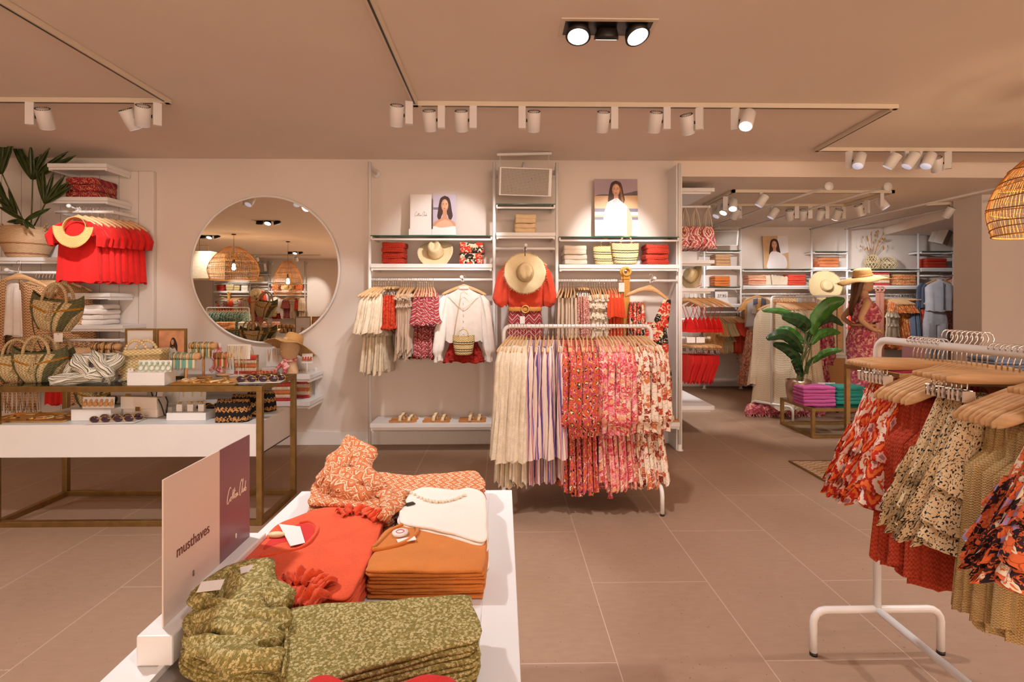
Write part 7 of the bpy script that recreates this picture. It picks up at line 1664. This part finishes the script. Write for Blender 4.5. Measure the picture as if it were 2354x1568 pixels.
def bleaf(pts, wpx, mat, dy=0, side=1, stem=True, tw=0):
    P = [local(a, b, PY0 + dy * (i + .3)) for i, (a, b) in enumerate(pts)]; C = crom(P, 8); w_ = wpx / (F / PY0); L = len(C); m = MB()
    def fn(u, v):
        q = v * (L - 1); i = min(L - 2, int(q)); p = C[i].lerp(C[i + 1], q - i); T_ = (C[min(i + 1, L - 1)] - C[max(i - 1, 0)]).normalized(); S_ = T_.cross(Vector((.15 * side, -1, .25 + tw))).normalized(); N_ = S_.cross(T_)
        ww = w_ * (sin(pi * min(1, v * .96 + .02)) ** .65) * (1 + .04 * sin(v * 40 + u * 3)); uu = (u - .5) * 2
        return p + S_ * (ww * uu) + N_ * (-.28 * ww * abs(uu) + .004 * sin(v * 34 + uu * 2))
    m.grid(fn, 8, 22, uv=lambda u, v: (v * .5, u * .3)); lf = m.build('leaf', mat, t, sol=.0015)
    MB().tube([c + Vector((0, -.002, .001)) for c in C[:-2]], [.0035 - .0028 * i / L for i in range(L - 2)], 5).build('midrib', STEM, lf)
    if stem:
        b0 = Vector((R.uniform(-.03, .03), R.uniform(-.02, .02), .2)); mid = b0.lerp(P[0], .55) + Vector((R.uniform(-.01, .01), 0, .04)); MB().tube(crom([b0, mid, P[0]], 6), [.0085 - .004 * i / 12 for i in range(13)], 7).build('leaf_stem', STEM, t)
bleaf([(1868, 772), (1880, 735), (1908, 702), (1942, 688)], 19, BAN, -.03)
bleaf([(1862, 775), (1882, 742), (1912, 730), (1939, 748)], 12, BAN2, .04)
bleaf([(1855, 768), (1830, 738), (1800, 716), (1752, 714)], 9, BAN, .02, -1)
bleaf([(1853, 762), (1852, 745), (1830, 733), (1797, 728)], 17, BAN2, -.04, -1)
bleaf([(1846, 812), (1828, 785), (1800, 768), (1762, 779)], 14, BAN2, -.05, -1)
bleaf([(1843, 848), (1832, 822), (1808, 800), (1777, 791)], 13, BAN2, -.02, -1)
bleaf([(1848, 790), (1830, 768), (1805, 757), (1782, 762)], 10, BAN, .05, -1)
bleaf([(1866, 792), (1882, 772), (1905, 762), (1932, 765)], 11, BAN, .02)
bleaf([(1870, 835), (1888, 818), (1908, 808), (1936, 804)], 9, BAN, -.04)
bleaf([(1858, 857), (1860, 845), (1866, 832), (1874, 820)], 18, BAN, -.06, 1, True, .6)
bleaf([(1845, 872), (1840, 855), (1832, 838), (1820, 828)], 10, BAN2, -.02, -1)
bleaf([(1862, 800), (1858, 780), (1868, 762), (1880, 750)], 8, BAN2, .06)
# rack with cream openwork knits
ra, rb_ = Vector((3.33, 6.44)), Vector((4.24, 7.02)); rz_ = atan2(rb_.y - ra.y, rb_.x - ra.x); Lr = (rb_ - ra).length; mid = (ra + rb_) / 2; RH = 1.515
rack('white tubular rack with long cream openwork knits behind the plant', mid, rz_, Lr, RH)
d_ = (rb_ - ra) / Lr
def mr_(a, b, n, style, fab, name, cat, desc, grp, **kw):
    p0 = ra + d_ * (Lr * a); p1 = ra + d_ * (Lr * b); row((p0.x, p0.y, RH), (p1.x, p1.y, RH), n, kw.pop('rz', rz_ + pi / 2 + .1), style, fab, name, cat, desc, 'on the rack behind the plant', grp, **kw)
mr_(.04, .62, 10, 'kaftan', 'creamknit', 'cardigan', 'cardigan', 'long cream openwork cardigan', 'cream openwork cardigans', sc=(1.0, 1, 1.3))
mr_(.66, .95, 6, 'maxi', 'wine', 'dress', 'dress', 'wine paisley dress', 'wine paisley dresses', sc=(.95, 1, 1.25))
t = thing('fringe_scarf', 'wine red fringed throw bunched on the floor below the cream rack', 'throw', (PX(1850, 6.1), 6.62, 0.002))
for i in range(5): cloth_rope([(-.45 + i * .17, .02 * i, .02), (-.35 + i * .17, 0, .10 + .02 * (i % 2)), (-.22 + i * .17, .04, .08), (-.12 + i * .17, .02, .02)], .09, .05, i).build('bunched_fold', FAB['wine'], t)
m = MB()
for k in range(50): x = -.5 + k * .02; m.tube([(x, -.06, .05), (x - .02 + .03 * sin(k), -.11, .006)], .004, 4)
m.build('tassel_fringe', FAB['wine'], t)
# display cube with cream throw and bench shelf
cy_ = 7.3; cx0, cx1 = PX(1884, cy_), PX(1948, cy_); zt_c, zb_c = PZ(820, cy_), PZ(905, cy_)
t = thing('display_plinth', 'white framed plinth with straw coloured woven front', 'plinth', ((cx0 + cx1) / 2, cy_, 0)); h = (cx1 - cx0) / 2; m = MB(); fw_ = .03
zt2_ = zt_c
for q in ((-h, -h + fw_, 0, zt2_), (h - fw_, h, 0, zt2_), (-h + fw_, h - fw_, zt2_ - fw_, zt2_), (-h + fw_, h - fw_, 0, zb_c)): m.bb(q[0], q[1], 0, .5, q[2], q[3])
m.build('frame', WHITE, t, bev=.003); WOV = knit('grasscloth', srgb(206, 158, 104), srgb(180, 128, 80), 700, 240, 0, .4); MB().bb(-h + fw_, h - fw_, .012, .02, zb_c, zt2_ - fw_).build('woven_panel', WOV, t)
cy2 = 7.55; t = thing('display_cabinet', 'white open cabinet behind the plinth with hanging cream throws', 'cabinet', (PX(1905, cy2), cy2 + .22, 0)); zz = PZ(812, cy2); a, b = PX(1868, cy2) - PX(1905, cy2), PX(1944, cy2) - PX(1905, cy2); zt_c = PZ(683, cy2)
m = MB(); m.bb(a, b, -.22, .2, zz - .04, zz); m.bb(b - .03, b, -.22, .2, zz, zt_c); m.bb(a, b, -.22, .2, 0.001, .04); m.bb(b - .03, b, -.22, .2, .04, zz - .04); m.bb(a, a + .03, -.22, .2, .04, zz - .04); m.bb(a, b, -.22, .2, zt_c, zt_c + .03); m.bb(a, a + .03, -.22, .2, zz, zt_c); m.build('cabinet_body', WHITE, t)
MB().bb(b - .10, b - .031, -.2, -.18, zz + .001, zt_c - .001).build('wood_strip', WOOD, t)
for i in range(3):
    t = thing('cream_throw', '%s cream woven throw hanging in the white cabinet' % ['front', 'middle', 'rear'][i], 'throw', (PX(1905, cy2) - .02, cy2 + .06 + i * .09, zz + .002), 0, 'cream woven throws'); hh = zt_c - zz - .05
    m = MB(); m.grid(lambda u, v: (-.17 + .34 * u, .012 * sin(u * 14 + v * 2), .05 + (hh - .05) * (1 - v) + .02 * sin(u * 22) * (v > .95)), 24, 14); m.build('throw_body', FAB['creamth'], t, sol=.02)
# ================================================================== mannequins
SKM = plain('mannequin_skin', srgb(222, 176, 134), .45, var=.02, bump=0); HAIR = None
k = NT('auburn_hair'); nz = k.n('ShaderNodeTexNoise', Vector=k.uv(60, 2, obj=False, rnd=False), Scale=3.0, Detail=4.0).outputs['Fac']; k.bump(nz, .8, .004); HAIR = k.fin(k.ramp(nz, [(.3, srgb(66, 36, 20)), (.7, srgb(120, 70, 38))]), .45)
def skin(parent, name, mat, V, E, Rr, root=0, sub=2):
    me = bpy.data.meshes.new(name); me.from_pydata(V, E, []); me.materials.append(mat); o = bpy.data.objects.new(name, me); COL.objects.link(o); o.parent = parent
    sk = o.modifiers.new('skin', 'SKIN'); sk.use_smooth_shade = True
    if not me.skin_vertices: 
        bpy.context.view_layer.objects.active = o
    for i, sv in enumerate(me.skin_vertices[0].data): sv.radius = Rr[i] if isinstance(Rr[i], tuple) else (Rr[i], Rr[i]); sv.use_root = i == root
    s_ = o.modifiers.new('sub', 'SUBSURF'); s_.levels = sub; s_.render_levels = sub
    return o
def mannequin(label, loc, rz, fab_top, fab_bot):
    t = thing('mannequin', label, 'mannequin', loc, rz); V = []; E = []; Q = []
    def add(p, r, par=None):
        V.append(p); Q.append(r); i = len(V) - 1
        if par is not None: E.append((par, i))
        return i
    pel = add((-.01, 0, 1.0), (.13, .10)); sp = add((.0, 0, 1.15), (.10, .085), pel); ch = add((.015, 0, 1.32), (.115, .10), sp); nb = add((-.01, 0, 1.47), (.06, .055), ch); nk = add((.0, 0, 1.54), (.042, .042), nb); hb = add((.015, 0, 1.61), (.05, .05), nk)
    for s_ in (-1, 1):
        hp = add((0, s_ * .085, .93), (.085, .085), pel); kn = add((.02, s_ * .085, .52), (.055, .055), hp); an = add((-.01, s_ * .08, .10), (.035, .035), kn); add((.11, s_ * .09, .035), (.03, .025), an)
        sh = add((-.01, s_ * .155, 1.445), (.047, .047), nb); el = add((-.135, s_ * .27, 1.25), (.034, .034), sh); mf = add((-.05, s_ * .24, 1.17), (.03, .03), el); wr_ = add((.045, s_ * .195, 1.115), (.021, .021), mf); pm_ = add((.085, s_ * .175, 1.115), (.026, .014), wr_)
        for j in range(4):
            f1 = add((.115 + .004 * j, s_ * .160, 1.135 - .017 * j), (.009, .009), pm_); f2 = add((.150 - .006 * abs(j - 1), s_ * .135, 1.133 - .019 * j), (.008, .008), f1); add((.170 - .008 * abs(j - 1), s_ * .108, 1.128 - .019 * j), (.0065, .0065), f2)
        t1 = add((.07, s_ * .165, 1.145), (.010, .010), wr_); add((.085, s_ * .15, 1.17), (.008, .008), t1)
    skin(t, 'body', SKM, V, E, Q)
    rings = []
    for z, fx, bx, wy in [(1.575, .055, .03, .03), (1.59, .085, .035, .045), (1.61, .093, .05, .055), (1.64, .094, .075, .066), (1.67, .09, .09, .072), (1.70, .09, .097, .075), (1.74, .088, .098, .075), (1.78, .07, .085, .062), (1.81, .03, .04, .03)]:
        rings.append([((fx if cos(a) > 0 else bx) * cos(a) + .01, wy * sin(a), z) for a in [2 * pi * k_ / 32 for k_ in range(32)]])
    hd = MB().loft(rings, True, True); hd = hd.build('head', SKM, t)
    MB().loft([[(.098 + q[0], .0 + q[1] * cos(a), 1.69 - q[2] + q[1] * sin(a) * .6) for a in [2 * pi * k_ / 10 for k_ in range(10)]] for q in ((-.01, .006, 0), (.006, .008, .012), (.018, .010, .028), (.004, .010, .038))], True, True).build('nose', SKM, hd)
    for s_ in (-1, 1): MB().ball((.088, s_ * .033, 1.70), .012, 8, .5, 1, .6).build('eye', INK, hd); MB().ball((.0, s_ * .075, 1.68), .022, 8, .7, .3, 1.1).build('ear', SKM, hd)
    MB().ball((.098, 0, 1.635), .018, 10, .4, 1.1, .4).build('lips', LIP, hd)
    rg = []
    for z, cx, rx, ry in [(1.825, 0, .02, .02), (1.80, -.01, .085, .075), (1.75, -.025, .095, .092), (1.68, -.04, .085, .094), (1.60, -.06, .07, .09), (1.52, -.085, .05, .085), (1.44, -.11, .04, .075), (1.36, -.125, .032, .055), (1.28, -.13, .016, .03)]:
        rg.append([(cx + rx * cos(a) * (1 if z > 1.74 or cos(a) < 0 else .45), ry * sin(a) * (1 + .05 * sin(9 * a)), z) for a in [2 * pi * k_ / 40 for k_ in range(40)]])
    MB().loft(rg, True, True).build('hair', HAIR, t)
    def wrap(rows, folds, am, name, fab, parent=t, sol=.003):
        rg = [[(cx + rx * cos(a) + am * f_ * sin(folds * a + z * 5), ry * sin(a) * (1 + am * f_ * 3 * sin(folds * a + z * 3)), z + am * sin(5 * a) * f_) for a in [2 * pi * k_ / 60 for k_ in range(60)]] for z, cx, rx, ry, f_ in rows]
        return MB().loft(rg).build(name, fab, parent, sol=sol)
    wrap([(1.44, .0, .105, .14, .1), (1.38, .012, .135, .155, .3), (1.31, .03, .15, .15, .6), (1.26, .03, .15, .15, 1), (1.215, .02, .135, .14, 1), (1.205, .015, .11, .12, .5)], 13, .008, 'cropped_top', fab_top)
    for s_ in (-1, 1): m = MB(); m.tube([(.06, s_ * .09, 1.41), (.02, s_ * .105, 1.49), (-.04, s_ * .11, 1.5), (-.09, s_ * .10, 1.40)], .018, 8, flat=.4); m.build('shoulder_strap', fab_top, t)
    wrap([(1.185, .0, .118, .135, 0), (1.16, 0, .122, .14, 0)], 3, 0, 'belt', SKM); 
    wrap([(1.165, 0, .115, .132, .2), (1.08, -.01, .14, .165, .4), (.98, -.02, .155, .185, .6), (.8, -.01, .15, .185, 1), (.5, 0, .16, .19, 1.4), (.12, .0, .19, .215, 2)], 11, .006, 'wide_trousers', fab_bot)
    MB().lathe([(.19, 0), (.19, .008), (.001, .009)], 32).build('base_plate', CHROME, t); return t
MXp, MYp = PX(1985, 6.25), 6.25
mannequin('mannequin in wine paisley two-piece with hand on hip', (MXp, MYp, 0.0), -.25, FAB['wine'], FAB['wine'])
hat('sun_hat', 'wide tan raffia hat worn by the mannequin', 'hat', None, look((MXp - .01, MYp, 1.755), (-.16, -.05, 1), .4), .275, .10, .10, STRAWT, False, .03, .05)
# ================================================================== rattan pendants
RAT = plain('rattan_cane', srgb(206, 146, 76), .6, var=.15, bump=0); RATD = plain('dark_cane', srgb(130, 84, 40), .6)
BULB = emis('warm_bulb', (1, .72, .38), 18)
def pendant(label, x, y, r, zb, zt_, ztop=ZC, n=84, power=25, mat=RAT, sub=14):
    t = thing('rattan_pendant', label, 'pendant lamp', (x, y, zb), 0, None); h = zt_ - zb; rp = random.Random(3)
    pr = lambda q: r * (.22 + .78 * sin(pi / 2 * min(1, (1 - q) * 1.35)) ** .75) * (1 - .10 * max(0, 1 - q * 4) )
    m = MB()
    for k in range(n):
        a0 = 2 * pi * k / n + rp.uniform(-.012, .012); m.tube([(pr(q / sub) * cos(a0 + .02 * sin(q + k)), pr(q / sub) * sin(a0 + .02 * sin(q + k)), h * q / sub) for q in range(sub + 1)], .0026, 4)
    tag(m.build('cane_strands', mat, t), None, None, None, 'stuff')
    for i, q in enumerate((0, .08, .16, .30, .34, .48, .62, .66, .8, 1.0)):
        MB().tube([(pr(q) * 1.005 * cos(a), pr(q) * 1.005 * sin(a), h * q + .012 * sin(a * 2 + i) * (0 < q < 1)) for a in [2 * pi * j / 48 for j in range(48)]], .004 if q not in (0,) else .006, 5, closed=True).build('cane_hoop', RATD if i % 3 else mat, t)
    MB().cyl((0, 0, h * .62), (0, 0, ztop - zb - .02), .0035, 6).build('cord', BLACK, t); MB().lathe([(.045, ztop - zb - .02), (.045, ztop - zb - .001)], 20).build('ceiling_cup', BLACK, t)
    MB().cyl((0, 0, h * .5), (0, 0, h * .62), .02, 12).build('lamp_socket', BLACK, t); MB().ball((0, 0, h * .44), .035, 12, 1, 1, 1.2).build('bulb', BULB, t)
    l = bpy.data.lights.new('pendant_light', 'POINT'); l.energy = power; l.color = (1, .68, .36); l.shadow_soft_size = .04; o = bpy.data.objects.new('pendant_light', l); COL.objects.link(o); o.location = (x, y, zb + h * .44 - .06)
    return t
pendant('large domed rattan pendant lamp cut by the edge of view', PX(2404, 3.44), 3.44, .30, PZ(536, 3.44), 2.44, power=14)
pendant('large domed rattan pendant seen in the round mirror', -5.75, -.65, .5, 1.92, 2.62, power=18)
pendant('oval rattan pendant behind the domed one in the mirror', -5.15, -2.0, .33, 1.62, 2.42, power=14, n=60)
t = thing('fabric_pendant', 'square cream fabric pendant seen in the round mirror', 'pendant lamp', (-6.85, -1.3, 1.95)); MB().bb(-.42, .42, -.3, .3, .0, .62).build('fabric_shade', FAB['creamth'], t, bev=.02)
MB().cyl((0, 0, .62), (0, 0, .94), .004, 6).build('cord', BLACK, t); m = MB(); m.tube([(-.2, 0, .62), (-.2, 0, .78), (.2, 0, .78), (.2, 0, .62)], .008, 6); m.build('hanging_frame', GOLD, t)
# ================================================================== the room behind the viewer, seen in the mirror
UX = -8.1
seen = set()
def mlabel(o):
    ws = o['label'].replace(',', '').split(); base = ' '.join(ws[:11]); s_ = base + ' seen in the mirror'; k_ = s_
    i = 0
    while k_ in seen: k_ = ORD[i] + ' ' + s_; i += 1
    seen.add(k_); return k_
for o in UNIT:
    if o.get('category') in ('sandal', 'poster', 'sign card', 'price tag'): continue
    lb = mlabel(o); mw = o.matrix_world.copy() if o.matrix_basis is None else o.matrix_basis.copy()
    c = dup(o); c['label'] = lb
    if o.get('group'): c['group'] = o['group'] + ' in the mirror'
    T_ = Matrix.Translation((UX, YB, 0)) @ Matrix.Rotation(pi, 4, 'Z') @ Matrix.Translation((-(xa + xd) / 2, -YW, 0)); c.matrix_basis = T_ @ mw
for x in xs:
    upright(UX - (x - (xa + xd) / 2), YB + YW - YP, zt4, 'white upright at the mirrored wall unit, %s' % ['nearest the mannequin side', 'second from the mannequin side', 'third from the mannequin side', 'farthest from the mannequin side'][xs.index(x)], 'mirrored uprights', arm=False)
rack('white rack with green dresses seen in the mirror', (-7.2, -3.2), 0, 1.1, 1.3)
FAB['green'] = floral('sea_green_print', srgb(110, 150, 140), [srgb(60, 110, 104), srgb(190, 206, 190)], 30, .03, .4)
row((-7.7, -3.2, 1.3), (-6.7, -3.2, 1.3), 14, pi / 2, 'maxi', 'green', 'dress', 'dress', 'sea green dress', 'on the mirrored rack', 'sea green dresses', sc=1.0)
mannequin('mannequin in amber floral dress seen in the mirror', (-9.3, -1.9, 0), .3, FAB['amber'], FAB['amber'])
hat('sun_hat', 'pale sun hat on the mannequin in the mirror', 'hat', None, look((-9.31, -1.9, 1.755), (-.16, -.05, 1), .4), .25, .10, .10, STRAWL, False, .03, .05)
frame_table('brass table with folded prints seen in the mirror', -6.6, -5.0, -1.6, -.8, .85, .036)
for i, (fb, ds) in enumerate((('ditsyO', 'orange ditsy garment'), ('offw', 'off-white garment'), ('ditsy', 'peach ditsy garment'))):
    stack(-6.2 + i * .5, -1.3, .852, 5, .32, .26, .03, fb, ds, 'on the mirrored brass table', 'folded prints in the mirror')
for (x, y, z) in ((-8.9, YB + 1.7, ZC), (-7.6, YB + 1.7, ZC), (-6.4, YB + 1.7, ZC)):
    lamp(x, y, zt, pi, 'white spotlight before the mirrored wall unit, %s' % {-8.9: 'by the mannequin', -7.6: 'centre', -6.4: 'far side'}[x], (x, YB, 1.7), 110)
track([(-9.6, YB + 1.7), (-5.6, YB + 1.7)], zt, 'white lighting track before the mirrored wall unit')

for o in COL.objects:
    if o.parent is None and o.get('label'):
        ws = o['label'].replace('-', ' - ').split(); n_ = len([w for w in ws if w != '-']); ws = o['label'].split()
        for drop in ('the', 'a', 'and', 'the', 'in', 'of', 'the'):
            if n_ > 16 and drop in ws: ws.remove(drop); n_ -= 1
        o['label'] = ' '.join(ws)
